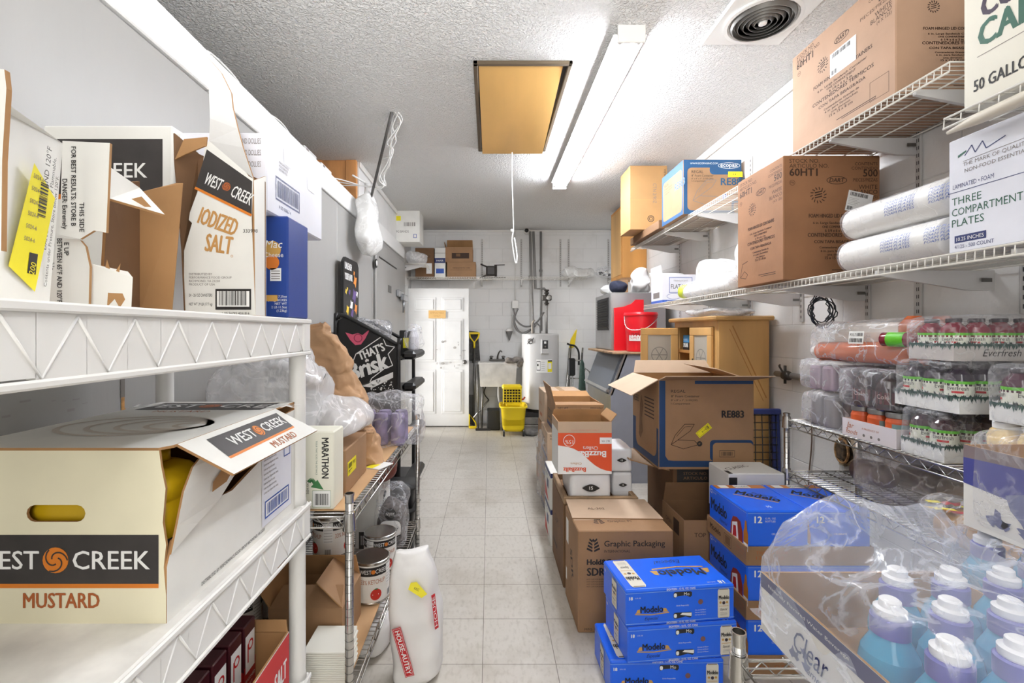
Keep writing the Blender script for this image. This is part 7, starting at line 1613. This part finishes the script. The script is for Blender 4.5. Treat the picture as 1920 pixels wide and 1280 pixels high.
# ------------------------------------------------------------------ pine cabinet
PINE = mat('pine_wood', (200, 156, 96), .45, var=.14, vs=4, stretch=(1, 1, .12)); PINE2 = mat('pine_dark', (170, 118, 60), .55, var=.15, vs=4, stretch=(1, 1, .12)); TIN = mat('pierced_tin', (200, 194, 182), .35, .5)
t = thing('pine_cabinet', 'tall pine pie cabinet with pierced tin doors standing open', 'cabinet', (1.66, 3.38, 0))
x0, x1, y0, y1, ch = -.165, .165, -.36, .36, 1.455
mb = MB(); mb.box(x0, x1, y0, y0 + .02, 0, ch, PINE, .003); mb.box(x0, x1, y1 - .02, y1, 0, ch, PINE, .003); mb.box(x1 - .012, x1, y0 + .02, y1 - .02, 0, ch, PINE2)
for z in (.06, .60, .92, 1.23): mb.box(x0 + .01, x1 - .012, y0 + .02, y1 - .02, z - .01, z + .01, PINE2)
for b_ in ((y0 + .02, y0 + .06), (y1 - .06, y1 - .02)): mb.box(x0, x0 + .02, b_[0], b_[1], 0, ch, PINE)
mb.box(x0, x0 + .02, y0 + .06, y1 - .06, ch - .04, ch, PINE)
f = F(mb, (x0, y0, 0), (1, 0, 0), (0, 0, 1)); f.line(.09, 1.42, .31, .95, .008, PINE2); f.line(.07, 1.40, .29, .93, .005, PINE2)
mb.build('carcass', t)
mb = MB(); mb.box(x0 - .04, x1 + .02, y0 - .03, y1 + .03, ch, ch + .03, PINE, .008); mb.build('top', t)
def pdoor(w_, h_):
    mb = MB(); mb.box(0, w_, 0, .02, 0, .055, PINE, .003); mb.box(0, w_, 0, .02, h_ - .055, h_, PINE, .003); mb.box(0, .055, 0, .02, .055, h_ - .055, PINE, .003); mb.box(w_ - .055, w_, 0, .02, .055, h_ - .055, PINE, .003)
    n = max(1, round(h_ / .32)); hh = (h_ - .055) / n
    for k in range(1, n): mb.box(.055, w_ - .055, 0, .02, k * hh, k * hh + .055, PINE, .003)
    tn = MB()
    for k in range(n):
        z0_, z1_ = k * hh + .055, (k + 1) * hh; tn.box(.05, w_ - .05, .006, .012, z0_, z1_, TIN)
        for fr_ in (F(tn, (0, .006, 0), (1, 0, 0), (0, 0, 1)), F(tn, (w_, .012, 0), (-1, 0, 0), (0, 0, 1))):
            c_ = ((w_) / 2, (z0_ + z1_) / 2); fr_.ring(*c_, min(w_, hh) * .22, .006, mat('tin_emboss', (150, 146, 138), .4, .4), 1)
            for j in range(6): fr_.line(c_[0], c_[1], c_[0] + .06 * math.cos(j * 1.047), c_[1] + .06 * math.sin(j * 1.047), .006, mat('tin_emboss', (150, 146, 138), .4), 1)
    return mb, tn
for ang, yy, zz, hh_, side in ((0, y1 - .06, .62, .79, 'far'), (0, y0 + .06, .62, .79, 'near'), (0, y1 - .06, .1, .46, 'far'), (0, y0 + .06, .1, .46, 'near')):
    mb, tn = pdoor(.29, hh_)
    a = R(178 if side == 'far' else 94)
    M_ = MX.Translation((x0 - .002, yy, zz)) @ MX.Rotation(a, 4, 'Z')
    if side == 'far' and hh_ < .5: M_ = MX.Translation((x0 - .002, yy, zz)) @ MX.Rotation(R(-90), 4, 'Z')
    if side == 'near' and hh_ < .5: M_ = MX.Translation((x0 - .024, yy, zz)) @ MX.Rotation(R(90), 4, 'Z')
    mb.xf(M_); tn.xf(M_); o = mb.build('door', t); tn.build('tin_panel', o)
    if hh_ > .5 and side == 'near': k_ = MB(); k_.box(.235, .245, .02, .024, .50, .57, BLACK); k_.xf(M_); k_.build('keyhole', o)
def spoons(f): f.rect(0, 0, f.W, f.H * .5, INK); f.text('SPOONS', f.W * .5, f.H * .18, .03, WHITE, 'c', w=f.W * .85, bold=.03, l=2); f.text('PLASTIC', f.W * .5, f.H * .62, .014, WHITE, 'c', l=2)
carton('blue and black plastic spoons pack on the upper shelf of the pine cabinet', 1.53, 1.70, 3.56, 3.66, 1.241, 1.355, m=mat('sky_blue_pack', (70, 150, 206), .4), tape=False, pr={'front': spoons, 'left': spoons})
cloud('plastic_bag', 'thin clear bag lying spread on top of the pine cabinet', (1.62, 3.28, 1.486), (.17, .30, .026), FILM2, 4, .018, 7, .8)

# ------------------------------------------------------------------ ice bin with the machine on top
GBIN = mat('grey_bin_panel', (150, 154, 166), .45, var=.05, vs=3); SSTEEL = mat('stainless', (190, 190, 190), .3, .75, var=.06, vs=3); SMOKE = mat('smoked_lid', (98, 104, 112), .3)
t = thing('ice_bin', 'grey ice bin with slanted front door in front of the heater', 'ice bin', (1.47, 4.73, 0))
yb0, yb1 = -.50, .50; prof = [(-.36, .0), (.37, .0), (.37, 1.175), (-.22, 1.175), (-.36, .80)]
mb = MB(); vs = [(x, y, z) for y in (yb0, yb1) for x, z in prof]; n = 5
mb.add(vs, [(0, 1, 2, 3, 4)], GBIN); mb.add(vs, [(9, 8, 7, 6, 5)], GBIN); mb.add(vs, [(1, 6, 7, 2), (2, 7, 8, 3), (4, 9, 5, 0), (0, 5, 6, 1)], SSTEEL); mb.add(vs, [(3, 8, 9, 4)], SSTEEL); mb.build('body', t)
dn = V((-.375, 0, .14)).normalized()
def slab(a, b, y0_, y1_, off, th, m_):
    d_ = V((b[0] - a[0], 0, b[1] - a[1])); nn = V((-d_.z, 0, d_.x)); nn = nn.normalized() * (1 if nn.x < 0 else -1)
    mb = MB(); p = [V((a[0], y0_, a[1])) + nn * (off + th), V((b[0], y0_, b[1])) + nn * (off + th), V((b[0], y1_, b[1])) + nn * (off + th), V((a[0], y1_, a[1])) + nn * (off + th)]
    q = p if (p[1] - p[0]).cross(p[2] - p[0]).dot(nn) > 0 else p[::-1]
    return mb.plate(q, th, m_)
slab((-.36, .80), (-.22, 1.175), yb0 + .05, yb1 - .05, .001, .03, SMOKE).build('door', t)
slab((-.355, .815), (-.345, .84), yb0 + .02, yb1 - .02, .02, .03, SSTEEL).build('door_handle', t)
for y in (yb0 + .0, yb1 - .04):
    mb = MB(); mb.plate([(-.235, y, 1.175), (-.375, y, .80), (-.345, y, .80), (-.205, y, 1.175)], .04, SSTEEL); mb.build('side_rail', t)
o = MB().box(-.31, .42, -.52, .52, 0, .02, mat('worn_board', (160, 130, 100), .8, var=.3, vs=10), .004).build('wood_board', loc=(1.43, 4.73, 1.176)); tag(o, 'worn wooden board lying on the grey ice bin', 'board')
t = thing('ice_machine', 'stainless ice machine with black louvred grille on the bin', 'ice machine', (1.45, 4.92, 1.1965))
mb = MB(); mb.box(-.245, .30, -.33, .33, 0, .575, SSTEEL, .008); mb.build('cabinet', t)
mb = MB(); mb.box(-.252, -.246, -.25, .22, .20, .53, DARK)
for k in range(12): z = .215 + k * .0255; mb.plate([(-.252, .21, z), (-.252, -.24, z), (-.262, -.24, z + .012), (-.262, .21, z + .012)], .003, BLACK)
mb.build('grille', t)
RBK = mat('red_bucket', (214, 24, 36), .35)
t = thing('red_bucket', 'red plastic bucket with white printed label on the ice bin board', 'bucket', (1.43, 4.375, 1.1965))
mb = MB(); mb.lathe([(.125, 0), (.13, .005), (.148, .33), (.156, .335), (.156, .35), (.15, .365), (.142, .365), (.122, .02), (0, .02)], RBK, 32); mb.build('pail', t)
mb = MB(); cyl_patch(mb, .137, -1.15, .05, .10, .20, WHITE, 2); wrap_geo(mb, 'TRACT', .137, -.6, .155, .03, INK, .12, 5); wrap_geo(mb, 'SUPPLY CO', .137, -.55, .115, .025, RED, .13, 5); mb.build('label', t)
mb = MB(); mb.tube(smooth([(-.155, 0, .33), (-.16, -.06, .24), (-.12, -.13, .20), (-.0, -.165, .22), (.1, -.14, .30), (.152, 0, .33)], 6), .004, STEEL, 6); mb.build('handle', t)
mb = MB(); mb.plate([(-.19, 0, 0), (.10, 0, 0), (.10, 0, .50), (.02, 0, .50), (-.02, .0, .46), (-.10, .0, .43), (-.19, .0, .42)], .02, RBK); o = mb.build('red_sheet', loc=(1.42, 4.56, 1.1965)); tag(o, 'flat red plastic panel standing behind the red bucket', 'panel')
BEAN = mat('navy_knit', (34, 38, 58), .9, bump=.3, bs=60)
mb = MB(); mb.blob((0, 0, .06), (.09, .1, .068), BEAN, 3, .9, .9, .012, 10, floor=0); o = mb.build('knit_cap', loc=(1.31, 4.70, 1.773)); tag(o, 'dark navy knit cap lying on the stainless ice machine', 'cap')
mb = MB(); mb.blob((0, 0, .05), (.12, .12, .055), FILM4, 6, .8, .8, .03, 9, floor=0); o = mb.build('plastic_bag', loc=(1.33, 4.98, 1.773)); tag(o, 'white crumpled bag behind the knit cap on the ice machine', 'bag')
mb = MB(); mb.blob((0, 0, .12), (.10, .1, .13), mat('white_tissue', (236, 234, 232), .7), 9, .8, .8, .04, 9, floor=0); o = mb.build('crumpled_paper', loc=(1.56, 4.78, 1.773)); tag(o, 'crumpled white paper heap on the right of the ice machine top', 'paper')
carton('small brown carton on the ice machine behind the knit cap', 1.38, 1.47, 4.9, 5.1, 1.773, 1.93, m=KRAFT)
# tall wooden chase by the back right
t = thing('plywood_cupboard', 'tall varnished plywood wall cupboard near the back right corner', 'cupboard', (1.70, 5.72, 2.02))
mb = MB(); mb.box(-.13, .159, -.25, .25, 0, .86, mat('amber_plywood', (198, 140, 72), .5, var=.15, vs=3, stretch=(1, 1, .2)), .003); mb.build('body', t); mb = MB(); mb.box(-.138, -.1305, -.22, .22, .04, .82, PINE, .002); mb.build('door', t)
# folded ladder, squeegee and green umbrella between heater and bin
t = thing('step_ladder', 'folded aluminium step ladder leaning by the water heater', 'ladder', (PX(1075, 6.4), 6.45, 0))
mb = MB()
for sx in (-.13, .06): mb.cyl((sx, 0, 0), (sx + .13, .25, 1.15), .014, STEEL, 8)
for k in range(4): z = .22 + k * .25; mb.cyl((-.13 + .13 * z / 1.15, .25 * z / 1.15, z), (.06 + .13 * z / 1.15, .25 * z / 1.15, z), .01, STEEL, 8)
mb.build('front_frame', t); mb = MB(); mb.tube([(.14, .2, .0), (.20, .28, .75), (.24, .3, .85), (.30, .3, .8), (.32, .3, .5)], .011, STEEL, 8); mb.build('rear_frame', t)
t = thing('yellow_mop', 'long handled tool with yellow plastic head leaning by the heater', 'mop', (PX(1078, 6.5), 6.62, 0))
mb = MB(); mb.cyl((-.1, -.05, 0), (0, .2, 1.2), .011, STEEL_D, 8); mb.build('handle', t)
mb = MB(); mb.plate([(-.03, .18, 1.12), (.05, .19, 1.16), (.095, .22, 1.42), (.07, .22, 1.40), (.0, .2, 1.27)], .03, YP); mb.build('head', t)
mb = MB(); mb.tube(smooth([(-.07, .12, 1.21), (-.02, .12, 1.19), (.05, .12, 1.17), (.1, .12, 1.08), (.1, .12, .9)]), .014, BLACK, 8); mb.build('hose', t)
t = thing('green_umbrella', 'closed dark green umbrella standing by the ladder', 'umbrella', (PX(1090, 6.35), 6.3, 0))
mb = MB(); mb.loft([((0, 0, z), (r_, 0, 0), (0, r_, 0), 1) for r_, z in ((.02, .02), (.06, .1), (.055, .5), (.03, .95), (.01, 1.0))], mat('dark_green_fabric', (38, 62, 52), .7, var=.3, vs=12), 18); mb.build('canopy', t); mb = MB(); mb.cyl((0, 0, 0), (0, 0, 1.1), .008, BLACK, 8); mb.build('shaft', t)
t = thing('dark_brush', 'black brush head hanging in front of the folded step ladder', 'brush', (PX(1073, 6.3), 6.33, .0))
mb = MB(); mb.cyl((.0, .02, 0), (.02, .03, .95), .01, STEEL_D, 8); mb.build('handle', t); mb = MB(); mb.box(-.05, .05, .0, .05, .78, 1.02, BLACK, .015); mb.build('head', t)
